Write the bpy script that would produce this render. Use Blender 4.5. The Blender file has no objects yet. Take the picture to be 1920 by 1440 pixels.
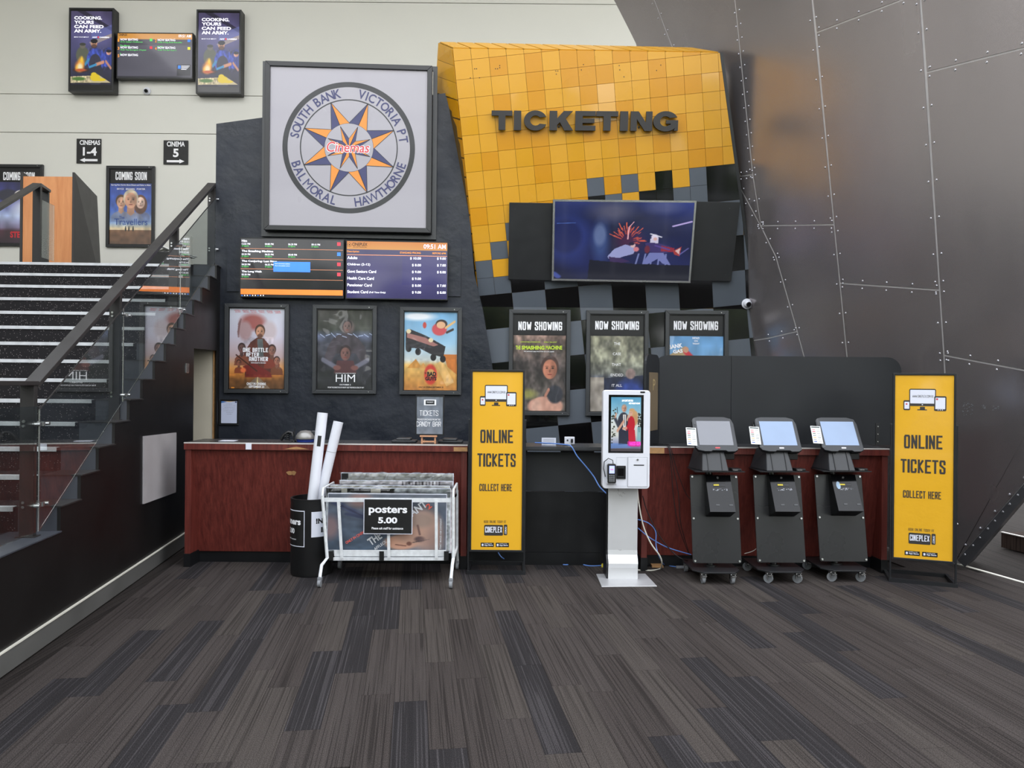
import bpy, bmesh, math, random
import numpy as np
from mathutils import Vector, Matrix
random.seed(7); np.random.seed(7)
sc = bpy.context.scene
COL = sc.collection
PI = math.pi
# ---------------------------------------------------------------- camera, world, exposure
F, H, RHO = 1350.0, 1.62, 0.009
cam_d = bpy.data.cameras.new('camera'); cam = bpy.data.objects.new('camera', cam_d); COL.objects.link(cam)
cam_d.sensor_fit = 'HORIZONTAL'; cam_d.sensor_width = 36.0; cam_d.lens = 36.0 * F / 1920.0
cam_d.clip_start = 0.05; cam_d.clip_end = 300
cr, sr = math.cos(RHO), math.sin(RHO)
R3 = Matrix(((cr, -sr, 0, 0), (0, 0, -1, 0), (sr, cr, 0, H), (0, 0, 0, 1)))
cam.matrix_world = R3
sc.camera = cam
sc.view_settings.view_transform = 'Standard'; sc.view_settings.look = 'None'
sc.view_settings.gamma = 1.0; sc.view_settings.use_curve_mapping = False
sc.view_settings.exposure = 0.0
world = bpy.data.worlds.new('overcast_sky'); sc.world = world; world.use_nodes = True
wn = world.node_tree.nodes; wl = world.node_tree.links; wn.clear()
wo = wn.new('ShaderNodeOutputWorld'); wb = wn.new('ShaderNodeBackground')
wt = wn.new('ShaderNodeTexCoord'); wsx = wn.new('ShaderNodeSeparateXYZ'); wr = wn.new('ShaderNodeValToRGB')
wr.color_ramp.elements[0].position = 0.45; wr.color_ramp.elements[0].color = (0.30, 0.31, 0.30, 1)
wr.color_ramp.elements[1].position = 0.52; wr.color_ramp.elements[1].color = (1.0, 0.985, 0.955, 1)
e = wr.color_ramp.elements.new(0.9); e.color = (0.88, 0.92, 1.0, 1)
wm = wn.new('ShaderNodeMapRange'); wm.inputs[1].default_value = -1; wm.inputs[2].default_value = 1
wl.new(wt.outputs['Generated'], wsx.inputs[0]); wl.new(wsx.outputs['Z'], wm.inputs[0]); wl.new(wm.outputs[0], wr.inputs[0])
wl.new(wr.outputs[0], wb.inputs[0]); wb.inputs[1].default_value = 3.75; wl.new(wb.outputs[0], wo.inputs[0])
try:
    sc.cycles.use_denoising = True; sc.cycles.max_bounces = 8; sc.cycles.caustics_reflective = False; sc.cycles.caustics_refractive = False
    sc.cycles.sample_clamp_indirect = 6
except Exception: pass
# light portals in the glazed front and the roof lights behind the camera (the sky itself gives the light)
def portal(name, loc, rot, sx, sy):
    d = bpy.data.lights.new(name, 'AREA'); d.shape = 'RECTANGLE'; d.size = sx; d.size_y = sy; d.cycles.is_portal = True
    o = bpy.data.objects.new(name, d); COL.objects.link(o); o.location = loc; o.rotation_euler = rot; return o
portal('window_daylight', (1.0, -5.9, 5.0), (math.radians(90), 0, 0), 18, 10)
portal('roof_daylight', (0.0, 0.5, 9.9), (0, 0, 0), 18, 13)

# ---------------------------------------------------------------- geometry helpers
def ray(px, py):
    u, v = (px - 960) / F, (720 - py) / F
    return Vector((u * cr - v * sr, 1.0, u * sr + v * cr))
def at(px, py, Y):
    d = ray(px, py) * Y
    return Vector((d.x, Y, d.z + H))
def fl(px, py, z=0.0):
    d = ray(px, py); return Vector((0, 0, H)) + d * ((z - H) / d.z)
def onp(px, py, p0, n):
    d = ray(px, py); o = Vector((0, 0, H))
    return o + d * ((Vector(p0) - o).dot(n) / d.dot(n))
def s(r, g=None, b=None):
    if g is None: g = b = r
    f = lambda c: (c / 255 / 12.92) if c / 255 <= 0.04045 else ((c / 255 + 0.055) / 1.055) ** 2.4
    return (f(r), f(g), f(b), 1.0)

class MB:
    def __init__(self): self.v = []; self.f = []
    def add(self, vs, fs):
        b = len(self.v); self.v += [tuple(p) for p in vs]; self.f += [tuple(i + b for i in q) for q in fs]; return self
    def box(self, x0, x1, y0, y1, z0, z1, m=None):
        p = [Vector((x, y, z)) for z in (z0, z1) for x, y in ((x0, y0), (x1, y0), (x1, y1), (x0, y1))]
        if m is not None: p = [m @ q for q in p]
        return self.add(p, [(3, 2, 1, 0), (4, 5, 6, 7), (0, 1, 5, 4), (1, 2, 6, 5), (2, 3, 7, 6), (3, 0, 4, 7)])
    def prism(self, pts, vec):
        n = len(pts); vec = Vector(vec); a = [Vector(p) for p in pts]; b = [p + vec for p in a]
        return self.add(a + b, [tuple(range(n)), tuple(range(2 * n - 1, n - 1, -1))] + [((i + 1) % n, i, i + n, (i + 1) % n + n) for i in range(n)])
    def cyl(self, p0, p1, r, n=12, r2=None, caps=True):
        p0, p1 = Vector(p0), Vector(p1); r2 = r if r2 is None else r2
        ax = (p1 - p0).normalized(); t = Vector((0, 0, 1)) if abs(ax.z) < .9 else Vector((1, 0, 0))
        u = ax.cross(t).normalized(); w = ax.cross(u)
        A = [p0 + (u * math.cos(2 * PI * i / n) + w * math.sin(2 * PI * i / n)) * r for i in range(n)]
        B = [p1 + (u * math.cos(2 * PI * i / n) + w * math.sin(2 * PI * i / n)) * r2 for i in range(n)]
        fs = [(i, (i + 1) % n, (i + 1) % n + n, i + n) for i in range(n)]
        if caps: fs += [tuple(range(n - 1, -1, -1)), tuple(range(n, 2 * n))]
        return self.add(A + B, fs)
    def tube(self, path, r, n=8):
        P = [Vector(p) for p in path]; rings = []; up = None
        for i, p in enumerate(P):
            t = (P[min(i + 1, len(P) - 1)] - P[max(i - 1, 0)]).normalized()
            if up is None: up = t.orthogonal().normalized()
            up = (up - t * up.dot(t)); up = up.normalized() if up.length > 1e-6 else t.orthogonal().normalized()
            w = t.cross(up); rings.append([p + (up * math.cos(2 * PI * k / n) + w * math.sin(2 * PI * k / n)) * r for k in range(n)])
        fs = []
        for i in range(len(P) - 1):
            for k in range(n): fs.append((i * n + k, i * n + (k + 1) % n, (i + 1) * n + (k + 1) % n, (i + 1) * n + k))
        fs += [tuple(range(n - 1, -1, -1)), tuple(range((len(P) - 1) * n, len(P) * n))]
        return self.add([p for g in rings for p in g], fs)
    def lathe(self, prof, n=20, c=(0, 0, 0)):
        c = Vector(c); vs = []; fs = []
        for (r, z) in prof:
            vs += [c + Vector((r * math.cos(2 * PI * k / n), r * math.sin(2 * PI * k / n), z)) for k in range(n)]
        for i in range(len(prof) - 1):
            for k in range(n): fs.append((i * n + k, i * n + (k + 1) % n, (i + 1) * n + (k + 1) % n, (i + 1) * n + k))
        return self.add(vs, fs)
    def mesh(self, name, m=None, smooth=False):
        me = bpy.data.meshes.new(name); me.from_pydata(self.v, [], self.f)
        if m is not None: me.materials.append(m)
        if smooth:
            me.polygons.foreach_set('use_smooth', [True] * len(me.polygons))
            try: me.set_sharp_from_angle(angle=math.radians(40))
            except Exception: pass
        me.update(); return me
    def build(self, name, m, parent=None, smooth=False, bevel=0, **props):
        o = bpy.data.objects.new(name, self.mesh(name, m, smooth)); COL.objects.link(o)
        if parent is not None: o.parent = parent
        if bevel:
            b = o.modifiers.new('bevel', 'BEVEL'); b.width = bevel; b.segments = 2; b.limit_method = 'ANGLE'
        for k, v in props.items(): o[k] = v
        return o
def B(name, m, parent, x0, x1, y0, y1, z0, z1, bevel=0, **p):
    return MB().box(x0, x1, y0, y1, z0, z1).build(name, m, parent, bevel=bevel, **p)
def tag(o, label=None, cat=None, group=None, kind=None):
    if label: o['label'] = label
    if cat: o['category'] = cat
    if group: o['group'] = group
    if kind: o['kind'] = kind
    return o
def empty(name, loc=(0, 0, 0), rz=0, mat=None):
    o = bpy.data.objects.new(name, None); COL.objects.link(o); o.empty_display_size = 0.1
    if mat is not None: o.matrix_world = mat
    else: o.location = loc; o.rotation_euler = (0, 0, rz)
    return o
def thing(name, label, cat, loc=(0, 0, 0), rz=0, group=None, mat=None):
    return tag(empty(name, loc, rz, mat), label, cat, group)
def children(o): return [c for c in bpy.data.objects if c.parent is o]
def copy_tree(o, parent=None):
    c = o.copy(); COL.objects.link(c)
    if parent is not None: c.parent = parent
    for ch in list(o.children): copy_tree(ch, c)
    return c
def rrect(x0, x1, z0, z1, r, n=5, y=0, corners=(1, 1, 1, 1)):
    P = []
    for k, (cx, cz, a0) in enumerate(((x1 - r, z0 + r, -90), (x1 - r, z1 - r, 0), (x0 + r, z1 - r, 90), (x0 + r, z0 + r, 180))):
        if corners[k]:
            for i in range(n + 1):
                a = math.radians(a0 + 90 * i / n); P.append(Vector((cx + r * math.cos(a), y, cz + r * math.sin(a))))
        else: P.append(Vector((x1 if k < 2 else x0, y, z0 if k in (0, 3) else z1)))
    return P
class Mount:
    '''a thing fixed flat against a plane; local x right, z up in the plane, -y towards the room'''
    def __init__(self, name, label, cat, pts, p0, n, off=0.0, group=None, ob=None):
        n = Vector(n).normalized(); p0 = Vector(p0) + n * off
        X = Vector((0, 0, 1)).cross(-n).normalized() * -1; X = Vector((0, 0, 1)).cross(n).normalized()
        if X.x < 0: X = -X
        Yv = -n; Z = X.cross(Yv).normalized()
        q = [onp(a, b, p0, n) for a, b in pts]
        us = [p.dot(X) for p in q]; vs = [p.dot(Z) for p in q]
        self.w = ((us[1] - us[0]) + (us[2] - us[3])) / 2; self.h = ((vs[0] - vs[3]) + (vs[1] - vs[2])) / 2
        c = (q[0] + q[1] + q[2] + q[3]) / 4 - Z * self.h / 2
        M = Matrix(((X.x, Yv.x, Z.x, c.x), (X.y, Yv.y, Z.y, c.y), (X.z, Yv.z, Z.z, c.z), (0, 0, 0, 1)))
        self.p0, self.n, self.M, self.Mi = p0, n, M, M.inverted()
        self.e = thing(name, label, cat, mat=M, group=group)
    def l(self, px, py, y=0.0):
        p = self.Mi @ onp(px, py, self.p0 - (-self.n) * 0 + self.n * (-y), self.n)
        return p.x, p.z
    def rect(self, x0, y0, x1, y1, y=0.0):
        a = self.l(x0, y0, y); b = self.l(x1, y0, y); c = self.l(x0, y1, y); return min(a[0], b[0]), max(a[0], b[0]), min(a[1], c[1]), max(a[1], c[1])

# ---------------------------------------------------------------- materials
MATS = {}
def mat(name, col, rough=0.5, metal=0.0, var=0.06, vscale=6.0, bump=0.0, bscale=60.0, coat=0.0, spec=0.5, rvar=0.06, emit=0.0, stretch=(1, 1, 1), alpha=1.0):
    m = bpy.data.materials.new(name); m.use_nodes = True; N = m.node_tree.nodes; L = m.node_tree.links
    p = N['Principled BSDF']; p.inputs['Metallic'].default_value = metal; p.inputs['Specular IOR Level'].default_value = spec
    p.inputs['Coat Weight'].default_value = coat; p.inputs['Coat Roughness'].default_value = 0.06
    tc = N.new('ShaderNodeTexCoord'); mp = N.new('ShaderNodeMapping'); mp.inputs['Scale'].default_value = stretch
    L.new(tc.outputs['Object'], mp.inputs[0])
    nz = N.new('ShaderNodeTexNoise'); nz.inputs['Scale'].default_value = vscale; nz.inputs['Detail'].default_value = 4
    L.new(mp.outputs[0], nz.inputs[0])
    mr = N.new('ShaderNodeMapRange'); mr.inputs[1].default_value = .3; mr.inputs[2].default_value = .7; mr.inputs[3].default_value = 1 - var; mr.inputs[4].default_value = 1 + var
    L.new(nz.outputs[0], mr.inputs[0])
    mx = N.new('ShaderNodeVectorMath'); mx.operation = 'SCALE'; mx.inputs[0].default_value = col[:3]
    L.new(mr.outputs[0], mx.inputs['Scale']); L.new(mx.outputs[0], p.inputs['Base Color'])
    rr = N.new('ShaderNodeMapRange'); rr.inputs[1].default_value = .3; rr.inputs[2].default_value = .7
    rr.inputs[3].default_value = max(0, rough - rvar * rough * 2); rr.inputs[4].default_value = min(1, rough + rvar * rough * 2)
    L.new(nz.outputs[0], rr.inputs[0]); L.new(rr.outputs[0], p.inputs['Roughness'])
    if bump:
        n2 = N.new('ShaderNodeTexNoise'); n2.inputs['Scale'].default_value = bscale; n2.inputs['Detail'].default_value = 5; L.new(mp.outputs[0], n2.inputs[0])
        bp = N.new('ShaderNodeBump'); bp.inputs['Strength'].default_value = bump; bp.inputs['Distance'].default_value = 0.01
        L.new(n2.outputs[0], bp.inputs['Height']); L.new(bp.outputs[0], p.inputs['Normal'])
    if emit:
        L.new(mx.outputs[0], p.inputs['Emission Color']); p.inputs['Emission Strength'].default_value = emit
    m['p'] = 1; MATS[name] = m
    return m
def P(m): return m.node_tree.nodes['Principled BSDF']
def attr_mat(name, rough, coat=0.0, emit=0.0, bump=0.0):
    m = bpy.data.materials.new(name); m.use_nodes = True; N = m.node_tree.nodes; L = m.node_tree.links; p = P(m)
    a = N.new('ShaderNodeAttribute'); a.attribute_name = 'Col'
    p.inputs['Roughness'].default_value = rough; p.inputs['Coat Weight'].default_value = coat; p.inputs['Coat Roughness'].default_value = .03
    if emit:
        p.inputs['Base Color'].default_value = (.01, .01, .012, 1); L.new(a.outputs[0], p.inputs['Emission Color']); p.inputs['Emission Strength'].default_value = emit
    else: L.new(a.outputs[0], p.inputs['Base Color'])
    if bump:
        tc = N.new('ShaderNodeTexCoord'); nz = N.new('ShaderNodeTexNoise'); nz.inputs['Scale'].default_value = 5; nz.inputs['Detail'].default_value = 1
        bp = N.new('ShaderNodeBump'); bp.inputs['Strength'].default_value = bump; bp.inputs['Distance'].default_value = .02
        L.new(tc.outputs['Object'], nz.inputs[0]); L.new(nz.outputs[0], bp.inputs['Height']); L.new(bp.outputs[0], p.inputs['Coat Normal'])
    return m
m_cream = mat('cream_paint', s(220, 219, 211), .6, var=.02, vscale=1)
m_render = mat('dark_textured_render', s(37, 41, 49), .42, var=.10, vscale=3, bump=1.0, bscale=7, rvar=.25, spec=.35)
m_black = mat('black_paint', s(15, 13, 13), .45, var=.15, vscale=2)
m_char = mat('charcoal_metal', s(46, 44, 44), .4, var=.06)
m_frame = mat('black_satin_frame', s(34, 35, 37), .32, var=.05)
m_fgrey = mat('grey_satin_frame', s(58, 60, 62), .35, var=.05)
m_metal = mat('brushed_wall_metal', s(160, 154, 155), .25, metal=.75, var=.05, vscale=2, bump=.04, bscale=3, stretch=(1, 1, .3))
m_seam = mat('bare_aluminium_seam', s(190, 188, 188), .4, metal=.3)
m_rivet = mat('rivet_steel', s(200, 200, 205), .25, metal=.7)
m_steel = mat('stainless_steel', s(190, 190, 190), .25, metal=.9)
m_white = mat('white_enamel', s(222, 224, 232), .35, var=.02)
m_whitechip = mat('chipped_white_paint', s(215, 218, 220), .4, var=.12, vscale=25)
m_paper = mat('white_paper', s(225, 228, 240), .6, var=.02)
m_blackplas = mat('black_plastic', s(18, 18, 20), .35, var=.05)
m_dkgrey = mat('dark_grey_plastic', s(44, 46, 49), .4, var=.05)
m_rubber = mat('grey_rubber', s(125, 128, 132), .6)
m_kick = mat('black_kickboard', s(20, 21, 23), .35, var=.1)
m_conc = mat('grey_skirting', s(88, 88, 86), .6, var=.12, vscale=3)
m_trimw = mat('white_trim', s(225, 222, 210), .5)
m_wtext = mat('white_print', s(245, 245, 248), .5, var=.01)
m_dtext = mat('charcoal_print', s(52, 50, 48), .5, var=.02)
m_btext = mat('black_print', s(18, 18, 18), .5, var=.02)
m_grey_tile = mat('grey_tile', s(82, 89, 98), .38, var=.04, vscale=2, coat=.08)
m_black_tile = mat('gloss_black_tile', s(12, 12, 13), .08, var=.1, vscale=2, spec=.5, coat=.15)
m_yel = [mat('yellow_tile', s(214, 156, 34), .30, var=.02, vscale=1.5, coat=.1), mat('amber_tile', s(206, 142, 6), .30, var=.02, vscale=1.5, coat=.1),
         mat('gloss_yellow_tile', s(214, 156, 42), .12, var=.02, vscale=1.5, coat=.6)]
m_backing = mat('tile_backing', s(88, 66, 24), .6)
m_screenoff = mat('black_screen_glass', s(10, 10, 12), .06, spec=.6)
m_counter_top = mat('dark_laminate', s(48, 48, 50), .3, var=.08)
m_edge = mat('pale_edge_strip', s(205, 200, 195), .45)
m_ply = mat('bare_chipboard', s(176, 134, 88), .7, var=.15, vscale=30)
m_blue = mat('blue_cable_sheath', s(95, 135, 205), .45)
m_cablew = mat('white_cable_sheath', s(215, 212, 200), .5)
m_cableb = mat('black_cable_sheath', s(18, 18, 20), .5)
m_yellow = mat('yellow_plastic', s(225, 205, 60), .5)
m_print = attr_mat('glossy_poster_print', .45, coat=.9, bump=.18)
m_print_matt = attr_mat('printed_card', .5)
m_screen = attr_mat('lit_screen', .08, emit=.85)
m_emw = mat('lit_white_text', s(240, 240, 250), .3, emit=.75); m_emo = mat('lit_orange', s(240, 150, 50), .3, emit=.7)
m_emg = mat('lit_green_text', s(90, 205, 100), .3, emit=.7); m_eml = mat('lit_line', s(230, 150, 110), .3, emit=.6)
m_emk = mat('unlit_screen_mark', s(30, 20, 20), .3, emit=.3); m_emr = mat('lit_red', s(205, 60, 75), .3, emit=.7)
m_emb = mat('lit_blue', s(60, 125, 235), .3, emit=.75); m_emy = mat('lit_yellow', s(225, 210, 50), .3, emit=.7)

def wood(name, c1, c2, rough, sx=40, sz=2.0):
    m = bpy.data.materials.new(name); m.use_nodes = True; N = m.node_tree.nodes; L = m.node_tree.links; p = P(m)
    tc = N.new('ShaderNodeTexCoord'); mp = N.new('ShaderNodeMapping'); mp.inputs['Scale'].default_value = (sx, sx, sz)
    n1 = N.new('ShaderNodeTexNoise'); n1.inputs['Scale'].default_value = 1.0; n1.inputs['Detail'].default_value = 8; n1.inputs['Roughness'].default_value = .7; n1.inputs['Distortion'].default_value = .4
    cr_ = N.new('ShaderNodeValToRGB'); cr_.color_ramp.elements[0].position = .33; cr_.color_ramp.elements[0].color = c1; cr_.color_ramp.elements[1].position = .66; cr_.color_ramp.elements[1].color = c2
    L.new(tc.outputs['Object'], mp.inputs[0]); L.new(mp.outputs[0], n1.inputs[0]); L.new(n1.outputs[0], cr_.inputs[0]); L.new(cr_.outputs[0], p.inputs['Base Color'])
    p.inputs['Roughness'].default_value = rough; return m
m_mahog = wood('mahogany_laminate', s(78, 30, 26), s(118, 54, 46), .42)
m_oak = wood('orange_oak_laminate', s(190, 120, 70), s(212, 146, 94), .45, 12, 1.2)

def carpet():
    m = bpy.data.materials.new('striped_carpet'); m.use_nodes = True; N = m.node_tree.nodes; L = m.node_tree.links; p = P(m)
    tc = N.new('ShaderNodeTexCoord'); oi = N.new('ShaderNodeObjectInfo')
    ad = N.new('ShaderNodeVectorMath'); ad.operation = 'ADD'
    cmb = N.new('ShaderNodeCombineXYZ'); mul = N.new('ShaderNodeMath'); mul.operation = 'MULTIPLY'; mul.inputs[1].default_value = 57.3
    L.new(oi.outputs['Random'], mul.inputs[0]); L.new(mul.outputs[0], cmb.inputs[0]); L.new(mul.outputs[0], cmb.inputs[1])
    L.new(tc.outputs['Object'], ad.inputs[0]); L.new(cmb.outputs[0], ad.inputs[1])
    def nz(sc_, detail, rough=.5):
        mp = N.new('ShaderNodeMapping'); mp.inputs['Scale'].default_value = sc_; n = N.new('ShaderNodeTexNoise')
        n.inputs['Scale'].default_value = 1; n.inputs['Detail'].default_value = detail; n.inputs['Roughness'].default_value = rough
        L.new(ad.outputs[0], mp.inputs[0]); L.new(mp.outputs[0], n.inputs[0]); return n
    fine = nz((175, 1.6, 1), 3, .7); mid = nz((48, .5, 1), 2); spk = nz((330, 150, 1), 1); band = nz((9, .02, 1), 1)
    def mr(src, a, b, c, d):
        r = N.new('ShaderNodeMapRange'); r.inputs[1].default_value = a; r.inputs[2].default_value = b; r.inputs[3].default_value = c; r.inputs[4].default_value = d; L.new(src, r.inputs[0]); return r.outputs[0]
    def mt(op, a, b):
        r = N.new('ShaderNodeMath'); r.operation = op
        for k, x in enumerate((a, b)):
            if isinstance(x, (int, float)): r.inputs[k].default_value = x
            else: L.new(x, r.inputs[k])
        return r.outputs[0]
    v = mt('MULTIPLY', mr(fine.outputs[0], .38, .62, .90, 1.10), mr(mid.outputs[0], .35, .65, .90, 1.10))
    v = mt('MULTIPLY', v, mr(spk.outputs[0], .36, .64, .62, 1.42))
    ln = nz((120, .9, 1), 0); ln2 = nz((70, .5, 1), 0)
    mask = mt('MAXIMUM', mr(ln.outputs[0], .60, .66, 0, 1), mr(ln2.outputs[0], .64, .68, 0, .8))
    light = mt('SUBTRACT', 1.0, mt('MULTIPLY', mask, .42)); dark = mt('ADD', 1.0, mt('MULTIPLY', mask, 1.0))
    al = oi.outputs['Alpha']; sel = mt('ADD', mt('MULTIPLY', al, light), mt('MULTIPLY', mt('SUBTRACT', 1.0, al), dark))
    v = mt('MULTIPLY', v, sel)
    sc_ = N.new('ShaderNodeVectorMath'); sc_.operation = 'SCALE'; L.new(oi.outputs['Color'], sc_.inputs[0]); L.new(v, sc_.inputs['Scale'])
    L.new(sc_.outputs[0], p.inputs['Base Color']); p.inputs['Roughness'].default_value = .95; p.inputs['Specular IOR Level'].default_value = .1
    bp = N.new('ShaderNodeBump'); bp.inputs['Strength'].default_value = .3; bp.inputs['Distance'].default_value = .003; L.new(spk.outputs[0], bp.inputs['Height']); L.new(bp.outputs[0], p.inputs['Normal'])
    return m
m_carpet = carpet()
def speckle():
    m = mat('speckled_stair_rubber', s(24, 22, 25), .65, var=.1, spec=.25); N = m.node_tree.nodes; L = m.node_tree.links
    tc = N.new('ShaderNodeTexCoord'); vo = N.new('ShaderNodeTexVoronoi'); vo.inputs['Scale'].default_value = 75; L.new(tc.outputs['Object'], vo.inputs[0])
    lt = N.new('ShaderNodeMath'); lt.operation = 'LESS_THAN'; lt.inputs[1].default_value = .24; L.new(vo.outputs['Distance'], lt.inputs[0])
    sp = N.new('ShaderNodeSeparateColor'); L.new(vo.outputs['Color'], sp.inputs[0])
    g = N.new('ShaderNodeMath'); g.operation = 'GREATER_THAN'; g.inputs[1].default_value = .55; L.new(sp.outputs[0], g.inputs[0])
    mu = N.new('ShaderNodeMath'); mu.operation = 'MULTIPLY'; L.new(lt.outputs[0], mu.inputs[0]); L.new(g.outputs[0], mu.inputs[1])
    mx = N.new('ShaderNodeMix'); mx.data_type = 'RGBA'; src = P(m).inputs['Base Color'].links[0].from_socket
    L.new(mu.outputs[0], mx.inputs[0]); L.new(src, mx.inputs[6]); mx.inputs[7].default_value = s(130, 124, 124); L.new(mx.outputs[2], P(m).inputs['Base Color'])
    return m
m_speck = speckle()
def glass_mat(name, tint, refl=1.0):
    m = bpy.data.materials.new(name); m.use_nodes = True; N = m.node_tree.nodes; L = m.node_tree.links; N.clear()
    o = N.new('ShaderNodeOutputMaterial'); t = N.new('ShaderNodeBsdfTransparent'); t.inputs[0].default_value = tint
    g = N.new('ShaderNodeBsdfGlossy'); g.inputs['Roughness'].default_value = 0.0; f = N.new('ShaderNodeFresnel'); f.inputs[0].default_value = 1.5
    mu = N.new('ShaderNodeMath'); mu.operation = 'MULTIPLY'; mu.inputs[1].default_value = refl; L.new(f.outputs[0], mu.inputs[0])
    mx = N.new('ShaderNodeMixShader'); L.new(mu.outputs[0], mx.inputs[0]); L.new(t.outputs[0], mx.inputs[1]); L.new(g.outputs[0], mx.inputs[2]); L.new(mx.outputs[0], o.inputs[0])
    return m
m_glass = glass_mat('balustrade_glass', (.93, .96, .95, 1), .5)
m_film = glass_mat('clear_plastic_film', (.93, .94, .95, 1), 1.5)

# ---------------------------------------------------------------- painted prints (vertex-coloured sheets) and lettering
class Cv:
    def __init__(self, nx, ny, col, ss=1.7):
        nx, ny = int(nx * ss), int(ny * ss); self.nx, self.ny = nx, ny; self.a = np.ones((ny, nx, 3)) * (np.array(col[:3]) / 255.0)
        self.X, self.Y = np.meshgrid(np.linspace(0, 1, nx), np.linspace(0, 1, ny))
    def mix(self, mask, col, alpha=1.0):
        m = (np.clip(mask, 0, 1) * alpha)[..., None]; self.a = self.a * (1 - m) + np.array(col[:3]) / 255.0 * m; return self
    def grad(self, stops, y0=0, y1=1):
        ys = [p[0] for p in stops]; sel = ((self.Y >= y0) & (self.Y <= y1))[..., None]
        g = np.stack([np.interp(self.Y, ys, [p[1][k] / 255 for p in stops]) for k in range(3)], -1)
        self.a = np.where(sel, g, self.a); return self
    def ell(self, cx, cy, rx, ry, col, soft=.15, rot=0, alpha=1.0):
        dx, dy = self.X - cx, (self.Y - cy) * self.asp if False else self.Y - cy
        c, s_ = math.cos(rot), math.sin(rot); u = (dx * c + dy * s_) / rx; v = (-dx * s_ + dy * c) / ry
        d = np.sqrt(u * u + v * v); return self.mix((1 + soft / 2 - d) / max(soft, 1e-3), col, alpha)
    def rect(self, x0, y0, x1, y1, col, alpha=1.0):
        return self.mix(((self.X >= x0) & (self.X <= x1) & (self.Y >= y0) & (self.Y <= y1)) * 1.0, col, alpha)
    def poly(self, pts, col, alpha=1.0):
        ins = np.zeros_like(self.X, bool); n = len(pts)
        for i in range(n):
            (x0, y0), (x1, y1) = pts[i], pts[(i + 1) % n]
            if y0 == y1: continue
            c = ((self.Y >= min(y0, y1)) & (self.Y < max(y0, y1))); xi = x0 + (self.Y - y0) * (x1 - x0) / (y1 - y0)
            ins ^= (c & (self.X < xi))
        return self.mix(ins * 1.0, col, alpha)
    def line(self, x0, y0, x1, y1, w, col, alpha=1.0):
        L2 = (x1 - x0) ** 2 + (y1 - y0) ** 2 + 1e-9; t = np.clip(((self.X - x0) * (x1 - x0) + (self.Y - y0) * (y1 - y0)) / L2, 0, 1)
        d = np.hypot(self.X - x0 - t * (x1 - x0), self.Y - y0 - t * (y1 - y0)); return self.mix((w - d) / (w * .5), col, alpha)
    def noise(self, amp, k=8, seed=1, box=(0, 0, 1, 1)):
        r = np.random.RandomState(seed); g = r.rand(k + 2, k + 2)
        fx = self.X * k; fy = self.Y * k; ix = fx.astype(int); iy = fy.astype(int); tx = fx - ix; ty = fy - iy
        v = (g[iy, ix] * (1 - tx) + g[iy, ix + 1] * tx) * (1 - ty) + (g[iy + 1, ix] * (1 - tx) + g[iy + 1, ix + 1] * tx) * ty
        sel = ((self.X >= box[0]) & (self.X <= box[2]) & (self.Y >= box[1]) & (self.Y <= box[3])) * 1.0
        self.a = np.clip(self.a * (1 + ((v - .5) * 2 * amp * sel)[..., None]), 0, 1); return self
    def bust(self, cx, cy, r, skin, hair, cloth=None, beard=False, long=False, ar=.66, alpha=1.0):
        ry = r * 1.3 * ar
        if cloth:
            self.poly([(cx - r * 2.1, cy + ry * 3.6), (cx - r * 1.9, cy + ry * 2.2), (cx - r * 1.45, cy + ry * 1.75), (cx - r * .55, cy + ry * 1.4), (cx + r * .55, cy + ry * 1.4), (cx + r * 1.45, cy + ry * 1.75), (cx + r * 1.9, cy + ry * 2.2), (cx + r * 2.1, cy + ry * 3.6)], cloth, alpha)
            self.poly([(cx - r * .5, cy + ry * .5), (cx + r * .5, cy + ry * .5), (cx + r * .55, cy + ry * 1.5), (cx, cy + ry * 1.9), (cx - r * .55, cy + ry * 1.5)], tuple(c * .78 for c in skin), alpha)
        if long: self.ell(cx, cy + ry * .35, r * 1.35, ry * 1.5, hair, .15, alpha=alpha)
        self.ell(cx, cy - ry * .22, r * 1.08, ry * 1.0, hair, .12, alpha=alpha)
        self.ell(cx, cy + ry * .06, r * .86, ry * .92, skin, .12, alpha=alpha)
        self.ell(cx + r * .45, cy + ry * .1, r * .38, ry * .75, tuple(c * .72 for c in skin), .8, alpha=.6 * alpha)
        dk = tuple(c * .35 for c in skin)
        for sx in (-.36, .36):
            self.ell(cx + r * sx, cy - ry * .05, r * .17, ry * .08, dk, .5, alpha=alpha); self.ell(cx + r * sx, cy - ry * .22, r * .22, ry * .05, dk, .6, alpha=.8 * alpha)
        self.ell(cx - r * .28, cy + ry * .05, r * .4, ry * .55, tuple(min(255, c * 1.12) for c in skin), .9, alpha=.4 * alpha)
        for sx in (-.36, .36): self.ell(cx + r * sx, cy - ry * .06, r * .05, ry * .05, (20, 16, 16), .5, alpha=alpha)
        self.line(cx + r * .07, cy - ry * .05, cx + r * .12, cy + ry * .25, r * .06, tuple(c * .72 for c in skin), .6 * alpha)
        self.ell(cx, cy + ry * .24, r * .12, ry * .16, tuple(c * .7 for c in skin), .8, alpha=alpha)
        if beard: self.ell(cx, cy + ry * .68, r * .6, ry * .34, hair, .4, alpha=.75 * alpha)
        self.ell(cx, cy + ry * .55, r * .28, ry * .06, (130, 60, 55), .6, alpha=alpha)
        return self
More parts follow.
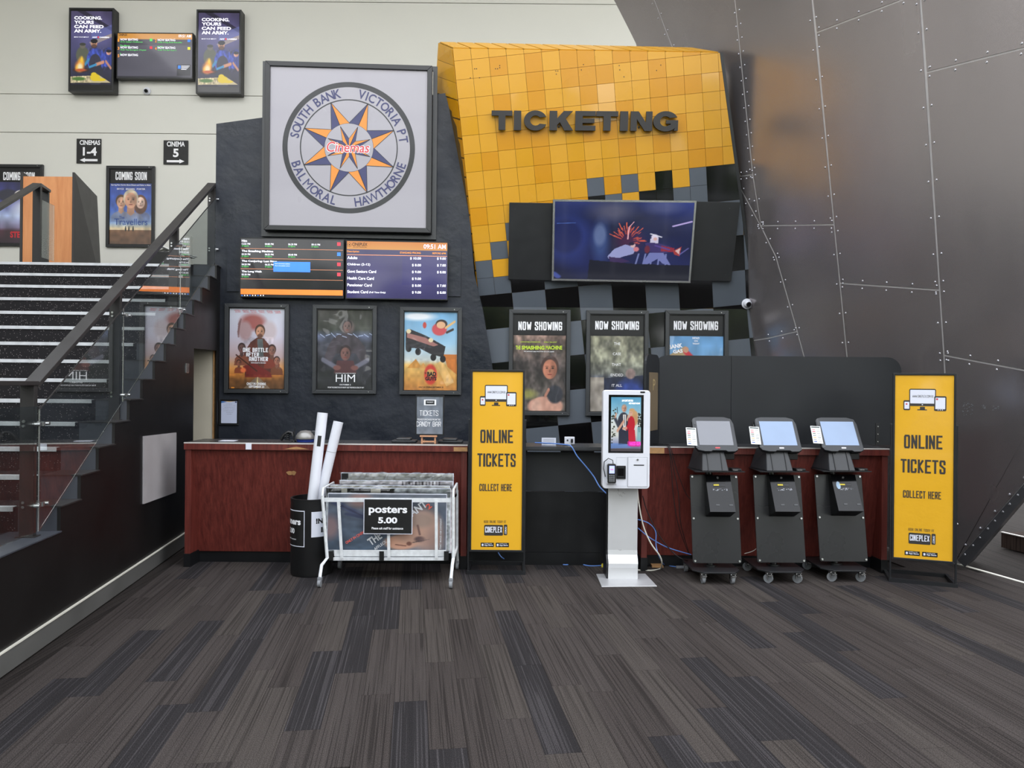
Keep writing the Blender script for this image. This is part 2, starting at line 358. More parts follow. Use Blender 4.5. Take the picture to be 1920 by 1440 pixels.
def sheet(cv, name, x0, x1, z0, z1, parent, m, y=-.002, thick=.0, **props):
    nx, ny = cv.nx, cv.ny; xs = x0 + cv.X * (x1 - x0); zs = z1 - cv.Y * (z1 - z0)
    co = np.stack([xs, np.full_like(xs, y), zs], -1).reshape(-1, 3)
    i = np.arange(nx * ny).reshape(ny, nx); q = np.stack([i[1:, :-1], i[1:, 1:], i[:-1, 1:], i[:-1, :-1]], -1).reshape(-1, 4)
    me = bpy.data.meshes.new(name); me.vertices.add(len(co)); me.vertices.foreach_set('co', co.ravel())
    me.loops.add(q.size); me.loops.foreach_set('vertex_index', q.ravel().astype(np.int32)); me.polygons.add(len(q))
    me.polygons.foreach_set('loop_start', np.arange(0, q.size, 4, dtype=np.int32)); me.polygons.foreach_set('loop_total', np.full(len(q), 4, dtype=np.int32))
    me.update(calc_edges=True)
    at_ = me.color_attributes.new('Col', 'FLOAT_COLOR', 'POINT'); a = np.clip(cv.a, 0, 1); lin = np.where(a <= .04045, a / 12.92, ((a + .055) / 1.055) ** 2.4)
    at_.data.foreach_set('color', np.concatenate([lin, np.ones(lin.shape[:2] + (1,))], -1).astype(np.float32).ravel())
    me.materials.append(m); o = bpy.data.objects.new(name, me); COL.objects.link(o)
    if parent is not None: o.parent = parent
    for k, v in props.items(): o[k] = v
    return o
_TC = {}
def glyphs(body, bold=0.0, res=3, spacing=1.0):
    key = (body, bold, spacing)
    if key in _TC: return _TC[key]
    c = bpy.data.curves.new('t', 'FONT'); c.body = body; c.size = 1; c.resolution_u = res; c.offset = bold; c.space_character = spacing; c.extrude = 0.0
    o = bpy.data.objects.new('t', c); COL.objects.link(o); dg = bpy.context.evaluated_depsgraph_get()
    me = bpy.data.meshes.new_from_object(o.evaluated_get(dg)); v = [tuple(p.co) for p in me.vertices]; f = [tuple(p.vertices) for p in me.polygons]
    bpy.data.objects.remove(o); bpy.data.curves.remove(c); bpy.data.meshes.remove(me)
    _TC[key] = (v, f); return v, f
def text(body, x0, z0, w, h, parent, m, y=-.004, bold=.012, ext=0.0, name='lettering', rot=0.0, shear=0.0, align='l', mirror=False, spacing=1.0, build=True):
    '''lettering fitted into the box x0..x0+w, z0..z0+h (w None keeps the letter proportions)'''
    v, f = glyphs(body, bold, spacing=spacing)
    if not v: return None
    a = np.array(v); lo, hi = a.min(0), a.max(0); kz = h / max(hi[1] - lo[1], 1e-6); kx = kz if w is None else w / max(hi[0] - lo[0], 1e-6)
    X = (a[:, 0] - lo[0]) * kx; Z = (a[:, 1] - lo[1]) * kz
    W = (hi[0] - lo[0]) * kx
    if w is None and align == 'c': X -= W / 2
    if w is None and align == 'r': X -= W
    if mirror: X = W - X
    X = X + Z * shear
    if rot:
        c, s_ = math.cos(rot), math.sin(rot); X, Z = X * c - Z * s_, X * s_ + Z * c
    vs = [(x0 + p, y, z0 + q) for p, q in zip(X, Z)]
    b = MB()
    if not ext: b.add(vs, f)
    else:
        n = len(vs); b.add(vs + [(p[0], p[1] + ext, p[2]) for p in vs], [])
        from collections import Counter
        ed = Counter()
        for q in f:
            for i in range(len(q)): ed[tuple(sorted((q[i], q[(i + 1) % len(q)])))] += 1
        b.f += list(f) + [tuple(i + n for i in reversed(q)) for q in f]
        for q in f:
            for i in range(len(q)):
                u, w_ = q[i], q[(i + 1) % len(q)]
                if ed[tuple(sorted((u, w_)))] == 1: b.f.append((w_, u, u + n, w_ + n))
    if not build: return b
    return b.build(name, m, parent)
def frame_mb(w, h, fw, y0, y1, z0=0.0):
    b = MB(); a = [(-w / 2, z0), (w / 2, z0), (w / 2, z0 + h), (-w / 2, z0 + h)]; i = [(-w / 2 + fw, z0 + fw), (w / 2 - fw, z0 + fw), (w / 2 - fw, z0 + h - fw), (-w / 2 + fw, z0 + h - fw)]
    for k in range(4):
        j = (k + 1) % 4
        b.add([(a[k][0], y0, a[k][1]), (a[j][0], y0, a[j][1]), (i[j][0], y0, i[j][1]), (i[k][0], y0, i[k][1]),
               (a[k][0], y1, a[k][1]), (a[j][0], y1, a[j][1]), (i[j][0], y1, i[j][1]), (i[k][0], y1, i[k][1])],
              [(0, 1, 2, 3), (7, 6, 5, 4), (1, 0, 4, 5), (3, 2, 6, 7), (0, 3, 7, 4), (2, 1, 5, 6)])
    return b
def clip(poly, a, b, c):
    '''keep a*u+b*v+c >= 0'''
    out = []
    for i in range(len(poly)):
        p, q = poly[i], poly[(i + 1) % len(poly)]; dp = a * p[0] + b * p[1] + c; dq = a * q[0] + b * q[1] + c
        if dp >= 0: out.append(p)
        if (dp >= 0) != (dq >= 0): t = dp / (dp - dq); out.append((p[0] + t * (q[0] - p[0]), p[1] + t * (q[1] - p[1])))
    return out
def clip_convex(poly, region):
    ar = sum(region[i][0] * region[(i + 1) % len(region)][1] - region[(i + 1) % len(region)][0] * region[i][1] for i in range(len(region)))
    for i in range(len(region)):
        (x0, y0), (x1, y1) = region[i], region[(i + 1) % len(region)]
        a, b = -(y1 - y0), (x1 - x0)
        if ar < 0: a, b = -a, -b
        poly = clip(poly, a, b, -(a * x0 + b * y0))
        if len(poly) < 3: return []
    return poly
def inset(poly, d):
    if len(poly) < 3: return []
    c = (sum(p[0] for p in poly) / len(poly), sum(p[1] for p in poly) / len(poly)); n = len(poly); res = list(poly)
    ar = sum(poly[i][0] * poly[(i + 1) % n][1] - poly[(i + 1) % n][0] * poly[i][1] for i in range(n)); sg = 1 if ar > 0 else -1
    for i in range(n):
        (x0, y0), (x1, y1) = poly[i], poly[(i + 1) % n]; l = math.hypot(x1 - x0, y1 - y0)
        if l < 1e-6: continue
        a, b = -sg * (y1 - y0) / l, sg * (x1 - x0) / l; res = clip(res, a, b, -(a * x0 + b * y0) - d)
        if len(res) < 3: return []
    return res

_BF = {'A': [[(0, 0), (0, .8), (.2, 1), (.8, 1), (1, .8), (1, 0)], [(0, .4), (1, .4)]], 'B': [[(0, 0), (0, 1), (.8, 1), (1, .85), (1, .65), (.8, .52), (0, .52)], [(.8, .52), (1, .38), (1, .15), (.8, 0), (0, 0)]],
 'C': [[(1, .75), (1, .9), (.85, 1), (.15, 1), (0, .9), (0, .1), (.15, 0), (.85, 0), (1, .1), (1, .25)]], 'D': [[(0, 0), (0, 1), (.75, 1), (1, .85), (1, .15), (.75, 0), (0, 0)]],
 'E': [[(1, 1), (0, 1), (0, 0), (1, 0)], [(0, .52), (.8, .52)]], 'F': [[(1, 1), (0, 1), (0, 0)], [(0, .52), (.8, .52)]], 'G': [[(1, .75), (1, .9), (.85, 1), (.15, 1), (0, .9), (0, .1), (.15, 0), (.85, 0), (1, .1), (1, .48), (.55, .48)]],
 'H': [[(0, 0), (0, 1)], [(1, 0), (1, 1)], [(0, .52), (1, .52)]], 'I': [[(.5, 0), (.5, 1)]], 'K': [[(0, 0), (0, 1)], [(1, 1), (.1, .5), (1, 0)]], 'L': [[(0, 1), (0, 0), (1, 0)]],
 'M': [[(0, 0), (0, 1), (.5, .35), (1, 1), (1, 0)]], 'N': [[(0, 0), (0, 1), (1, 0), (1, 1)]], 'O': [[(.15, 0), (0, .1), (0, .9), (.15, 1), (.85, 1), (1, .9), (1, .1), (.85, 0), (.15, 0)]],
 'P': [[(0, 0), (0, 1), (.85, 1), (1, .88), (1, .55), (.85, .45), (0, .45)]], 'R': [[(0, 0), (0, 1), (.85, 1), (1, .88), (1, .6), (.85, .5), (0, .5)], [(.5, .5), (1, 0)]],
 'S': [[(1, .75), (1, .9), (.85, 1), (.15, 1), (0, .9), (0, .65), (1, .38), (1, .1), (.85, 0), (.15, 0), (0, .1), (0, .25)]], 'T': [[(0, 1), (1, 1)], [(.5, 0), (.5, 1)]], 'U': [[(0, 1), (0, .1), (.15, 0), (.85, 0), (1, .1), (1, 1)]],
 'W': [[(0, 1), (.2, 0), (.5, .7), (.8, 0), (1, 1)]], 'X': [[(0, 0), (1, 1)], [(0, 1), (1, 0)]], 'Y': [[(0, 1), (.5, .5), (1, 1)], [(.5, .5), (.5, 0)]], '.': [[(.4, .03), (.6, .03)]]}
def block(body, x0, z0, w, h, parent, m, y=-.004, th=.36, gap=.20, name='lettering'):
    """condensed poster lettering built from straight strokes and fitted into a box"""
    wid = {'I': .30, '.': .3, ' ': .55, 'M': 1.25, 'W': 1.35}; tot = sum(wid.get(c, 1) for c in body) + gap * (len(body) - 1) ; u = w / tot; T_ = th * u; x = x0; b = MB()
    kk = 0
    for c in body:
        cw = wid.get(c, 1) * u; kk = 0
        for st in _BF.get(c, []):
            if c in 'I.': pts = [(x + cw / 2 + (p[0] - .5) * cw * .3, z0 + T_ / 2 * 0 + p[1] * h) for p in st]; 
            else: pts = [(x + T_ / 2 + p[0] * (cw - T_), z0 + T_ / 2 + p[1] * (h - T_)) for p in st]
            for i in range(len(pts) - 1):
                (xa, za), (xb, zb) = pts[i], pts[i + 1]; l = math.hypot(xb - xa, zb - za)
                if l < 1e-9: continue
                dx, dz = (xb - xa) / l, (zb - za) / l; e_ = T_ / 2 if (abs(dx) < .01 or abs(dz) < .01) and c not in 'I' else T_ * .2 * (c not in 'I')
                tt = T_ * (1.0 if c != 'I' else 1.15); px, pz = -dz * tt / 2, dx * tt / 2
                xa_, za_, xb_, zb_ = xa - dx * e_, za - dz * e_, xb + dx * e_, zb + dz * e_
                q = [(xa_ + px, y, za_ + pz), (xa_ - px, y, za_ - pz), (xb_ - px, y, zb_ - pz), (xb_ + px, y, zb_ + pz)]
                kk += 1; q = [(a, b2 - .00006 * kk, min(max(c2, z0), z0 + h)) for a, b2, c2 in q]
                b.add(q, [(0, 1, 2, 3)])
        x += cw + gap * u
    return b.build(name, m, parent)
# ================================================================ THE SETTING
def struct(o): o['kind'] = 'structure'; return o
A = math.atan2(0.137, 1.0)                                # carpet and stair direction, turned left of the view axis
# ---- floor with carpet planks
floor = struct(B('floor', m_carpet, None, -9, 9, -6, 12.4, -.12, -.012)); floor.color = (*s(48, 44, 42)[:3], 1)
plank = MB().box(-.0828, .0828, -.4992, .4992, -.012, 0).mesh('carpet_plank', m_carpet)
cA, sA = math.cos(A), math.sin(A); cnt = 0
shades = [((*s(63, 58, 56)[:3], 1), 6), ((*s(67, 62, 59)[:3], 1), 5), ((*s(59, 54, 52)[:3], 1), 4), ((*s(42, 40, 41)[:3], 0), 4)]
pool = [c for c, n in shades for _ in range(n)]
for i in range(-28, 50):
    off = (0, .5, .25, .75, .4, .1)[i % 6]
    for j in range(0, 9):
        lx, ly = i * .1667, 1.2 + j + off
        x, y = lx * cA - ly * sA, lx * sA + ly * cA
        if y < 2.55 or y > 6.9: continue
        if x < -2.30 - .137 * y + .20 or abs(x) > .711 * y + .45: continue
        if x > 4.1 + (6.5 - y) * .44: continue
        o = bpy.data.objects.new('carpet_plank', plank); COL.objects.link(o); o.parent = floor; o.location = (x, y, 0); o.rotation_euler = (0, 0, A)
        o.color = random.choice(pool); cnt += 1
# ---- cream back wall of boards with open joints, and its return at the right
ZD = 2.935
def ywall(x): return 12.2 + .02 * x
wb_ = MB()
wall_back = struct(B('wall_back', m_seam, None, -9.2, 3.2, 12.25, 12.45, 0, 10.0))
zj = [ZD - .1]; 
for py in (250, 178): zj.append(at(300, py, 12.15).z)
zj += [zj[-1] + 1.6, zj[-1] + 3.2, 10.0]
for a, b in zip(zj[:-1], zj[1:]):
    MB().box(-9.2, 3.2, 12.16, 12.26, a + .006, b - .006).build('wall_board', m_cream, wall_back)
struct(B('wall_left', m_cream, None, -9.4, -9.2, -6, 12.4, 0, 10.0))
# ---- ceiling and the glazed front behind the camera
struct(B('ceiling', m_cream, None, -9.4, 9.4, 7.0, 12.4, 10.0, 10.15))
w1 = struct(frame_mb(18.8, 10.0, .15, -6.1, -5.95).build('window_1', m_white))
for k in range(1, 12): B('mullion', m_white, w1, -9.4 + k * 1.57 - .03, -9.4 + k * 1.57 + .03, -6.08, -5.98, .15, 9.85)
for z in (2.6, 5.2, 7.6): B('transom', m_white, w1, -9.25, 9.25, -6.09, -5.97, z - .05, z + .05)
B('glass_pane', glass_mat('window_glass', (.93, .95, .95, 1)), w1, -9.25, 9.25, -6.035, -6.03, .15, 9.85)
w2 = struct(MB().box(-9.4, 9.4, 6.86, 7.0, 9.95, 10.15).build('window_2', m_white))
for k in range(0, 7): B('rafter', m_white, w2, -9.4 + k * 3.1, -9.3 + k * 3.1, -6.1, 7.0, 9.95, 10.12)
wf = struct(B('wall_front', m_cream, None, -9.4, 9.4, -6.12, -5.9, 7.7, 8.9))
ground = tag(B('ground', mat('pale_paving', s(96, 94, 90), .8, var=.1), None, -40, 40, -60, -6.2, -.15, -.02), kind='structure')
# ---- dark rendered poster wall
PM0, PMn = Vector((-3.41, 8.30, 0)), Vector((.05, -1, 0)).normalized()
def wallpoly(pts, p0, n, thick, name, m, top=None):
    q = [onp(a, b, p0, n) for a, b in pts]; return MB().prism(q, -Vector(n).normalized() * thick).build(name, m)
q = [onp(*p, PM0, PMn) for p in ((405.5, 232), (862, 171), (889, 512), (905, 580), (925, 700), (945, 830))]
q.append(Vector((q[-1].x + .35, q[-1].y + .02, 0))); q.append(Vector((q[0].x, q[0].y, 0)))
wall_mid = struct(MB().prism(q, (0, .28, 0)).build('wall_middle', m_render))
# service panels flush on the poster wall
for r in ((427, 453, 455, 547), (835, 463, 864, 556)):
    a = onp(r[0], r[1], PM0, PMn); b = onp(r[2], r[3], PM0, PMn)
    MB().prism([Vector((a.x, a.y - .004, a.z)), Vector((b.x, b.y - .004, a.z)), Vector((b.x, b.y - .004, b.z)), Vector((a.x, a.y - .004, b.z))], (0, -.012, 0)).build('cover_panel', m_render, wall_mid)
# ---- ticketing wall : leaning upper face, upright lower face, tiles one by one
ALP = .17; YL = 8.6; ZC = 2.54
T0 = Vector((0, YL, ZC)); Tn = Vector((0, -math.cos(ALP), -math.sin(ALP))); Tu = Vector((0, -math.sin(ALP), math.cos(ALP)))
L0 = T0; Ln = Vector((0, -1, 0))
def uvT(px, py): p = onp(px, py, T0, Tn) - T0; return (p.x, p.dot(Tu))
def uvL(px, py): p = onp(px, py, L0, Ln) - L0; return (p.x, p.z)
crease = ZC
TL, TR = uvT(849, 91), uvT(1349, 99)
eL = uvT(890.4, 486); eR = uvT(1385.4, 366.8)
def ext(p, q, v): t = (v - p[1]) / (q[1] - p[1]); return (p[0] + t * (q[0] - p[0]), v)
BL, BR = ext(TL, eL, 0), ext(TR, eR, 0)
regT = [BL, BR, TR, TL]
BRL = uvL(1447, 665); BR2 = ext(BR, BRL, -ZC + .3)
regL = [(BL[0] - .0, 0), (BL[0] + .35, -2.2), (BR2[0], -2.2), (BR[0] + .0, 0)]
if BR2[0] < BL[0]: raise RuntimeError('region')
er = Vector(uvT(877, 357.9)) - Vector(uvT(851.5, 115.2)); er = Vector((er.x, er.y)) / 7
ec = Vector((-er.y, er.x)); ec.normalize()
if ec.x < 0: ec = -ec
ec = ec * (abs((Vector(uvT(1346.6, 99)) - Vector(uvT(849.7, 91))).dot(ec)) / 15)
O = Vector(uvT(851.5, 115.2)) - er          # corner of column 0, row 0
def cell(i, j, ni=1, nj=1):
    a = O + ec * i + er * j; return [tuple(a), tuple(a + ec * ni), tuple(a + ec * ni + er * nj), tuple(a + er * nj)]
wall_c = MB()
def toT(u, v, d): return T0 + Vector((u, 0, 0)) + Tu * v + Tn * d
def toL(u, v, d): return L0 + Vector((u, 0, v)) + Ln * d
# body of the structure
back = 9.6
tl, tr, br, bl = [toT(*p, 0) for p in (TL, TR, BR, BL)]
tlb, trb = at(823, 80, 8.45), at(1297, 90.5, 8.6)
trb2 = Vector((tr.x + .06, 8.42, tr.z - .12)); 
lL = [toL(*p, 0) for p in regL]
bm_ = MB()
blb = Vector((bl.x + .05, 9.0, bl.z)); brb = Vector((br.x + .10, 8.9, br.z)); tlb2 = at(817, 173, 8.66)
bm_.add([tl, tr, br, bl, tlb, trb, trb2, brb, blb, tlb2, lL[1], lL[2], lL[1] + Vector((0, .4, 0)), lL[2] + Vector((.16, .4, 0))],
        [(3, 2, 1, 0), (0, 1, 5, 4), (1, 2, 7, 6), (1, 6, 5), (0, 4, 9), (0, 9, 3), (3, 9, 8), (3, 10, 11, 2), (2, 11, 13, 7), (3, 8, 12, 10)])
wall_c = struct(bm_.build('wall_centre', m_backing))
def tile_obj(poly, fn, m, t=.012, gap=.0016):
    poly = inset(poly, gap)
    if len(poly) < 3: return
    ar = abs(sum(poly[i][0] * poly[(i + 1) % len(poly)][1] - poly[(i + 1) % len(poly)][0] * poly[i][1] for i in range(len(poly)))) / 2
    if ar < .0008: return
    ar2 = sum(poly[i][0] * poly[(i + 1) % len(poly)][1] - poly[(i + 1) % len(poly)][0] * poly[i][1] for i in range(len(poly)))
    if ar2 < 0: poly = poly[::-1]
    a = [fn(p[0], p[1], t) for p in poly]; b = [fn(p[0], p[1], 0.0005) for p in poly]; n = len(a)
    MB().add(a + b, [tuple(range(n)), tuple(range(2 * n - 1, n - 1, -1))] + [((i + 1) % n, i, i + n, (i + 1) % n + n) for i in range(n)]).build('tile', m, wall_c)
rt = random.Random(5)
dark_over = {(7, 8): 'g', (9, 8): 'g', (8, 9): 'g', (11, 8): 'k', (1, 11): 'g', (2, 10): 'g'}
yel_extra = {(8, 8), (9, 9), (10, 8), (12, 8), (1, 12), (2, 11)}
def is_y(i, j):
    if (i, j) in yel_extra: return True
    if (i, j) in dark_over: return False
    if i <= 1: return j <= 11
    if i == 2: return j <= 9 or j == 11
    if i <= 6: return j <= 9
    return j <= 7
def blockcol(I, J): return m_black_tile if (I + J) % 2 else m_grey_tile
for j in range(0, 14):
    for i in range(-1, 17):
        if is_y(i, j):
            r = rt.random(); m = m_yel[1] if r < .30 else (m_yel[2] if (r > .78 and j > 2) else m_yel[0])
            tile_obj(clip_convex(cell(i, j), regT), toT, m)
for I in range(-1, 9):
    for J in range(4, 15):
        cells = [(2 * I + a, 2 * J + b) for a in (0, 1) for b in (0, 1)]
        ys = [c for c in cells if is_y(*c)]
        if len(ys) == 4: continue
        todo = [(cell(2 * I, 2 * J, 2, 2), blockcol(I, J))] if not ys else [(cell(*c), m_black_tile if dark_over.get(c) == 'k' else m_grey_tile if c in dark_over else blockcol(I, J)) for c in cells if c not in ys]
        for pl, m in todo:
            up = clip_convex(pl, regT)
            if len(up) >= 3: tile_obj(up, toT, m)
            lo = clip_convex(pl, regL)
            if len(lo) >= 3: tile_obj(lo, toL, m)
# tiles of the cap and of the left cheek
def strip_tiles(a0, a1, b0, b1, n, m, name='tile', k=1):
    nrm = (a1 - a0).cross(b0 - a0).normalized()
    if nrm.dot(Vector((0, 0, H)) - a0) < 0: nrm = -nrm
    for i in range(n):
        for j in range(k):
            t0, t1 = i / n + .004, (i + 1) / n - .004; s0, s1 = j / k + .01, (j + 1) / k - .01
            f = lambda t, s_: (a0.lerp(a1, t)).lerp(b0.lerp(b1, t), s_)
            MB().prism([f(t0, s0) + nrm * .010, f(t1, s0) + nrm * .010, f(t1, s1) + nrm * .010, f(t0, s1) + nrm * .010], -nrm * .0095).build(name, m if not callable(m) else m(), wall_c)
strip_tiles(tl, tr, tlb, trb, 15, m_yel[0])
mm = tl.lerp(bl, .19)
strip_tiles(tl, mm, tlb, tlb2, 3, m_yel[0])
bsl = onp(889, 520, PM0, PMn); 
strip_tiles(mm, bl, tlb2 + Vector((.0, .02, 0)), blb, 11, lambda: m_yel[1], k=2)
# metal trim down the right edge
MB().prism([toT(TR[0], TR[1], .012), toT(BR[0], 0, .012), toT(BR[0] + .035, 0, .012), toT(TR[0] + .035, TR[1], .012)], (0.0, .3, 0)).build('edge_trim', m_frame, wall_c)
e0, e1 = toL(BR[0], 0, .014), toL(*BR2, .014)
MB().prism([e0, e1, e1 + Vector((.055, 0, 0)), e0 + Vector((.055, 0, 0))], (0, .3, 0)).build('edge_trim', m_fgrey, wall_c)
# drill holes left in the tiles by an older sign
b = MB()
for px, py in ((890, 129), (893.5, 129), (929, 129), (933, 129), (937, 127), (937, 123), (1042, 133), (1046, 133), (1043, 139), (1090, 131), (1094, 121), (1161, 123), (1162, 131), (1170, 144), (1231, 132), (1239, 122), (882, 146), (899, 146)):
    p = onp(px, py, T0 + Tn * .0125, Tn); b.cyl(p + Tn * .001, p - Tn * .002, .006, 8)
b.build('drill_holes', m_btext, wall_c, kind='stuff')
# ---- riveted metal wall on the right
Wn = Vector((-.90, -.40, -.14)).normalized(); W0 = fl(1800, 1060)
Wx = Vector((-Wn.y, Wn.x, 0)).normalized(); 
if Wx.x < 0: Wx = -Wx
Wz = Wn.cross(Wx).normalized()
if Wz.z < 0: Wz = -Wz
def uvW(px, py): p = onp(px, py, W0, Wn) - W0; return (p.dot(Wx), p.dot(Wz))
def toW(u, v, d): return W0 + Wx * u + Wz * v + Wn * d
wall_right = struct(MB().prism([toW(*uvW(*p), -.0015) for p in ((1120, -60), (1192, 80), (1300, 760), (1500, 900))] + [toW(-2.6, 0, -.0015)] + [toW(*uvW(*p), -.0015) for p in ((1800, 1058), (1925, 907), (1985, 830), (1985, -60))], -Wn * .06).build('wall_right', m_seam))
panels = [
    [(1122, -60), (1204, -60), (1262, 92), (1300, 200), (1300, 400), (1196, 90)],
    [(1204, -60), (1372, -60), (1411.5, 327), (1389.5, 330), (1300, 200), (1262, 92)],
    [(1372, -60), (1517, -60), (1564, 421), (1426.5, 423), (1411.5, 327)],
    [(1300, 330), (1389.5, 330), (1411.5, 327), (1426.5, 423), (1390.5, 356)],
    [(1300, 345), (1390.5, 356), (1426.5, 423), (1455, 481), (1495, 621), (1440, 634), (1400, 640)],
    [(1400, 640), (1440, 634), (1495, 621), (1507, 665), (1555, 850), (1588, 1100), (1400, 1100)],
    [(1426.5, 423), (1564, 421), (1575, 530), (1588, 666), (1606, 860), (1625, 1100), (1588, 1100), (1555, 850), (1507, 665), (1495, 621), (1455, 481)],
    [(1517, -60), (1722, -60), (1725, -13), (1531, 61)],
    [(1531, 61), (1725, -13), (1762, 544), (1575, 531), (1564, 421)],
    [(1575, 531), (1762, 544), (1770, 666), (1788, 990), (1794, 1100), (1625, 1100), (1606, 860), (1588, 666)],
    [(1722, -60), (1985, -60), (1985, 74), (1737, 136)],
    [(1737, 136), (1985, 74), (1985, 706), (1770, 666), (1762, 544)],
    [(1770, 666), (1985, 706), (1985, 830), (1923, 905), (1799, 1047), (1790, 1057), (1788, 990)]]
for pl in panels:
    uv = [uvW(*p) for p in pl]; uv = clip(uv, 0, 1, -.004)
    # shrink every edge (panels may be concave: offset by edge normals)
    n = len(uv); sg = 1 if sum(uv[i][0] * uv[(i + 1) % n][1] - uv[(i + 1) % n][0] * uv[i][1] for i in range(n)) > 0 else -1
    if sg < 0: uv = uv[::-1]
    res = []
    for i in range(n):
        p0, p1, p2 = Vector(uv[i - 1]), Vector(uv[i]), Vector(uv[(i + 1) % n])
        a, c = (p1 - p0), (p2 - p1)
        if a.length < 1e-6 or c.length < 1e-6: continue
        a.normalize(); c.normalize(); na, nc = Vector((-a.y, a.x)), Vector((-c.y, c.x)); m_ = na + nc
        if m_.length < 1e-3: continue
        m_ = m_ / max(m_.dot(na), .35); res.append(tuple(p1 + m_ * .0075))
    n = len(res); a = [toW(*p, .003) for p in res]; c = [toW(*p, -.001) for p in res]
    MB().add(a + c, [tuple(range(n)), tuple(range(2 * n - 1, n - 1, -1))] + [((i + 1) % n, i, i + n, (i + 1) % n + n) for i in range(n)]).build('panel', m_metal, wall_right)
seams = [((1377, -30), (1411.5, 327), 26), ((1411.5, 327), (1426.5, 423), 0), ((1519, -20), (1564, 421), 58), ((1564, 421), (1606, 860), 52), ((1725, -13), (1762, 544), 70), ((1762, 544), (1770, 666), 62),
         ((1770, 666), (1788, 990), 70), ((1531, 61), (1700, -5), 46), ((1427, 423), (1564, 421), 34), ((1575, 531), (1762, 544), 46), ((1737, 136), (1985, 74), 62), ((1770, 666), (1985, 706), 60),
         ((1440, 634), (1495, 621), 26), ((1455, 481), (1495, 621), 44), ((1390, 356), (1426, 423), 30), ((1426, 423), (1455, 481), 30), ((1225, 0), (1262, 92), 38), ((1389, 330), (1411, 327), 18)]
b = MB()
for (p, q_, step) in seams:
    a, c = Vector(uvW(*p)), Vector(uvW(*q_)); L_ = (c - a).length; pxl = math.hypot(q_[0] - p[0], q_[1] - p[1]); k = max(2, int(round(pxl / step))) if step else 2
    t_ = (c - a).normalized(); nn = Vector((-t_.y, t_.x))
    for i in range(k + 1):
        f = min(max(i / k, .03), .97)
        for sg in (-1, 1):
            r = a.lerp(c, f) + nn * sg * .038
            if r.y < .03: continue
            b.cyl(toW(r.x, r.y, .003), toW(r.x, r.y, .009), .0105, 8, r2=.006)
b.build('rivets', m_rivet, wall_right, kind='stuff')
# foot beam along the raked lower edge of the metal wall
f0 = uvW(1799, 1047); f1 = uvW(1925, 903); g0 = uvW(1811, 1060.5); g1 = uvW(1925, 929); h1 = uvW(1985, 834); h2 = uvW(1985, 860)
bd = [uvW(1797, 1050), f0, f1, h1, h2, g1, (g0[0], .0)]; bd = [(p[0], max(p[1], 0)) for p in bd]
MB().prism([toW(*p, .012) for p in bd], Vector((.26, .27, 0))).build('foot_beam', mat('grey_foot_beam', s(74, 74, 77), .4, metal=.2), wall_right)
b = MB()
for k in range(7):
    for (x, y) in ((1812 + k * 27.5, 1021 - k * 31.5), (1826 + k * 28, 1022 - k * 31.5), (1811 + k * 28, 1039 - k * 31.5)):
        if x < 1925: u, v = uvW(x, y); b.cyl(toW(u, v, .01), toW(u, v, .02), .011, 8, r2=.007)
b.build('beam_rivets', m_rivet, wall_right, kind='stuff')
# ---- beyond the metal wall : threshold strip, low carpeted steps, brown wall
a, c = fl(1797, 1059), fl(1930, 1097); dd = (c - a).normalized(); a = a - dd * .1; c = c + dd * .6
struct(MB().prism([a, c, c + Vector((.02, .05, 0)), a + Vector((.02, .05, 0))], (0, 0, .006)).build('trim_1', m_trimw))
d1 = Vector((-dd.y, dd.x, 0)); 
if d1.y < 0: d1 = -d1
st = fl(1868, 1040); 
steps = thing('low_steps', 'two low dark carpeted steps seen past the raked foot of the metal wall', 'steps', tuple(st))
for k in range(2):
    o_ = d1 * (.45 * k + .35); p = [o_ - dd * .25, o_ + dd * 3, o_ + dd * 3 + d1 * (1.45 - .45 * k), o_ - dd * .25 + d1 * (1.45 - .45 * k)]
    MB().prism([Vector((q.x, q.y, .15 * k)) for q in p], (0, 0, .15)).build('step', m_carpet, steps).color = (*s(58, 48, 44)[:3], 1)
    n0 = [Vector((q.x, q.y, .15 * (k + 1) + .001)) for q in (o_ - dd * .25 - d1 * .012, o_ + dd * 3 - d1 * .012, o_ + dd * 3 + d1 * .02, o_ - dd * .25 + d1 * .02)]
    MB().prism(n0, (0, 0, .008)).build('nosing', m_edge, steps)
a2 = st + d1 * 1.9
struct(MB().prism([a2 - dd * .3, a2 + dd * 6, a2 + dd * 6 + Vector((0, 0, 3)), a2 - dd * .3 + Vector((0, 0, 3))], d1 * .1).build('wall_side', mat('brown_wall', s(120, 92, 74), .7)))

# old sticker residue on the metal wall
rs = random.Random(8); b = MB()
for (cx0, cy0, w_, h_, n_) in ((1813, 768, 10, 12, 26), (1845, 765, 5, 4, 8), (1866, 766, 6, 4, 8)):
    for k in range(n_):
        x, y = cx0 + rs.uniform(-w_, w_), cy0 + rs.uniform(-h_, h_); a_ = uvW(x, y); s0_ = rs.uniform(.006, .02)
        b.add([toW(a_[0], a_[1], .0045), toW(a_[0] + s0_, a_[1] + .004, .0045), toW(a_[0] + s0_ * .6, a_[1] + s0_ * .7, .0045)], [(0, 1, 2)])
b.build('sticker_residue', m_rubber, wall_right, kind='stuff')
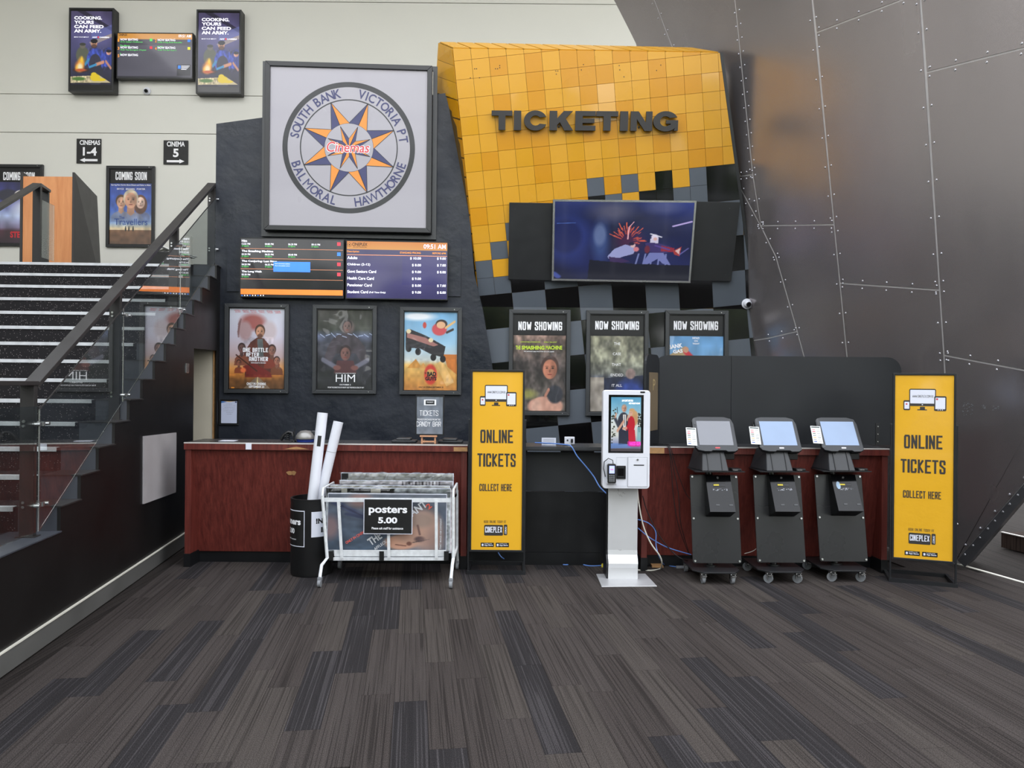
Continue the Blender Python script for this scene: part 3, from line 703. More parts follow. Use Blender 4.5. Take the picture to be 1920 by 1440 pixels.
# ================================================================ STAIRS, SIDE WALL, BALUSTRADE
SX = -2.237; rot_ = Matrix.Translation((SX, 0, 0)) @ Matrix.Rotation(A, 4, 'Z')
def yl(Y, x=0.0): return (Y - x * sA) / cA
def stairM(v): return rot_ @ Vector(v)
NX, NK, TR_, RI = 4.58, 14, .2745, .163
def zk(k): return .814 + RI * k
def yk(k): return (NX + TR_ * k) / cA
side = struct(empty('wall_side_left', mat=rot_)); side.name = 'wall_stair_side'
prof = [(1.5, .13), (7.33 / cA, .13), (7.33 / cA, 1.955), (8.22 / cA, 1.97), (8.22 / cA, 0), (8.45 / cA, 0), (8.45 / cA, zk(13))]
for k in range(13, -1, -1): prof += [(yk(k), zk(k)), (yk(k), zk(k) - RI)]
prof += [(1.5, zk(0) - RI)]
sw = MB(); sw.prism([(0, y, z) for y, z in prof], (-.02, 0, 0)); sw.build('wall_panel', m_black, side)
B('skirting', m_conc, side, -.02, .010, 1.5, 7.33 / cA, 0, .122); B('skirting_trim', m_trimw, side, -.02, .014, 1.5, 7.33 / cA, .124, .133)
# near edge of the side wall catches a pale service hatch and a bracket
def sidept(px, py, off=0.0):
    n = (rot_.to_3x3() @ Vector((1, 0, 0))); p = onp(px, py, stairM((off, 0, 0)), n); return rot_.inverted() @ p
hq = [sidept(*p, .012) for p in ((270.5, 818), (331, 811), (330, 923), (270, 945))]
hatch = tag(MB().prism([(p.x, p.y, p.z) for p in hq], (-.012, 0, 0)).build('access_hatch', mat('bare_grey_hatch', s(172, 168, 170), .5, var=.07, vscale=5), None), 'plain pale grey square hatch cover fixed on the black wall under the stairs', 'hatch')
hatch.matrix_world = rot_
bq = sidept(352, 690, .01); br_ = tag(MB().box(-.001, .012, -.035, -.02, -.045, .045).box(-.001, .012, .02, .035, -.045, .045).box(-.001, .01, -.035, .035, -.05, -.04).build('wall_bracket', m_steel), 'small U-shaped steel bracket on black stair wall beside the doorway', 'bracket')
br_.matrix_world = rot_ @ Matrix.Translation(bq - Vector((.01, 0, 0)))
# cream doorway reveal at the end of the side wall
jl, jr = at(364, 700, 8.235), at(400, 700, 8.235)
d1_ = struct(MB().box(jl.x - .5, jr.x, 8.235, 8.29, 0, 2.02).build('door_1', mat('cream_door_reveal', s(205, 198, 180), .55, var=.05, vscale=3)))
B('reveal_edge', m_ply, d1_, jr.x, jr.x + .012, 8.225, 8.29, 0, 2.0)

stairs = thing('staircase', 'wide flight of dark speckled stairs with pale nosing strips rising at the left', 'staircase', mat=rot_)
tn = math.tan(math.radians(6.1))
for k in range(14):
    z = zk(k); y = yk(k); dep = .36 if k < 13 else .30
    pts = [(-5.0, y + tn * 4.75, z - RI), (-.25, y, z - RI), (-.25, y + dep, z - RI), (-5.0, y + tn * 4.75 + dep, z - RI)]
    st_ = MB().prism(pts, (0, 0, RI)).build('step', m_speck, stairs)
    nb = MB().prism([(-5.0, y + tn * 4.75 - .006, z - .026), (-.28, y - .006, z - .026), (-.28, y + .045, z - .026), (-5.0, y + tn * 4.75 + .045, z - .026)], (0, 0, .029))
    nb.build('nosing', m_nos if 'm_nos' in globals() else mat('worn_pale_nosing', s(200, 202, 205), .5, var=.12, vscale=14), st_); m_nos = MATS['worn_pale_nosing']
m_kerb = mat('slate_kerb', s(62, 65, 72), .4, var=.1, vscale=4)
for k in range(14):
    z = zk(k); y = yk(k)
    MB().box(-.25, -.0205, y, y + (.277 if k < 13 else .32), z - RI, z + .002).build('kerb_block', m_kerb, stairs)
    MB().box(-.25, .010, y - .004, y + (.277 if k < 13 else .32), z - .003, z + .006).build('kerb_cap', m_char, stairs)
B('landing', m_speck, stairs, -5, -.3, 1.5, yk(0) + .1, .45, .651); B('landing_kerb', m_kerb, stairs, -.3, .010, 1.5, yk(0), .652, .660)
up = struct(B('floor_upper', m_black, None, -9.2, -3.52, 8.42, 12.16, 2.65, ZD)); up.name = 'floor.001'
B('floor_edge', m_black, up, -9.2, -6.3, 7.6, 8.42, 2.65, ZD)

bal = thing('stair_balustrade', 'glass stair balustrade with dark steel posts and sloping flat handrail', 'balustrade', mat=rot_)
def hz(Y): return 1.6 + (Y - 4.42) * (RI / TR_)
px_ = -.105
for Y, zb in ((4.39, .657), (5.66, zk(3) + .003), (7.02, zk(8) + .003), (8.31, zk(13) + .003)):
    y = yl(Y, px_); zt = hz(Y) - .03 if Y > 4.5 else 1.585
    po = MB().box(px_ - .045, px_ + .035, y - .012, y + .03, zb, zt).build('post', m_char, bal, bevel=.002)
    B('foot_plate', m_char, po, px_ - .06, px_ + .05, y - .03, y + .05, zb, zb + .008)
    base = zb + (.13 if Y > 8 else .17); 
    for zc in ((zb + .20), (zt - .17 if Y > 4.5 else 1.35)):
        c = MB().box(px_ + .03, -.02, y + .002, y + .02, zc - .012, zc + .012)
        for dy in (-.05, .06): c.cyl((-.045, y + dy, zc), (-.014, y + dy, zc), .011, 8)
        c.box(-.045, -.035, y - .055, y + .065, zc - .01, zc + .01)
        for dz in (-.012, .016): c.cyl((px_ - .02, y - .013, zc + dz), (px_ - .02, y - .022, zc + dz), .009, 8)
        c.build('clamp', m_steel, po, smooth=True)
ys, ye = yl(4.42, px_), yl(8.31, px_)
MB().prism([(px_ - .05, ys, hz(4.42) - .035), (px_ - .05, ye, hz(8.31) - .035), (px_ - .05, ye, hz(8.31)), (px_ - .05, ys, hz(4.42))], (.09, 0, 0)).build('handrail', m_char, bal, bevel=.003)
B('handrail', m_char, bal, px_ - .05, px_ + .04, 2.0, ys + .01, 1.585, 1.612, bevel=.003)
MB().prism([(px_ - .05, ye, hz(8.31) - .035), (px_ - .05, ye + .30, hz(8.31) - .14), (px_ - .05, ye + .30, hz(8.31) - .105), (px_ - .05, ye, hz(8.31))], (.09, 0, 0)).build('rail_return', m_char, bal)
for Y0_, Y1_ in ((4.37, 5.60), (5.62, 6.96), (6.98, 8.19)):
    a, c = yl(Y0_, -.03), yl(Y1_, -.03); zb = lambda Y: .814 + RI * (Y - 4.59) / TR_ + .03; zt = lambda Y: hz(Y) - .13
    z0 = zb(Y0_) if Y0_ > 4.5 else .70
    MB().prism([(-.035, a, z0), (-.035, c, zb(Y1_)), (-.035, c, zt(Y1_)), (-.035, a, zt(Y0_))], (.010, 0, 0)).build('glass_panel', m_glass, bal)
    ed = MB(); ed.tube([(-.03, a, zt(Y0_)), (-.03, c, zt(Y1_))], .005, 4); ed.build('glass_edge', m_char, bal)
    ed = MB(); ed.tube([(-.03, a, z0), (-.03, a, zt(Y0_))], .005, 4); ed.tube([(-.03, a, z0), (-.03, c, zb(Y1_))], .003, 4); ed.build('glass_edge', m_steel, bal)
MB().box(-.035, -.025, 2.0, yl(4.35, -.03), .70, 1.46).build('glass_panel', m_glass, bal)
# second handrail of the flight, at the far left
rr_ = thing('stair_handrail', 'dark flat steel handrail with returned end at the far left stair top', 'handrail', mat=rot_)
c0 = rot_.inverted() @ Vector((-5.43, 8.2, 2.935)); xx = c0.x; yy = c0.y
MB().prism([(xx - .045, yy, 3.83), (xx - .045, yy - 2.2, 3.83 - 2.2 * .588), (xx - .045, yy - 2.2, 3.86 - 2.2 * .588), (xx - .045, yy, 3.86)], (.09, 0, 0)).build('rail', m_char, rr_)
c1 = rot_.inverted() @ at(88, 356, 8.62)
MB().prism([(xx - .045, yy, 3.83), (xx - .045, yy, 3.86), (c1.x - .045, c1.y, c1.z + .0), (c1.x - .045, c1.y, c1.z - .03)], (.09, 0, 0)).build('rail_return', m_char, rr_)
B('post', m_blackplas, rr_, xx - .04, xx + .04, yy - .01, yy + .03, ZD - .08, 3.84); B('post', m_blackplas, rr_, c1.x - .04, c1.x + .03, c1.y - .03, c1.y, ZD, c1.z)
B('glass_panel', m_glass, rr_, xx - .005, xx + .005, yy + .03, c1.y - .03, ZD + .1, 3.7)

# ================================================================ UPPER FLOOR
kx0, kx1 = at(43, 400, 9.5).x, at(135, 400, 9.5).x; ktop = at(90, 331, 9.5).z
kb = thing('reception_podium', 'orange wood fronted podium with dark side panels on the upper floor', 'podium', (0, 9.5, ZD))
B('front_panel', m_oak, kb, kx0, kx1, 0, .03, 0, ktop - ZD)
rp = [at(135.5, 323, 9.5), at(178, 368, 10.15)]; zz = [p.z - ZD for p in rp]
MB().prism([(kx1, 0, 0), (kx1 + .0, .65, 0), (kx1 + (rp[1].x - rp[0].x), .65, zz[1]), (kx1, 0, zz[0])], (.03, 0, 0)).build('side_panel', m_char, kb)
MB().prism([(kx0 - .04, 0, 0), (kx0 - .04, .65, 0), (kx0 - .04, .65, zz[1]), (kx0 - .04, 0, zz[0])], (.035, 0, 0)).build('side_panel', m_char, kb)
B('desk_top', m_oak, kb, kx0, kx1 - .07, .03, .55, ktop - ZD - .25, ktop - ZD - .22)
# black bin wrapped in plastic near the stair head
bn = at(316, 480, 9.6); bt = thing('wrapped_stand', 'low black stand loosely wrapped in clear plastic behind the stair glass', 'stand', (bn.x, 9.6, ZD))
zt_ = at(316, 468, 9.6).z - ZD
B('body', m_blackplas, bt, -.20, .20, -.15, .15, 0, zt_ - .05, bevel=.01)
cvw = MB(); rw = random.Random(3)
for k in range(9): cvw.tube([(-.24 + rw.random() * .1, -.17 + k * .04, zt_ - .08 + rw.random() * .04), (-.05 + rw.random() * .1, -.17 + k * .04, zt_ + rw.random() * .03), (.24 + rw.random() * .08, -.17 + k * .04, zt_ - .12 + rw.random() * .05)], .012, 5)
cvw.build('plastic_wrap', mat('crumpled_plastic', s(190, 190, 185), .2), bt)

Cp0, Cn = Vector((-5, 12.15, 5)), Vector((.0, -1, 0))
def framed(name, label, pts, p0, n, cv, fpx=5.0, fm=None, band=None, depth=.035, group=None, fw=None, clips=True, pm=None):
    m = Mount(name, label, 'poster', pts, p0, n, off=.0, group=group)
    fw = fw or fpx * m.w / abs(pts[1][0] - pts[0][0])
    frame_mb(m.w, m.h, fw, -depth, 0).build('frame', fm or m_frame, m.e, bevel=.003)
    frame_mb(m.w - 2 * fw + .004, m.h - 2 * fw + .004, .010, -depth * .75, -.004, fw - .002).build('inner_lip', m_blackplas, m.e)
    B('back_board', m_blackplas, m.e, -m.w / 2 + fw, m.w / 2 - fw, -.008, 0, fw, m.h - fw)
    x0, x1, z0, z1 = -m.w / 2 + fw + .009, m.w / 2 - fw - .009, fw + .009, m.h - fw - .009
    if band: 
        zb = z1 - band * m.h; m.zb = zb
        B('heading_band', m_blackplas, m.e, x0, x1, -.0105, -.0085, zb, z1); z1 = zb - .012
    m.x0, m.x1, m.z0, m.z1 = x0, x1, z0, z1
    m.pr = sheet(cv, 'print', x0, x1, z0, z1, m.e, pm or m_print, y=-.0100)
    if clips:
        b = MB(); b.cyl((m.w / 2 - fw * 2, -depth - .004, m.h - fw * .55), (m.w / 2 - fw * 2, -depth + .002, m.h - fw * .55), .006, 8); b.cyl((m.w / 2 - fw * 2, -depth - .004, fw * .55), (m.w / 2 - fw * 2, -depth + .002, fw * .55), .006, 8)
        b.build('lock_screws', m_steel, m.e, smooth=True)
    return m
def T(m, s_, px0, py0, px1, py1, mt, y=-.0112, **k):
    x0, x1, z0, z1 = m.rect(px0, py0, px1, py1); return text(s_, x0, z0, x1 - x0, z1 - z0, m.e, mt, y=y, **k)
def TB(m, s_, px0, py0, px1, py1, mt, y=-.0112, **k):
    x0, x1, z0, z1 = m.rect(px0, py0, px1, py1); return block(s_, x0, z0, x1 - x0, z1 - z0, m.e, mt, y=y, **k)
def Fr(m, s_, fx0, fy0, fx1, fy1, mt, y=-.0112, **k):
    '''lettering placed by fractions of the print area (y down)'''
    W, Hh = m.x1 - m.x0, m.z1 - m.z0; return text(s_, m.x0 + fx0 * W, m.z1 - fy1 * Hh, (fx1 - fx0) * W, (fy1 - fy0) * Hh, m.e, mt, y=y, **k)
# coming-soon posters on the cream wall
cv = Cv(90, 130, (50, 70, 150)).grad([(0, (40, 66, 150)), (.45, (70, 105, 190)), (.66, (150, 175, 205)), (.74, (205, 195, 170)), (.77, (120, 85, 60)), (1, (92, 66, 48))]).noise(.12, 14, 2, (0, .76, 1, 1))
cv.bust(.27, .31, .12, (215, 165, 135), (80, 50, 35), (120, 130, 160)); cv.bust(.73, .31, .12, (235, 195, 175), (90, 55, 40), (110, 120, 160), long=True)
cv.bust(.5, .27, .165, (215, 160, 130), (205, 190, 165), (130, 130, 150)); cv.grad([(.53, (150, 172, 205)), (.7, (190, 190, 190))], .60, .715) if False else None
for k in range(8): cv.rect(0, .50 + k * .02, 1, .52 + k * .02, (120, 150, 200), .12 + .1 * k)
cv.grad([(.60, (120, 150, 200)), (.66, (150, 175, 205)), (.74, (225, 205, 165)), (.765, (215, 195, 160)), (.77, (120, 85, 60)), (1, (92, 66, 48))], .64, 1).noise(.2, 14, 2)
for x in (.38, .46, .56): cv.ell(x, .755, .018, .035, (30, 28, 30), .2); cv.ell(x, .715, .014, .010, (30, 28, 30), .2)
m = framed('framed_poster', 'coming soon poster of three pale faces in blue sky over a desert plain', [(201, 311), (292, 313), (290, 465), (200, 463)], Cp0, Cn, cv, band=.165)
TB(m, 'COMING SOON', 217.5, 322.5, 276, 337.5, m_wtext); T(m, 'Travellers', 215, 410, 277, 422, mat('blue_print', s(40, 70, 140), .5), bold=.0); T(m, 'The', 224, 405, 234, 411, MATS['blue_print'])
T(m, 'Starring New Stories About Distant and Father to Make', 209, 345.5, 283, 349, m_wtext); T(m, 'BRYCE   BROWN   PORTER', 220, 353, 273, 356, m_wtext)
cv = Cv(80, 120, (40, 45, 110)).grad([(0, (30, 32, 80)), (.3, (70, 70, 150)), (.55, (170, 185, 220)), (.75, (120, 110, 140)), (.8, (70, 35, 50)), (1, (40, 22, 38))]).noise(.25, 9, 4)
cv.ell(.35, .22, .22, .1, (40, 40, 60), .3).ell(.62, .2, .14, .07, (240, 235, 230), .2).ell(.62, .2, .05, .03, (40, 20, 30), .3).ell(.75, .42, .3, .16, (235, 240, 250), .9, alpha=.8)
for x in (.70, .80, .86): cv.ell(x, .70, .03, .06, (25, 20, 30), .2); cv.ell(x, .63, .02, .012, (25, 20, 30), .2)
m = framed('framed_poster', 'coming soon poster in purple and blue half hidden behind the wooden podium', [(-22, 308), (83, 310), (81, 463), (-23, 461)], Cp0, Cn, cv, band=.165)
TB(m, 'COMING SOON', 7, 323, 66, 338, m_wtext); T(m, 'STEVE', 20, 434, 52, 446, mat('red_print', s(205, 50, 60), .5), bold=.04)
# arrow signs
def arrow_sign(label, pts, l1, l2, b1, b2, right):
    m = Mount('direction_sign', label, 'sign', pts, Cp0, Cn); B('plate', m_btext, m.e, -m.w / 2, m.w / 2, -.008, 0, 0, m.h)
    T(m, l1, *b1, m_wtext, y=-.0095, bold=.03); T(m, l2, *b2, m_wtext, y=-.0095, bold=.035)
    w = m.w; z = .13 * m.h; x = (-.33 * w, .36 * w); b = MB(); sg = 1 if right else -1; q = [(-.38, -.045), (.16, -.045), (.16, -.09), (.38, 0), (.16, .09), (.16, .045), (-.38, .045)]
    pts_ = [(sg * a * w * .95, -.0095, z + c * m.h) for a, c in q]
    if sg < 0: pts_ = pts_[::-1]
    b.add(pts_, [tuple(range(7))]).build('arrow', m_wtext, m.e)
arrow_sign('black sign reading cinemas 1-4 with arrow pointing left', [(144, 260), (190, 261), (190, 307), (144, 306)], 'CINEMAS', '1-4', (150, 263, 188.5, 272), (156, 276, 182, 292), False)
arrow_sign('black sign reading cinema 5 with arrow pointing right', [(307, 263), (353, 264), (353, 309), (307, 308)], 'CINEMA', '5', (313.5, 265.5, 347, 275), (325, 279, 335.5, 295), True)
# portrait advertising displays
def cook(seed=0):
    cv = Cv(100, 185, (60, 55, 85)).grad([(0, (75, 68, 100)), (.3, (95, 90, 140)), (.55, (70, 70, 110)), (.9, (35, 35, 60)), (1, (25, 22, 40))]).noise(.15, 7, 3)
    cv.poly([(.35, 0), (1, .22), (1, .27), (.15, 0)], (28, 25, 40), .7).poly([(.45, .42), (1, .30), (1, .35), (.5, .47)], (200, 180, 150), .6).poly([(.5, .30), (1, .18), (1, .30), (.5, .40)], (110, 120, 190), .6)
    cv.ell(.29, .60, .16, .12, (92, 96, 80), .2); cv.ell(.29, .47, .07, .04, (110, 105, 95), .2); cv.ell(.29, .45, .075, .02, (60, 62, 55), .2)
    cv.ell(.93, .62, .12, .13, (50, 62, 140), .2).ell(.93, .56, .06, .035, (190, 140, 120), .2).ell(.93, .54, .065, .02, (25, 25, 35), .2)
    cv.ell(.62, .66, .23, .16, (62, 80, 175), .12).ell(.85, .68, .09, .07, (62, 80, 175), .2, rot=.6).noise(.35, 34, 6, (.4, .5, .95, .8))
    cv.ell(.60, .72, .15, .14, (52, 52, 72), .1).ell(.60, .86, .2, .16, (40, 42, 62), .1)
    cv.ell(.57, .44, .075, .055, (205, 150, 120), .15).ell(.57, .475, .07, .03, (60, 40, 35), .5, alpha=.7).ell(.57, .405, .085, .03, (22, 22, 30), .15)
    for sx in (-.03, .03): cv.ell(.57 + sx, .435, .012, .005, (40, 25, 20), .4)
    cv.line(.80, .69, .62, .725, .03, (215, 150, 120)).line(.62, .725, .46, .76, .022, (60, 150, 200)).line(.44, .66, .36, .72, .03, (60, 140, 190)).line(.86, .68, .98, .77, .025, (200, 140, 120))
    cv.ell(.25, .80, .2, .035, (60, 35, 30), .1)
    for k, (x, y, rx, ry) in enumerate(((.22, .75, .10, .07), (.26, .70, .07, .07), (.18, .77, .06, .04), (.27, .66, .03, .04))): cv.ell(x, y, rx, ry, (250, 150 + 20 * k, 60), .9)
    cv.ell(.23, .76, .06, .05, (255, 240, 190), .9).ell(.25, .80, .13, .018, (200, 90, 40), .6)
    cv.poly([(.0, .89), (.7, .87), (.98, .97), (.0, .975)], (205, 190, 150)).noise(.4, 40, 8, (0, .87, .5, .97)).ell(.2, .92, .16, .025, (80, 120, 50), .5).ell(.60, .90, .12, .05, (235, 205, 30), .3).ell(.57, .86, .07, .03, (235, 205, 30), .3).ell(.74, .93, .12, .02, (235, 205, 30), .3)
    return cv
for nm, pts in ((('black framed portrait advertising screen with a cook, left of wide monitor'), [(129.5, 14.5), (214.5, 15.5), (212.5, 172.5), (128.5, 171.5)]), ('black framed portrait advertising screen with a cook, right of wide monitor', [(369, 17.5), (453.5, 19), (451, 176.5), (367, 175)])):
    m = Mount('advertising_display', nm, 'display', pts, Vector((-5, 12.0, 5)), Cn, group=None)
    w, h = m.w, m.h
    B('housing', m_blackplas, m.e, -w / 2, w / 2, .0, .15, 0, h, bevel=.004); frame_mb(w, h, .025, -.006, 0).build('bezel', m_frame, m.e)
    x0, x1, z0, z1 = -w / 2 + .035, w / 2 - .035, .115, h - .055
    sheet(cook(), 'screen', x0, x1, z0, z1, m.e, m_screen, y=-.003); B('screen_surround', m_screenoff, m.e, -w / 2 + .02, w / 2 - .02, -.002, .001, .02, h - .02)
    ph = z1 - z0
    for k, (t, wf) in enumerate((('COOKING.', .68), ('YOURS', .48), ('CAN FEED', .72), ('AN ARMY.', .66))):
        text(t, x0 + .08 * (x1 - x0), z1 - (.115 + k * .059) * ph, wf * (x1 - x0), .045 * ph, m.e, m_emw, y=-.005, bold=.035)
    text('MAKE YOUR IMPACT', x0 + .08 * (x1 - x0), z1 - .36 * ph, .36 * (x1 - x0), .013 * ph, m.e, m_emw, y=-.005)
    text('ADF', x0 + .52 * (x1 - x0), z1 - .363 * ph, .12 * (x1 - x0), .018 * ph, m.e, m_emw, y=-.005, bold=.03); text('CAREERS', x0 + .70 * (x1 - x0), z1 - .363 * ph, .24 * (x1 - x0), .018 * ph, m.e, m_emw, y=-.005, bold=.03)
    B('emblem', m_emr, m.e, x0 + .655 * (x1 - x0), x0 + .69 * (x1 - x0), -.005, -.0045, z1 - .365 * ph, z1 - .342 * ph)
# wide session monitor between them
m = Mount('session_monitor', 'wide wall monitor listing five numbered cinemas on a grey-purple screen', 'monitor', [(219, 60.5), (361, 62.5), (363, 149), (219, 147)], Vector((-5, 12.04, 5)), Cn)
B('housing', m_blackplas, m.e, -m.w / 2, m.w / 2, 0, .09, 0, m.h, bevel=.004); frame_mb(m.w, m.h, .016, -.006, 0).build('bezel', m_blackplas, m.e)
cv = Cv(60, 40, (84, 82, 96)).noise(.05, 4, 1); cv.rect(0, .12, 1, .26, (62, 62, 74)).rect(0, 0, 1, .12, (225, 155, 60)).rect(.80, .70, .99, .95, (22, 24, 34)).rect(.0, .965, 1, 1, (35, 35, 45))
sx0, sx1, sz0, sz1 = -m.w / 2 + .016, m.w / 2 - .016, .016, m.h - .016
sheet(cv, 'screen', sx0, sx1, sz0, sz1, m.e, m_screen, y=-.003)
def MT(m, t, x0, y0, x1, y1, mt, y=-.005, **k): return T(m, t, x0, y0, x1, y1, mt, y=y, **k)
MT(m, 'CINEPLEX', 223, 63.5, 239, 67.5, m_emk, bold=.03); MT(m, '09:51 AM', 335, 65, 358.5, 70.5, m_emw, bold=.01)
for (x, y, n_, l2, l3) in ((221, 72, '1', "10:10 Gabby's Dollhouse:", 'The Movie'), (291, 73, '2', '10:00 A Big Bold Beautiful', 'Journey'), (221, 87, '3', '10:25 The Strangers: Chapter', '2'), (291, 87.5, '4', '10:40 The Bad Guys 2', None), (221, 101, '5', None, None)):
    MT(m, n_, x, y + 1, x + 3, y + 6.5, m_emo, bold=.02); MT(m, 'NOW SEATING', x + 5, y, x + 38, y + 4.2, m_emw, bold=.02)
    if l2: MT(m, l2, x + 5, y + 5.2, x + 5 + 1.75 * len(l2), y + 8.6, m_emg, bold=.01)
    if l3: text(l3, m.l(x + 5, 0)[0], m.l(0, y + 13.2)[1], None, m.h * .035, m.e, m_emg, y=-.005)
for (x, y, mt) in ((281, 72.5, m_emg), (352, 74, m_emb), (281, 87, m_emr), (352, 88.5, m_emy)):
    r = m.rect(x, y, x + 5, y + 5); B('rating_square', mt, m.e, r[0], r[1], -.005, -.0045, r[2], r[3])
r = m.rect(334, 123, 339, 129); B('notice_icon', m_emb, m.e, r[0], r[1], -.005, -.0045, r[2], r[3])
for k in range(4): r = m.rect(340, 123.5 + k * 2.2, 356 - k * 2, 124.3 + k * 2.2); B('notice_line', m_emw, m.e, r[0], r[1], -.005, -.0045, r[2], r[3])
def dome_cam(label, p, n, r, tilt=-.5, swing=0.0):
    n = Vector(n).normalized(); q = n.to_track_quat('Z', 'Y').to_matrix().to_4x4(); q.translation = p
    t = thing('security_camera', label, 'camera', mat=q)
    MB().lathe([(0, 0), (r, 0), (r, r * .25), (r * .85, r * .4), (0, r * .42)], 24).build('mount_ring', m_white, t, smooth=True)
    MB().lathe([(r * .8 * math.cos(a), r * .4 + r * .8 * math.sin(a)) for a in np.linspace(0, PI / 2, 8)], 24).build('ball', m_white, t, smooth=True)
    d = (q.to_3x3().inverted() @ Vector((swing, -1, tilt))).normalized(); c = Vector((0, 0, r * .4)) 
    ln = MB().cyl(c + d * r * .7, c + d * r * .84, r * .5, 20, r2=r * .42).build('lens_ring', m_blackplas, t, smooth=True)
    MB().cyl(c + d * r * .8, c + d * r * .88, r * .2, 16).build('lens', m_screenoff, ln)
    return t
dome_cam('small white dome camera on the cream wall below the session monitor', at(276, 171, 12.15), (0, -1, 0), .062, -.5, .3)
dome_cam('white dome camera on the dark tiles above the third now showing poster', at(1400, 570, YL - .03) + Vector((0, 0, 0)), (0, -1, 0), .062, -.3, .1)
# ================================================================ ON THE POSTER WALL
# round cinema emblem
m = Mount('emblem_board', 'large white square board with round eight-pointed star cinema emblem', 'sign', [(499, 117), (811, 125), (808, 438), (496, 432)], PM0, PMn, off=.10)
w, h = m.w, m.h; fw = 9.2 * w / 312
frame_mb(w, h, fw, -.04, .06).build('frame', m_frame, m.e, bevel=.004); frame_mb(w + .11, h + .09, .05, .06, .09, z0=-.055).build('back_frame', m_fgrey, m.e)
m_board = mat('gloss_white_board', s(160, 157, 164), .3, var=.01, vscale=1, coat=.3)
m_navy = mat('navy_vinyl', s(54, 57, 100), .45, var=.02, coat=.1); m_orng = mat('orange_vinyl', s(222, 140, 52), .45, var=.02, coat=.1); m_blkv = mat('black_vinyl', s(20, 23, 28), .35, var=.02, coat=.2)
m_red = mat('red_vinyl', s(205, 70, 75), .4)
B('panel', m_board, m.e, -w / 2 + fw, w / 2 - fw, -.02, .0, fw, h - fw)
cx, cz = m.l(655, 278); Rp = w / 312
def ring(r0, r1, mt, name, y, n=96):
    b = MB(); vs = []
    for k in range(n):
        a = 2 * PI * k / n; vs += [(cx + r0 * math.cos(a), y, cz + r0 * math.sin(a)), (cx + r1 * math.cos(a), y, cz + r1 * math.sin(a))]
    b.add(vs, [(2 * k, 2 * ((k + 1) % n), 2 * ((k + 1) % n) + 1, 2 * k + 1) for k in range(n)]); return b.build(name, mt, m.e)
ring(114.5 * Rp, 124 * Rp, m_blkv, 'outer_ring', -.0215); ring(89.5 * Rp, 91.5 * Rp, m_blkv, 'inner_ring', -.0215); ring(44.8 * Rp, 46 * Rp, m_blkv, 'centre_ring', -.0225)
def star(R, r, off, y, name, flip=False, lw=.9):
    on, nn_, bl_ = MB(), MB(), MB()
    for k in range(8):
        a = off + k * PI / 4; tip = (cx + R * math.cos(a), y, cz + R * math.sin(a)); o_ = (cx, y, cz) if r == 0 else None
        for sgn in (-1, 1):
            a2 = a + sgn * PI / 8; inn = (cx + r * math.cos(a2), y, cz + r * math.sin(a2)); t = [(cx, y, cz), tip, inn] if sgn < 0 else [(cx, y, cz), inn, tip]
            t = t if sgn > 0 else t
            ((on if (sgn < 0) != flip else nn_)).add(t, [(0, 1, 2)])
            for p, q_ in ((tip, inn), (tip, (cx, y, cz))):
                p2, q2 = Vector(p), Vector(q_); d = (q2 - p2).normalized(); nrm = Vector((-d.z, 0, d.x)) * lw * Rp * .5
                bl_.add([p2 + nrm + Vector((0, -.0006, 0)), q2 + nrm + Vector((0, -.0006, 0)), q2 - nrm + Vector((0, -.0006, 0)), p2 - nrm + Vector((0, -.0006, 0))], [(0, 1, 2, 3)])
    on.build(name, m_orng, m.e); nn_.build(name, m_navy, m.e); bl_.build('star_outline', m_blkv, m.e)
star(91 * Rp, 47 * Rp, PI / 8, -.0220, 'star_points')
b = MB(); n = 64; b.add([(cx + 45.5 * Rp * math.cos(2 * PI * k / n), -.0228, cz + 45.5 * Rp * math.sin(2 * PI * k / n)) for k in range(n)], [tuple(range(n))]); b.build('centre_disc', m_board, m.e)
star(43 * Rp, 17 * Rp, PI / 8, -.0235, 'inner_star_points', flip=True, lw=.7)
T(m, 'Cinemas', 611, 266, 693, 287, m_wtext, y=-.0248, shear=.15, bold=.045); T(m, 'Cinemas', 612, 266.5, 692, 286, m_red, y=-.0252, shear=.15, bold=.012)
def arc_text(body, a0, a1, r, size, up=True):
    bb = MB(); n = len(body)
    wd = [1.0 if c not in ' I' else (.6 if c == ' ' else .45) for c in body]; wd = [1.4 if c in 'MW' else x for c, x in zip(body, wd)]; tot = sum(wd); acc = 0
    for c, x in zip(body, wd):
        f = (acc + x / 2) / tot; acc += x
        if c == ' ': continue
        a = math.radians(a0 + (a1 - a0) * f); v, fcs = glyphs(c, 0.0 if c in 'MW' else .015); ar_ = np.array(v); lo, hi = ar_.min(0), ar_.max(0); k = size / (hi[1] - lo[1]) if c not in 'I' else size / (hi[1] - lo[1])
        X = (ar_[:, 0] - (lo[0] + hi[0]) / 2) * k * .86; Z = (ar_[:, 1] - lo[1]) * k
        rr = a - PI / 2 if up else a + PI / 2; rad = r if up else r + size
        bx, bz = cx + rad * math.cos(a), cz + rad * math.sin(a)
        bb.add([(bx + p * math.cos(rr) - q * math.sin(rr), -.022, bz + p * math.sin(rr) + q * math.cos(rr)) for p, q in zip(X, Z)], fcs)
    bb.build('lettering', m_navy, m.e)
arc_text('SOUTH BANK', 172, 99, 95 * Rp, 17 * Rp); arc_text('VICTORIA PT', 81, 6, 95 * Rp, 17 * Rp)
arc_text('BALMORAL', 195, 258, 95 * Rp, 17 * Rp, up=False); arc_text('HAWTHORNE', 276, 346, 95 * Rp, 17 * Rp, up=False)

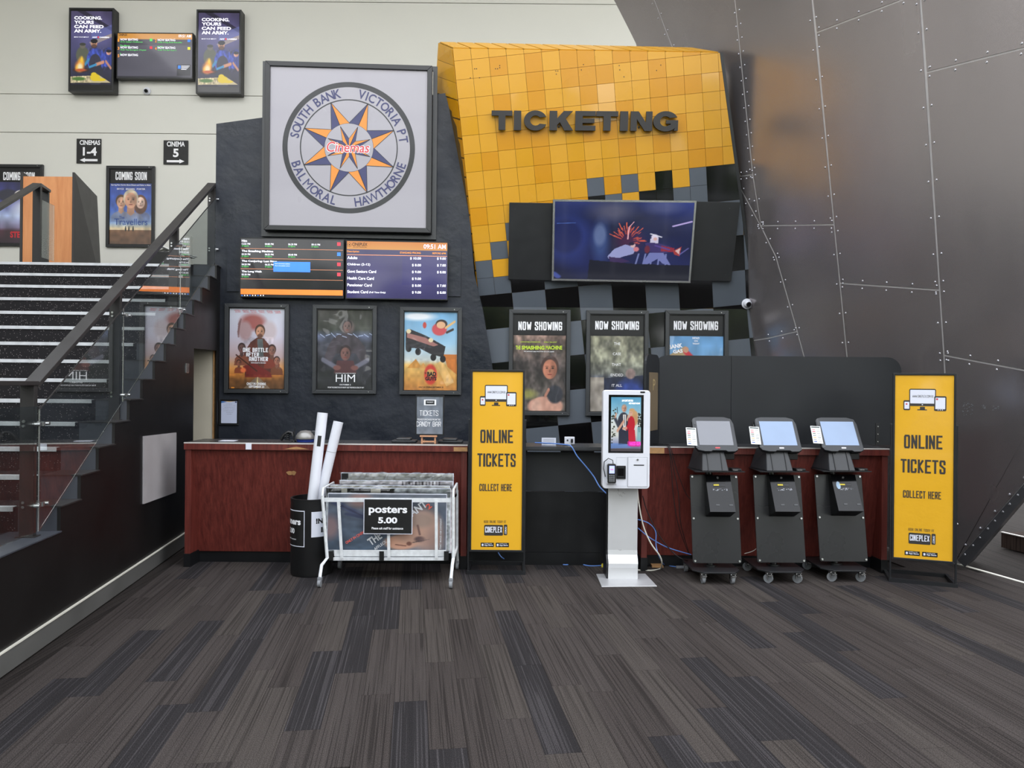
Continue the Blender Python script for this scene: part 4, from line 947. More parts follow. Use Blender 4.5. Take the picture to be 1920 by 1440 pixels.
# the two monitors
m = Mount('session_monitor', 'dark wall monitor with film session times and an orange bar, beside the price monitor', 'monitor', [(449.5, 445), (645, 449), (645, 560), (449.5, 557)], PM0, PMn, off=.09)
B('housing', m_blackplas, m.e, -m.w / 2, m.w / 2, 0, .085, 0, m.h, bevel=.004); frame_mb(m.w, m.h, .011, -.006, 0).build('bezel', m_blackplas, m.e)
cv = Cv(60, 40, (46, 45, 48)).noise(.05, 4, 1)
sheet(cv, 'screen', -m.w / 2 + .011, m.w / 2 - .011, .011, m.h - .011, m.e, m_screen, y=-.003)
for yy_ in (465.5, 484, 503.5, 522.5):
    r = m.rect(451.5, yy_, 643, yy_ + .6); B('divider_line', m_eml, m.e, r[0], r[1], -.005, -.0045, r[2], r[3])
r = m.rect(451.5, 541.5, 643, 551.5); B('orange_bar', mat('lit_deep_orange', s(232, 125, 50), .3, emit=.7), m.e, r[0], r[1], -.005, -.0045, r[2], r[3])
for (t, y0, y1, ww) in (('Him', 449.5, 453.5, 10), ('The Smashing Machine', 468.5, 473.5, 59), ('The Conjuring: Last Rites', 487.5, 492, 66), ('The Long Walk', 507, 511.5, 38)):
    MT(m, t, 453.5, y0, 453.5 + ww, y1, m_emw, bold=.035)
for row, tl_ in ((455.5, ('12:55 PM', '04:00 PM', '06:20 PM', '09:15 PM')), (475, ('03:20 PM', '06:25 PM', '08:40 PM')), (494, ('04:20 PM', '06:35 PM')), (513, ('05:30 PM',))):
    for k, t in enumerate(tl_):
        MT(m, t, 453.5 + 43.6 * k, row + .5 * k, 469.5 + 43.6 * k, row + 3.4 + .5 * k, m_emw, bold=.01); MT(m, '%d SEATS' % (97 + 0 * k), 453.5 + 43.6 * k, row + 4.6 + .5 * k, 466.5 + 43.6 * k, row + 7 + .5 * k, m_emg, bold=.01)
for k, mt in enumerate((m_emr, m_emb, m_emr, m_emr)):
    r = m.rect(632.3, 454.5 + 19 * k, 639, 461 + 19 * k); frame_mb(r[1] - r[0], r[3] - r[2], .006, -.0055, -.005, z0=r[2]); B('rating_square', mt, m.e, r[0], r[1], -.005, -.0045, r[2], r[3])
r = m.rect(513, 490.5, 582, 509.5); nb_ = B('notice_box', m_emb, m.e, r[0], r[1], -.0056, -.005, r[2], r[3])
MT(m, "Can't download updates", 515.5, 493.5, 544, 495.6, m_emw, y=-.0062); MT(m, 'Tap to see available updates', 515.5, 497.5, 544, 499.3, m_emw, y=-.0062)
for k in range(9):
    r = m.rect(453 + 5 * k, 553, 455 + 5 * k, 555); B('taskbar_icon', m_emw if k % 3 else m_emb, m.e, r[0], r[1], -.005, -.0045, r[2], r[3])
m = Mount('price_monitor', 'purple wall monitor showing ticket prices under an orange header', 'monitor', [(648.5, 450.5), (840, 453.5), (840, 563), (648.5, 560.5)], PM0, PMn, off=.09)
B('housing', m_blackplas, m.e, -m.w / 2, m.w / 2, 0, .085, 0, m.h, bevel=.004); frame_mb(m.w, m.h, .011, -.006, 0).build('bezel', m_blackplas, m.e)
cv = Cv(60, 40, (72, 66, 122)).noise(.08, 4, 1); cv.rect(.55, .25, 1, .75, (62, 56, 130), .5).rect(0, 0, 1, .145, (236, 158, 60)).rect(0, .145, 1, .24, (62, 58, 108)); cv.grad([(0, (232, 140, 50)), (.145, (240, 165, 70))], 0, .145)
sheet(cv, 'screen', -m.w / 2 + .011, m.w / 2 - .011, .011, m.h - .011, m.e, m_screen, y=-.003)
MT(m, 'CINEPLEX', 660.5, 455, 689, 461, m_emk, bold=.02); MT(m, 'AUSTRALIA', 662, 462.3, 688, 464, m_emk)
sb = MB(); c0x, c0z = m.l(655.3, 459)
for k in range(8):
    a = k * PI / 4; sb.cyl((c0x + .022 * math.cos(a), -.0045, c0z + .022 * math.sin(a)), (c0x + .022 * math.cos(a), -.0052, c0z + .022 * math.sin(a)), .0045, 8)
sb.cyl((c0x, -.0045, c0z), (c0x, -.0052, c0z), .008, 10); sb.build('logo_mark', m_emk, m.e)
MT(m, '09:51 AM', 794.5, 458, 836, 466.5, mat('lit_pale_pink_text', s(245, 215, 250), .3, emit=.8), bold=.012)
MT(m, 'Description', 651, 469.5, 673.5, 474, m_emo); MT(m, 'STANDARD PRICING', 750, 472, 789, 475.5, m_emo); MT(m, 'BEFORE 6PM', 811, 473.3, 836, 476.5, m_emo)
r = m.rect(649.5, 477, 838, 478); B('divider_line', m_eml, m.e, r[0], r[1], -.005, -.0045, r[2], r[3])
for k, (t, ww, p1, p2) in enumerate((('Adults', 19, '$ 10.00', '$ 9.00'), ('Children (2-12)', 43, '$ 8.00', '$ 7.00'), ('Govt Seniors Card', 54, '$ 9.00', '$ 8.00'), ('Health Care Card', 50, '$ 9.00', ''), ('Pensioner Card', 46, '$ 8.00', '$ 7.00'), ('Student Card', 39, '$ 9.00', '$ 8.00'))):
    y = 480.5 + 12.75 * k; MT(m, t, 651.3, y, 651.3 + ww, y + 5.4, m_emw, bold=.02)
    x = 769 if k == 0 else 772.5; MT(m, p1, x, y + 1.6, 789.5, y + 6.8, m_emw, bold=.02)
    if p2: MT(m, p2, 819.5, y + 2, 836, y + 7.2, m_emw, bold=.02)
MT(m, '(Full Time Only)', 692.5, 546.5, 723, 550.5, m_emw, bold=.02)

# three framed posters
FR = dict(depth=.04, fpx=7.0)
cv = Cv(90, 132, (200, 205, 220)).grad([(0, (214, 218, 230)), (.35, (205, 200, 215)), (.6, (190, 165, 165)), (.75, (220, 150, 80)), (.83, (190, 120, 55)), (.9, (120, 80, 45)), (1, (100, 68, 40))]).noise(.05, 6, 1)
cv.ell(.42, .17, .22, .10, (165, 95, 90), .6).ell(.28, .28, .12, .12, (178, 148, 150), .4).ell(.72, .28, .13, .12, (205, 190, 195), .5); 
for k in range(6): cv.line(.2 - .01 * k, .14 + .03 * k, .16, .20 + .03 * k, .02, (130, 95, 95), .7)
cv.bust(.55, .29, .085, (205, 150, 120), (75, 50, 38), None, beard=True, ar=.69); cv.poly([(.38, .42), (.5, .36), (.62, .37), (.73, .46), (.78, .82), (.28, .84), (.26, .55)], (92, 50, 40)).poly([(.5, .38), (.6, .38), (.62, .6), (.52, .6)], (95, 100, 100)).noise(.15, 26, 5, (.25, .35, .8, .85))
cv.bust(.22, .50, .065, (110, 80, 75), (60, 45, 42), (135, 80, 60), ar=.69).bust(.77, .52, .07, (140, 95, 80), (60, 38, 35), (130, 60, 45), ar=.69).bust(.86, .65, .055, (165, 110, 90), (60, 38, 35), (120, 70, 45), ar=.69).bust(.17, .68, .04, (150, 95, 75), (55, 35, 30), (140, 70, 45), ar=.69)
cv.poly([(.30, .80), (.24, .72), (.45, .68), (.75, .8), (.78, .86), (.28, .86)], (120, 40, 35), .9); cv.line(.12, .58, .5, .78, .012, (70, 40, 30)); cv.ell(.25, .77, .05, .03, (235, 120, 70), .5)
cv.poly([(.48, .86), (.54, .86), (.75, 1), (.25, 1)], (135, 115, 95), .9).line(.515, .86, .5, 1, .008, (235, 215, 150)); cv.noise(.18, 24, 9, (0, .82, 1, 1))
m = framed('framed_poster', 'pale framed poster of drifting faces above an orange desert road', [(424, 569.5), (543, 571), (542, 738), (421, 736.5)], PM0, PMn, cv, fm=m_fgrey, **FR)
TB(m, 'ONE BATTLE', 456, 652, 503, 660, m_wtext); TB(m, 'AFTER', 462, 661, 486, 668.5, m_wtext); TB(m, 'ANOTHER', 467.5, 669, 503, 677, m_wtext)
T(m, 'ONLY IN CINEMAS', 463, 717, 499, 722, m_wtext, bold=.03); T(m, 'SEPTEMBER 25', 467, 723, 496, 727, m_wtext, bold=.03); T(m, 'WRITTEN AND DIRECTED BY PAUL THOMAS ANDERSON', 471, 679, 499, 681.5, m_wtext)
for k in range(6): 
    x = 440 + 15 * k; T(m, ('LEONARDO', 'SEAN', 'BENICIO', 'REGINA', 'TEYANA', 'CHASE')[k], x, 581 + .4 * k, x + 11, 583 + .4 * k, m_red); T(m, ('DICAPRIO', 'PENN', 'DEL TORO', 'HALL', 'TAYLOR', 'INFINITI')[k], x + 2, 583.8 + .4 * k, x + 12, 585.8 + .4 * k, m_red)
r = m.rect(434, 725.5, 440, 728); B('rating_mark', m_orng, m.e, r[0], r[1], -.0115, -.011, r[2], r[3])
cv = Cv(90, 132, (50, 50, 48)).grad([(0, (62, 60, 56)), (.25, (58, 60, 55)), (.33, (88, 96, 120)), (.42, (60, 62, 72)), (.7, (48, 48, 54)), (1, (30, 31, 33))]).noise(.4, 9, 3)
cv.ell(.55, .22, .12, .09, (92, 80, 78), .4); cv.poly([(.42, .30), (.28, .36), (.18, .48), (.12, .62), (.24, .66), (.34, .55), (.7, .55), (.80, .66), (.92, .62), (.86, .46), (.74, .35), (.62, .30)], (66, 60, 66)).noise(.2, 16, 4)
cv.bust(.54, .21, .085, (118, 96, 92), (48, 42, 44), None, ar=.69); cv.bust(.51, .55, .10, (120, 86, 80), (48, 38, 40), None, ar=.69); cv.poly([(.36, .64), (.66, .64), (.72, .80), (.30, .80)], (88, 50, 52), .8)
cv.line(.1, .63, .33, .72, .04, (120, 120, 135), .8).line(.92, .63, .70, .72, .04, (120, 120, 135), .8).ell(.36, .73, .07, .03, (120, 80, 75), .4).ell(.68, .73, .07, .03, (120, 80, 75), .4)
for k in range(10): cv.line(.05 + .1 * k, .31 + .02 * math.sin(k * 2), .13 + .1 * k, .33 + .02 * math.cos(k * 3), .006, (190, 205, 235), .8)
m = framed('framed_poster', 'dark grey framed poster of one figure standing behind another, white title HIM', [(588, 571.5), (707, 574), (706, 739), (586, 737.5)], PM0, PMn, cv, fm=m_fgrey, **FR)
T(m, 'HIM', 630, 702, 666, 716, m_wtext, bold=-.004); T(m, 'OCTOBER 2', 637, 720, 658, 722.5, m_wtext); T(m, 'A MATTHEW DARKLANDS NIGHTMARE', 629, 699, 667, 700.5, m_wtext); T(m, 'FROM THE DIRECTOR OF NIGHT AND THE PRODUCERS OF DAY', 615, 725, 683, 727.5, m_wtext)
cv = Cv(90, 132, (140, 185, 215)).grad([(0, (120, 175, 215)), (.4, (150, 190, 215)), (.62, (200, 205, 200)), (.68, (215, 175, 100)), (.85, (205, 150, 75)), (1, (190, 125, 60))]).noise(.08, 7, 3)
cv.ell(.25, .06, .3, .05, (235, 240, 245), .8); cv.poly([(.05, .72), (.22, .60), (.34, .72)], (200, 140, 65)).poly([(.28, .72), (.36, .65), (.45, .73)], (205, 150, 80)).poly([(.74, .54), (1, .54), (1, .8), (.82, .7)], (195, 115, 50)).poly([(.6, .66), (.72, .62), (.95, .9), (.8, .95)], (225, 180, 110), .8)
cv.poly([(.02, .25), (.1, .22), (.4, .30), (.62, .38), (.78, .44), (.74, .58), (.5, .54), (.3, .47), (.02, .46)], (42, 40, 44)).poly([(.05, .27), (.4, .33), (.64, .42), (.55, .44), (.05, .33)], (190, 130, 120), .8)
for (x, y) in ((.08, .47), (.26, .51), (.55, .58), (.73, .60)): cv.ell(x, y, .055, .045, (28, 27, 30), .15)
for (x, y) in ((.08, .25), (.5, .36)): cv.ell(x, y, .045, .028, (225, 210, 170), .2)
cv.ell(.66, .22, .14, .08, (200, 80, 85), .2).ell(.70, .15, .11, .055, (60, 45, 40), .15).ell(.69, .165, .085, .045, (225, 175, 135), .15); cv.line(.78, .2, .95, .12, .02, (225, 180, 120)).line(.80, .26, .92, .22, .02, (60, 50, 45)); cv.ell(.38, .17, .035, .04, (190, 70, 60), .3)
cv.ell(.5, .80, .12, .13, (200, 62, 48), .25).ell(.5, .78, .075, .05, (215, 165, 95), .3).noise(.12, 22, 8, (0, .6, 1, 1))
m = framed('framed_poster', 'framed cartoon poster with a dark car leaping over orange desert dunes', [(751, 576), (866.5, 577.5), (864.5, 741), (748.5, 739)], PM0, PMn, cv, fm=m_fgrey, **FR)
T(m, 'BAD', 801, 697, 818, 705.5, m_btext, bold=.05); T(m, 'GUYS', 797.5, 706, 818.5, 713.5, m_btext, bold=.05); T(m, 'THE', 796, 698.5, 800, 701, m_btext); T(m, 'ONLY IN CINEMAS SEPTEMBER 18', 785, 724.5, 831, 727, m_btext, bold=.02)
# small licence frame
cv = Cv(40, 56, (205, 212, 235)); cv.poly([(0, 0), (.55, 0), (0, .1)], (80, 130, 200)).poly([(.1, 0), (.9, 0), (.5, .05)], (235, 200, 150)).ell(.92, .05, .06, .03, (50, 60, 110), .2)
m = framed('notice_frame', 'small black framed printed notice hung low beside the cream doorway', [(412, 748), (449, 748.5), (448.5, 797), (411, 797)], PM0, PMn, cv, fpx=2.2, clips=False, depth=.02)
for k, (a, b_) in enumerate(((.3, .7), (.15, .9), (.2, .85), (.1, .92), (.15, .8), (.3, .75), (.35, .68))): Fr(m, 'certificate of registration'[:int(27 * (b_ - a))], a, .13 + .075 * k, b_, .145 + .075 * k, m_dtext)

# ================================================================ ON THE TICKETING WALL
# raised letters, each one a piece of the sign
s0 = onp(1100, 245, T0 + Tn * .012, Tn); Mx = Matrix(((1, 0, 0, s0.x), (0, -Tn.y, Tu.y, s0.y), (0, -Tn.z, Tu.z, s0.z), (0, 0, 0, 1)))
Mx = Matrix(((1, -Tn.x, Tu.x, s0.x), (0, -Tn.y, Tu.y, s0.y), (0, -Tn.z, Tu.z, s0.z), (0, 0, 0, 1)))
sg = thing('ticketing_sign', 'heavy charcoal raised letters spelling TICKETING on the yellow tiles', 'sign', mat=Mx); sgi = Mx.inverted()
def sl(px, py): p = sgi @ onp(px, py, T0 + Tn * .012, Tn); return p.x, p.z
letter_shapes = {
 'T': [(0, 1), (0, .74), (.335, .74), (.335, 0), (.665, 0), (.665, .74), (1, .74), (1, 1)],
 'I': [(0, 0), (1, 0), (1, 1), (0, 1)],
 'K': [(0, 0), (.33, 0), (.33, .28), (.45, .42), (.64, 0), (1.02, 0), (.69, .62), (1.0, 1), (.61, 1), (.33, .62), (.33, 1), (0, 1)],
 'E': [(0, 0), (1, 0), (1, .25), (.36, .25), (.36, .39), (.94, .39), (.94, .61), (.36, .61), (.36, .75), (1, .75), (1, 1), (0, 1)],
 'N': [(0, 0), (.29, 0), (.29, .60), (.66, 0), (1, 0), (1, 1), (.71, 1), (.71, .42), (.36, 1), (0, 1)]}
def arcpts(cx_, cz_, rx, rz, a0, a1, n=14): return [(cx_ + rx * math.cos(math.radians(a0 + (a1 - a0) * k / n)), cz_ + rz * math.sin(math.radians(a0 + (a1 - a0) * k / n))) for k in range(n + 1)]
letter_shapes['C'] = arcpts(.5, .5, .5, .52, 22, 338, 26) + arcpts(.5, .5, .23, .26, 322, 38, 20)
letter_shapes['G'] = arcpts(.5, .5, .5, .52, 24, 318, 26) + [(.84, .02), (1.0, .02), (1.0, .56), (.52, .56), (.52, .38), (.70, .38), (.70, .33)] + arcpts(.49, .5, .22, .26, 305, 42, 20)
for ch, a, c in (('T', 378, 497), ('I', 507, 548), ('C', 565, 697), ('K', 713, 845), ('E', 862, 977), ('T', 983, 1106), ('I', 1121, 1163), ('N', 1182, 1303), ('G', 1313, 1452)):
    yt = 60 + (461 + (a - 378) * .006) / 3.097; yb = 60 + (574 + (a - 378) * .007) / 3.097; x0, z1 = sl(800 + a / 3.097, yt); x1, z0 = sl(800 + c / 3.097, yb)
    pts = [(x0 + u * (x1 - x0), z0 + v * (z1 - z0)) for u, v in letter_shapes[ch]]
    if sum(pts[i][0] * pts[(i + 1) % len(pts)][1] - pts[(i + 1) % len(pts)][0] * pts[i][1] for i in range(len(pts))) < 0: pts = pts[::-1]
    n = len(pts); bm2 = bmesh.new(); vs = [bm2.verts.new((p[0], -.055, p[1])) for p in pts]; f = bm2.faces.new(vs); 
    ex = bmesh.ops.extrude_face_region(bm2, geom=[f]); bmesh.ops.translate(bm2, vec=(0, .035, 0), verts=[v_ for v_ in ex['geom'] if isinstance(v_, bmesh.types.BMVert)])
    bmesh.ops.recalc_face_normals(bm2, faces=bm2.faces); me = bpy.data.meshes.new('letter'); bm2.to_mesh(me); bm2.free(); me.materials.append(m_char)
    lo_ = bpy.data.objects.new('letter', me); COL.objects.link(lo_); lo_.parent = sg
    st2 = MB(); st2.cyl(((x0 + x1) / 2 - .02, -.02, z0 + .05), ((x0 + x1) / 2 - .02, 0, z0 + .05), .01, 8); st2.build('standoff', m_blackplas, lo_)
# big screen and its two dark flanking panels
def onT(name, label, cat, pts, off): return Mount(name, label, cat, pts, T0, Tn, off=off)
for lab, pts in (('dark grey blank board on the left of the big tilted screen', [(955, 379.5), (1050, 381), (1047, 526), (953, 523.5)]), ('dark grey blank board on the right of the big tilted screen', [(1290, 377.5), (1388, 379), (1371, 527.5), (1282, 526)])):
    m = onT('blank_board', lab, 'board', pts, .06); q = [m.l(*p) for p in pts]; q = q[::-1]
    MB().prism([(x, 0, z) for x, z in q], (0, .04, 0)).build('board', m_frame, m.e, bevel=.002)
    b = MB()
    for fx in (.12, .88):
        for fz in (.08, .92): x = q[0][0] + (q[1][0] - q[0][0]) * fx; b.cyl((x, -.004, m.h * fz), (x, .001, m.h * fz), .005, 6)
    b.build('screws', m_fgrey, m.e)
pts = [(1037, 374), (1306, 376.5), (1294, 530.5), (1034.5, 526)]
m = onT('wall_screen', 'large tilted wall screen showing a blue animated sword fight scene', 'screen', pts, .13)
q = [m.l(*p) for p in pts][::-1]
def shr(q, d): r = inset(q, d); return r
MB().prism([(x, 0, z) for x, z in q], (0, .07, 0)).build('housing', m_blackplas, m.e)
qi = shr(q, .022); n = 4; fb = MB(); fb.add([(x, -.008, z) for x, z in q] + [(x, -.008, z) for x, z in qi] + [(x, .0, z) for x, z in q], [(i, (i + 1) % 4, 4 + (i + 1) % 4, 4 + i) for i in range(4)] + [((i + 1) % 4, i, 8 + i, 8 + (i + 1) % 4) for i in range(4)]); fb.build('silver_bezel', m_steel, m.e)
cv = Cv(160, 92, (30, 40, 90)).grad([(0, (45, 55, 110)), (.3, (32, 40, 85)), (.7, (20, 28, 75)), (1, (18, 24, 60))]).noise(.35, 5, 3)
cv.ell(.1, .45, .16, .3, (45, 60, 130), .9).ell(.34, .5, .06, .25, (80, 110, 175), .9, alpha=.6).ell(.42, .12, .14, .12, (110, 108, 125), 1.2, alpha=.7).ell(.78, .06, .12, .08, (110, 115, 150), 1.0, alpha=.5)
rr2 = random.Random(4)
for k in range(46):
    a = rr2.uniform(-2.9, .2); r0 = rr2.uniform(.04, .10); r1 = r0 + rr2.uniform(.02, .06); ox, oy = .53, .50; cv.line(ox + r0 * math.cos(a), oy + r0 * 1.7 * math.sin(a), ox + r1 * math.cos(a), oy + r1 * 1.7 * math.sin(a), .004, (240, 110, 80))
cv.ell(.54, .5, .09, .13, (120, 40, 70), 1.2, alpha=.5); [cv.line(.62 + .05 * k, .66, .60 + .055 * k, .80, .008, (150, 158, 215), .8) for k in range(5)]; cv.ell(.08, .45, .12, .22, (28, 34, 80), .3, alpha=.7).line(.02, .28, .15, .27, .006, (90, 130, 220), .7).ell(.33, .42, .045, .14, (150, 165, 200), .5, alpha=.45).line(0, .93, .03, .97, .03, (90, 110, 210), .7); cv.line(.535, .47, .54, .32, .006, (255, 190, 200)).line(.54, .32, .575, .25, .004, (255, 190, 200))
cv.poly([(.39, .70), (.44, .60), (.52, .54), (.60, .58), (.58, .66), (.50, .70), (.42, .76)], (160, 165, 215)).poly([(.40, .70), (.5, .72), (.56, .76), (.42, .80)], (60, 40, 90)).ell(.575, .55, .018, .03, (230, 190, 190), .3).ell(.565, .53, .02, .02, (40, 30, 60), .3).ell(.60, .60, .02, .03, (220, 130, 140), .3)
cv.poly([(.66, .52), (.72, .50), (.85, .56), (.83, .64), (.75, .66), (.69, .62)], (62, 50, 110)).poly([(.70, .64), (.80, .64), (.86, .80), (.80, .78), (.76, .72), (.68, .80), (.65, .78)], (120, 128, 190)).poly([(.70, .46), (.76, .44), (.76, .52), (.70, .51)], (215, 210, 235)).poly([(.78, .55), (.88, .58), (.87, .63), (.78, .62)], (150, 40, 60))
cv.poly([(.87, .61), (.93, .56), (.92, .68), (.88, .66)], (170, 60, 60)).poly([(.885, .615), (.922, .575), (.915, .655)], (225, 190, 190)).ell(.73, .44, .025, .035, (235, 225, 245), .4).ell(.735, .465, .014, .02, (225, 180, 175), .3).line(.70, .40, .78, .44, .008, (240, 240, 255)).ell(.68, .60, .02, .05, (110, 40, 60), .4).line(.74, .55, .84, .60, .012, (90, 70, 150)).line(.86, .30, .99, .24, .012, (200, 180, 240)).line(.92, .66, .98, .58, .008, (150, 140, 220), .6).poly([(.26, .745), (.60, .79), (1, .80), (1, 1), (.25, 1)], (10, 12, 26), .85)
x0, x1, z0, z1 = qi[0][0], qi[1][0], qi[0][1], qi[2][1]
so = sheet(cv, 'screen', 0, 1, 0, 1, m.e, attr_mat('lit_big_screen', .06, emit=.8), y=-.002)
co = np.empty(len(so.data.vertices) * 3, np.float32); so.data.vertices.foreach_get('co', co); co = co.reshape(-1, 3)
u_, v_ = co[:, 0].copy(), co[:, 2].copy(); Q = [np.array(p) for p in qi]
xy = (Q[0] * (1 - u_)[:, None] + Q[1] * u_[:, None]) * (1 - v_)[:, None] + (Q[3] * (1 - u_)[:, None] + Q[2] * u_[:, None]) * v_[:, None]
co[:, 0] = xy[:, 0]; co[:, 2] = xy[:, 1]; so.data.vertices.foreach_set('co', co.ravel()); so.data.update()
# now-showing posters
LO = Vector((0, YL - .013, 0))
cv = Cv(90, 120, (120, 95, 85)).grad([(0, (135, 110, 100)), (.15, (95, 80, 72)), (.4, (70, 62, 60)), (1, (80, 75, 70))]).noise(.45, 11, 5).noise(.25, 30, 6)
cv.bust(.70, .44, .155, (185, 120, 95), (70, 50, 45), None, ar=.70); cv.ell(.62, .94, .34, .13, (205, 155, 135), .15).ell(.45, .95, .1, .1, (215, 170, 150), .4).ell(.8, .78, .15, .12, (50, 52, 60), .25).line(.62, .8, .68, .72, .03, (190, 130, 110)); cv.noise(.1, 20, 9)
cv.ell(.28, .78, .16, .06, (165, 165, 80), 1, alpha=.7)
LSH = dict(depth=.045, fm=m_fgrey, band=.19)
m = framed('framed_poster', 'now showing poster of a bare-shouldered boxer with lime green title', [(955, 581), (1070, 581.5), (1067.5, 779), (953, 778)], LO, Ln, cv, fpx=7, **LSH)
TB(m, 'NOW SHOWING', 972, 603, 1054, 619, m_wtext); m_lime = mat('lime_print', s(190, 215, 60), .5)
T(m, 'THE', 967, 648, 976, 655.5, m_lime, bold=.04); T(m, 'SMASHING', 978, 648, 1021, 655.5, m_lime, bold=.05); T(m, 'MACHINE', 1023, 648, 1054, 655.5, m_lime, bold=.04)
T(m, 'DWAYNE JOHNSON      EMILY BLUNT', 976, 640, 1044, 643, m_lime); T(m, 'THE UNFORGETTABLE TRUE STORY OF A UFC LEGEND', 982, 658, 1039, 660, m_wtext)
cv = Cv(90, 120, (140, 135, 115)).grad([(0, (120, 118, 100)), (.3, (130, 130, 112)), (.5, (110, 112, 105)), (.6, (60, 66, 90)), (1, (70, 80, 115))]).noise(.35, 11, 5).noise(.2, 30, 6); cv.rect(0, .55, .26, 1, (165, 155, 140), .9).poly([(.26, .56), (1, .52), (1, 1), (.26, 1)], (36, 42, 62), .9).ell(.75, .78, .26, .2, (55, 75, 150), .5).ell(.76, .50, .09, .07, (140, 120, 115), .3).noise(.2, 18, 4)
m = framed('framed_poster', 'now showing poster in grey and blue, its lower half behind the white kiosk', [(1099.5, 582), (1216, 583), (1213, 780.5), (1097, 779)], LO, Ln, cv, fpx=7, **LSH)
TB(m, 'NOW SHOWING', 1116, 602, 1198, 618, m_wtext)
for t, x0_, x1_, y in (('THE', 1151, 1163, 642), ('CASE', 1149, 1164, 661), ('THAT', 1147, 1164, 681), ('ENDED', 1145, 1168, 700.5), ('IT ALL', 1147, 1166, 720)): T(m, t, x0_, y, x1_, y + 5, m_wtext, bold=.0)
cv = Cv(90, 120, (110, 165, 215)).grad([(0, (105, 160, 210)), (.5, (130, 180, 220)), (1, (150, 120, 110))]).noise(.15, 8, 2); cv.poly([(.0, .25), (.3, .13), (.36, .3), (.1, .45), (0, .45)], (175, 150, 110)).line(.3, .2, .55, .38, .05, (200, 40, 55)).ell(.31, .18, .05, .04, (200, 150, 120), .3).ell(.8, .4, .14, .08, (205, 150, 140), .4)
m = framed('framed_poster', 'now showing poster with blue sky, cut off below by the charcoal counter screen', [(1247, 582.5), (1365, 583), (1362, 781), (1245, 780)], LO, Ln, cv, fpx=7, **LSH)
TB(m, 'NOW SHOWING', 1263, 602, 1346, 618.5, m_wtext); T(m, 'HOLD', 1298, 632, 1311, 636, m_wtext, bold=.03); T(m, 'ON', 1301, 638, 1308, 641, m_wtext, bold=.03); T(m, 'TIGHT', 1298, 643, 1311, 646, m_wtext, bold=.03)
T(m, 'BANK', 1254, 647, 1280, 655, m_wtext, bold=.04, rot=.15); T(m, 'GAS', 1262, 656, 1280, 663, m_wtext, bold=.04, rot=.1)
# ================================================================ COUNTERS
CY = 6.28
def cx_(px, Y=CY): return (px - 960) / F * Y
def counter(name, label, x0, x1, left_end=True, right_end=True, wood=True):
    t = thing(name, label, 'counter', ((x0 + x1) / 2, CY, 0)); hw = (x1 - x0) / 2
    m = m_mahog
    if wood:
        MB().prism([(-hw + .04, .02, 1.02), (-hw + .04, .17, .10), (-hw + .04, .19, .10), (-hw + .04, .04, 1.02)], (2 * hw - .08, 0, 0)).build('front_panel', m, t)
        B('kickboard', m_kick, t, -hw + .05, hw - .05, .185, .20, 0, .105)
        for k, on in ((-1, left_end), (1, right_end)):
            if on:
                xa, xb = (-hw, -hw + .05) if k < 0 else (hw - .05, hw)
                ep = B('end_panel', m, t, xa, xb, 0, .42, .10, 1.03, bevel=.002); B('kickboard', m_kick, ep, xa - .004, xb + .004, -.006, .42, 0, .115)
        B('fascia', m, t, -hw - .005, hw + .005, -.015, .01, 1.025, 1.078); B('edge_strip', m_edge, t, -hw - .006, hw + .006, -.017, .0, 1.078, 1.088)
        B('worktop', m_counter_top, t, -hw - .005, hw + .005, .0, .40, 1.045, 1.087)
    return t
xl0, xl1 = cx_(348.5), cx_(877); xr0, xr1 = cx_(1205), cx_(1666)
c_left = counter('reception_counter', 'mahogany laminate reception counter with chipped edge at the left', xl0, xl1)
c_right = counter('reception_counter', 'mahogany laminate counter behind the three black ticket machines', xr0, xr1)
b = MB(); ow = (xl0 + xl1) / 2
for (px, py, rx, rz) in ((546, 886, .030, .018), (553, 886, .020, .020)):
    p = onp(px, py, (0, CY + .085, 0), (0, -1, 0)); Y = CY + .02 + (1.02 - p.z) * .163 - .004
    b.add([(p.x - ow + rx * math.cos(a) * (1 + .2 * math.sin(3 * a)), Y - CY + (-(rz * math.sin(a))) * .163, p.z + rz * math.sin(a)) for a in np.linspace(0, 2 * PI, 18, endpoint=False)], [tuple(range(18))])
b.build('chip_mark', m_ply, c_left)
p = at(556, 839, CY - .017); MB().add([(p.x - ow + dx * 1.0, -.0165, p.z - .016 + dz) for dx, dz in ((-.11, 0), (.11, 0), (.06, .012), (.0, .022), (-.05, .014))], [(0, 1, 2, 3, 4)]).build('chip_mark', m_ply, c_left)
p = at(866, 838, CY); B('chip_mark', m_ply, c_left, p.x - ow - .07, p.x - ow + .05, -.0165, -.016, 1.03, 1.066)
p = at(467.5, 836, CY); B('tape_patch', m_paper, c_left, p.x - ow - .025, p.x - ow + .025, -.0195, -.016, 1.03, 1.085)
p = at(1232, 841, CY); B('bare_edge', m_ply, c_right, xr0 - (xr0 + xr1) / 2, p.x + .06 - (xr0 + xr1) / 2, -.0165, -.016, 1.027, 1.076)
xm0, xm1 = xl1 + .012, xr0 - .012
c_mid = thing('service_counter', 'plain black recessed middle counter section behind the white kiosk', 'counter', ((xm0 + xm1) / 2, CY, 0)); hw = (xm1 - xm0) / 2
B('upper_panel', m_dkgrey, c_mid, -hw, hw, .19, .21, .66, 1.01); B('lower_panel', m_kick, c_mid, -hw, hw, .185, .21, .115, .655); B('kickboard', m_kick, c_mid, -hw, hw, .175, .20, 0, .112)
B('worktop', m_counter_top, c_mid, -hw, hw, .0, .42, 1.04, 1.075, bevel=.003); B('edge_strip', m_fgrey, c_mid, -hw, hw, -.004, .0, 1.05, 1.075)
ZT = 1.088
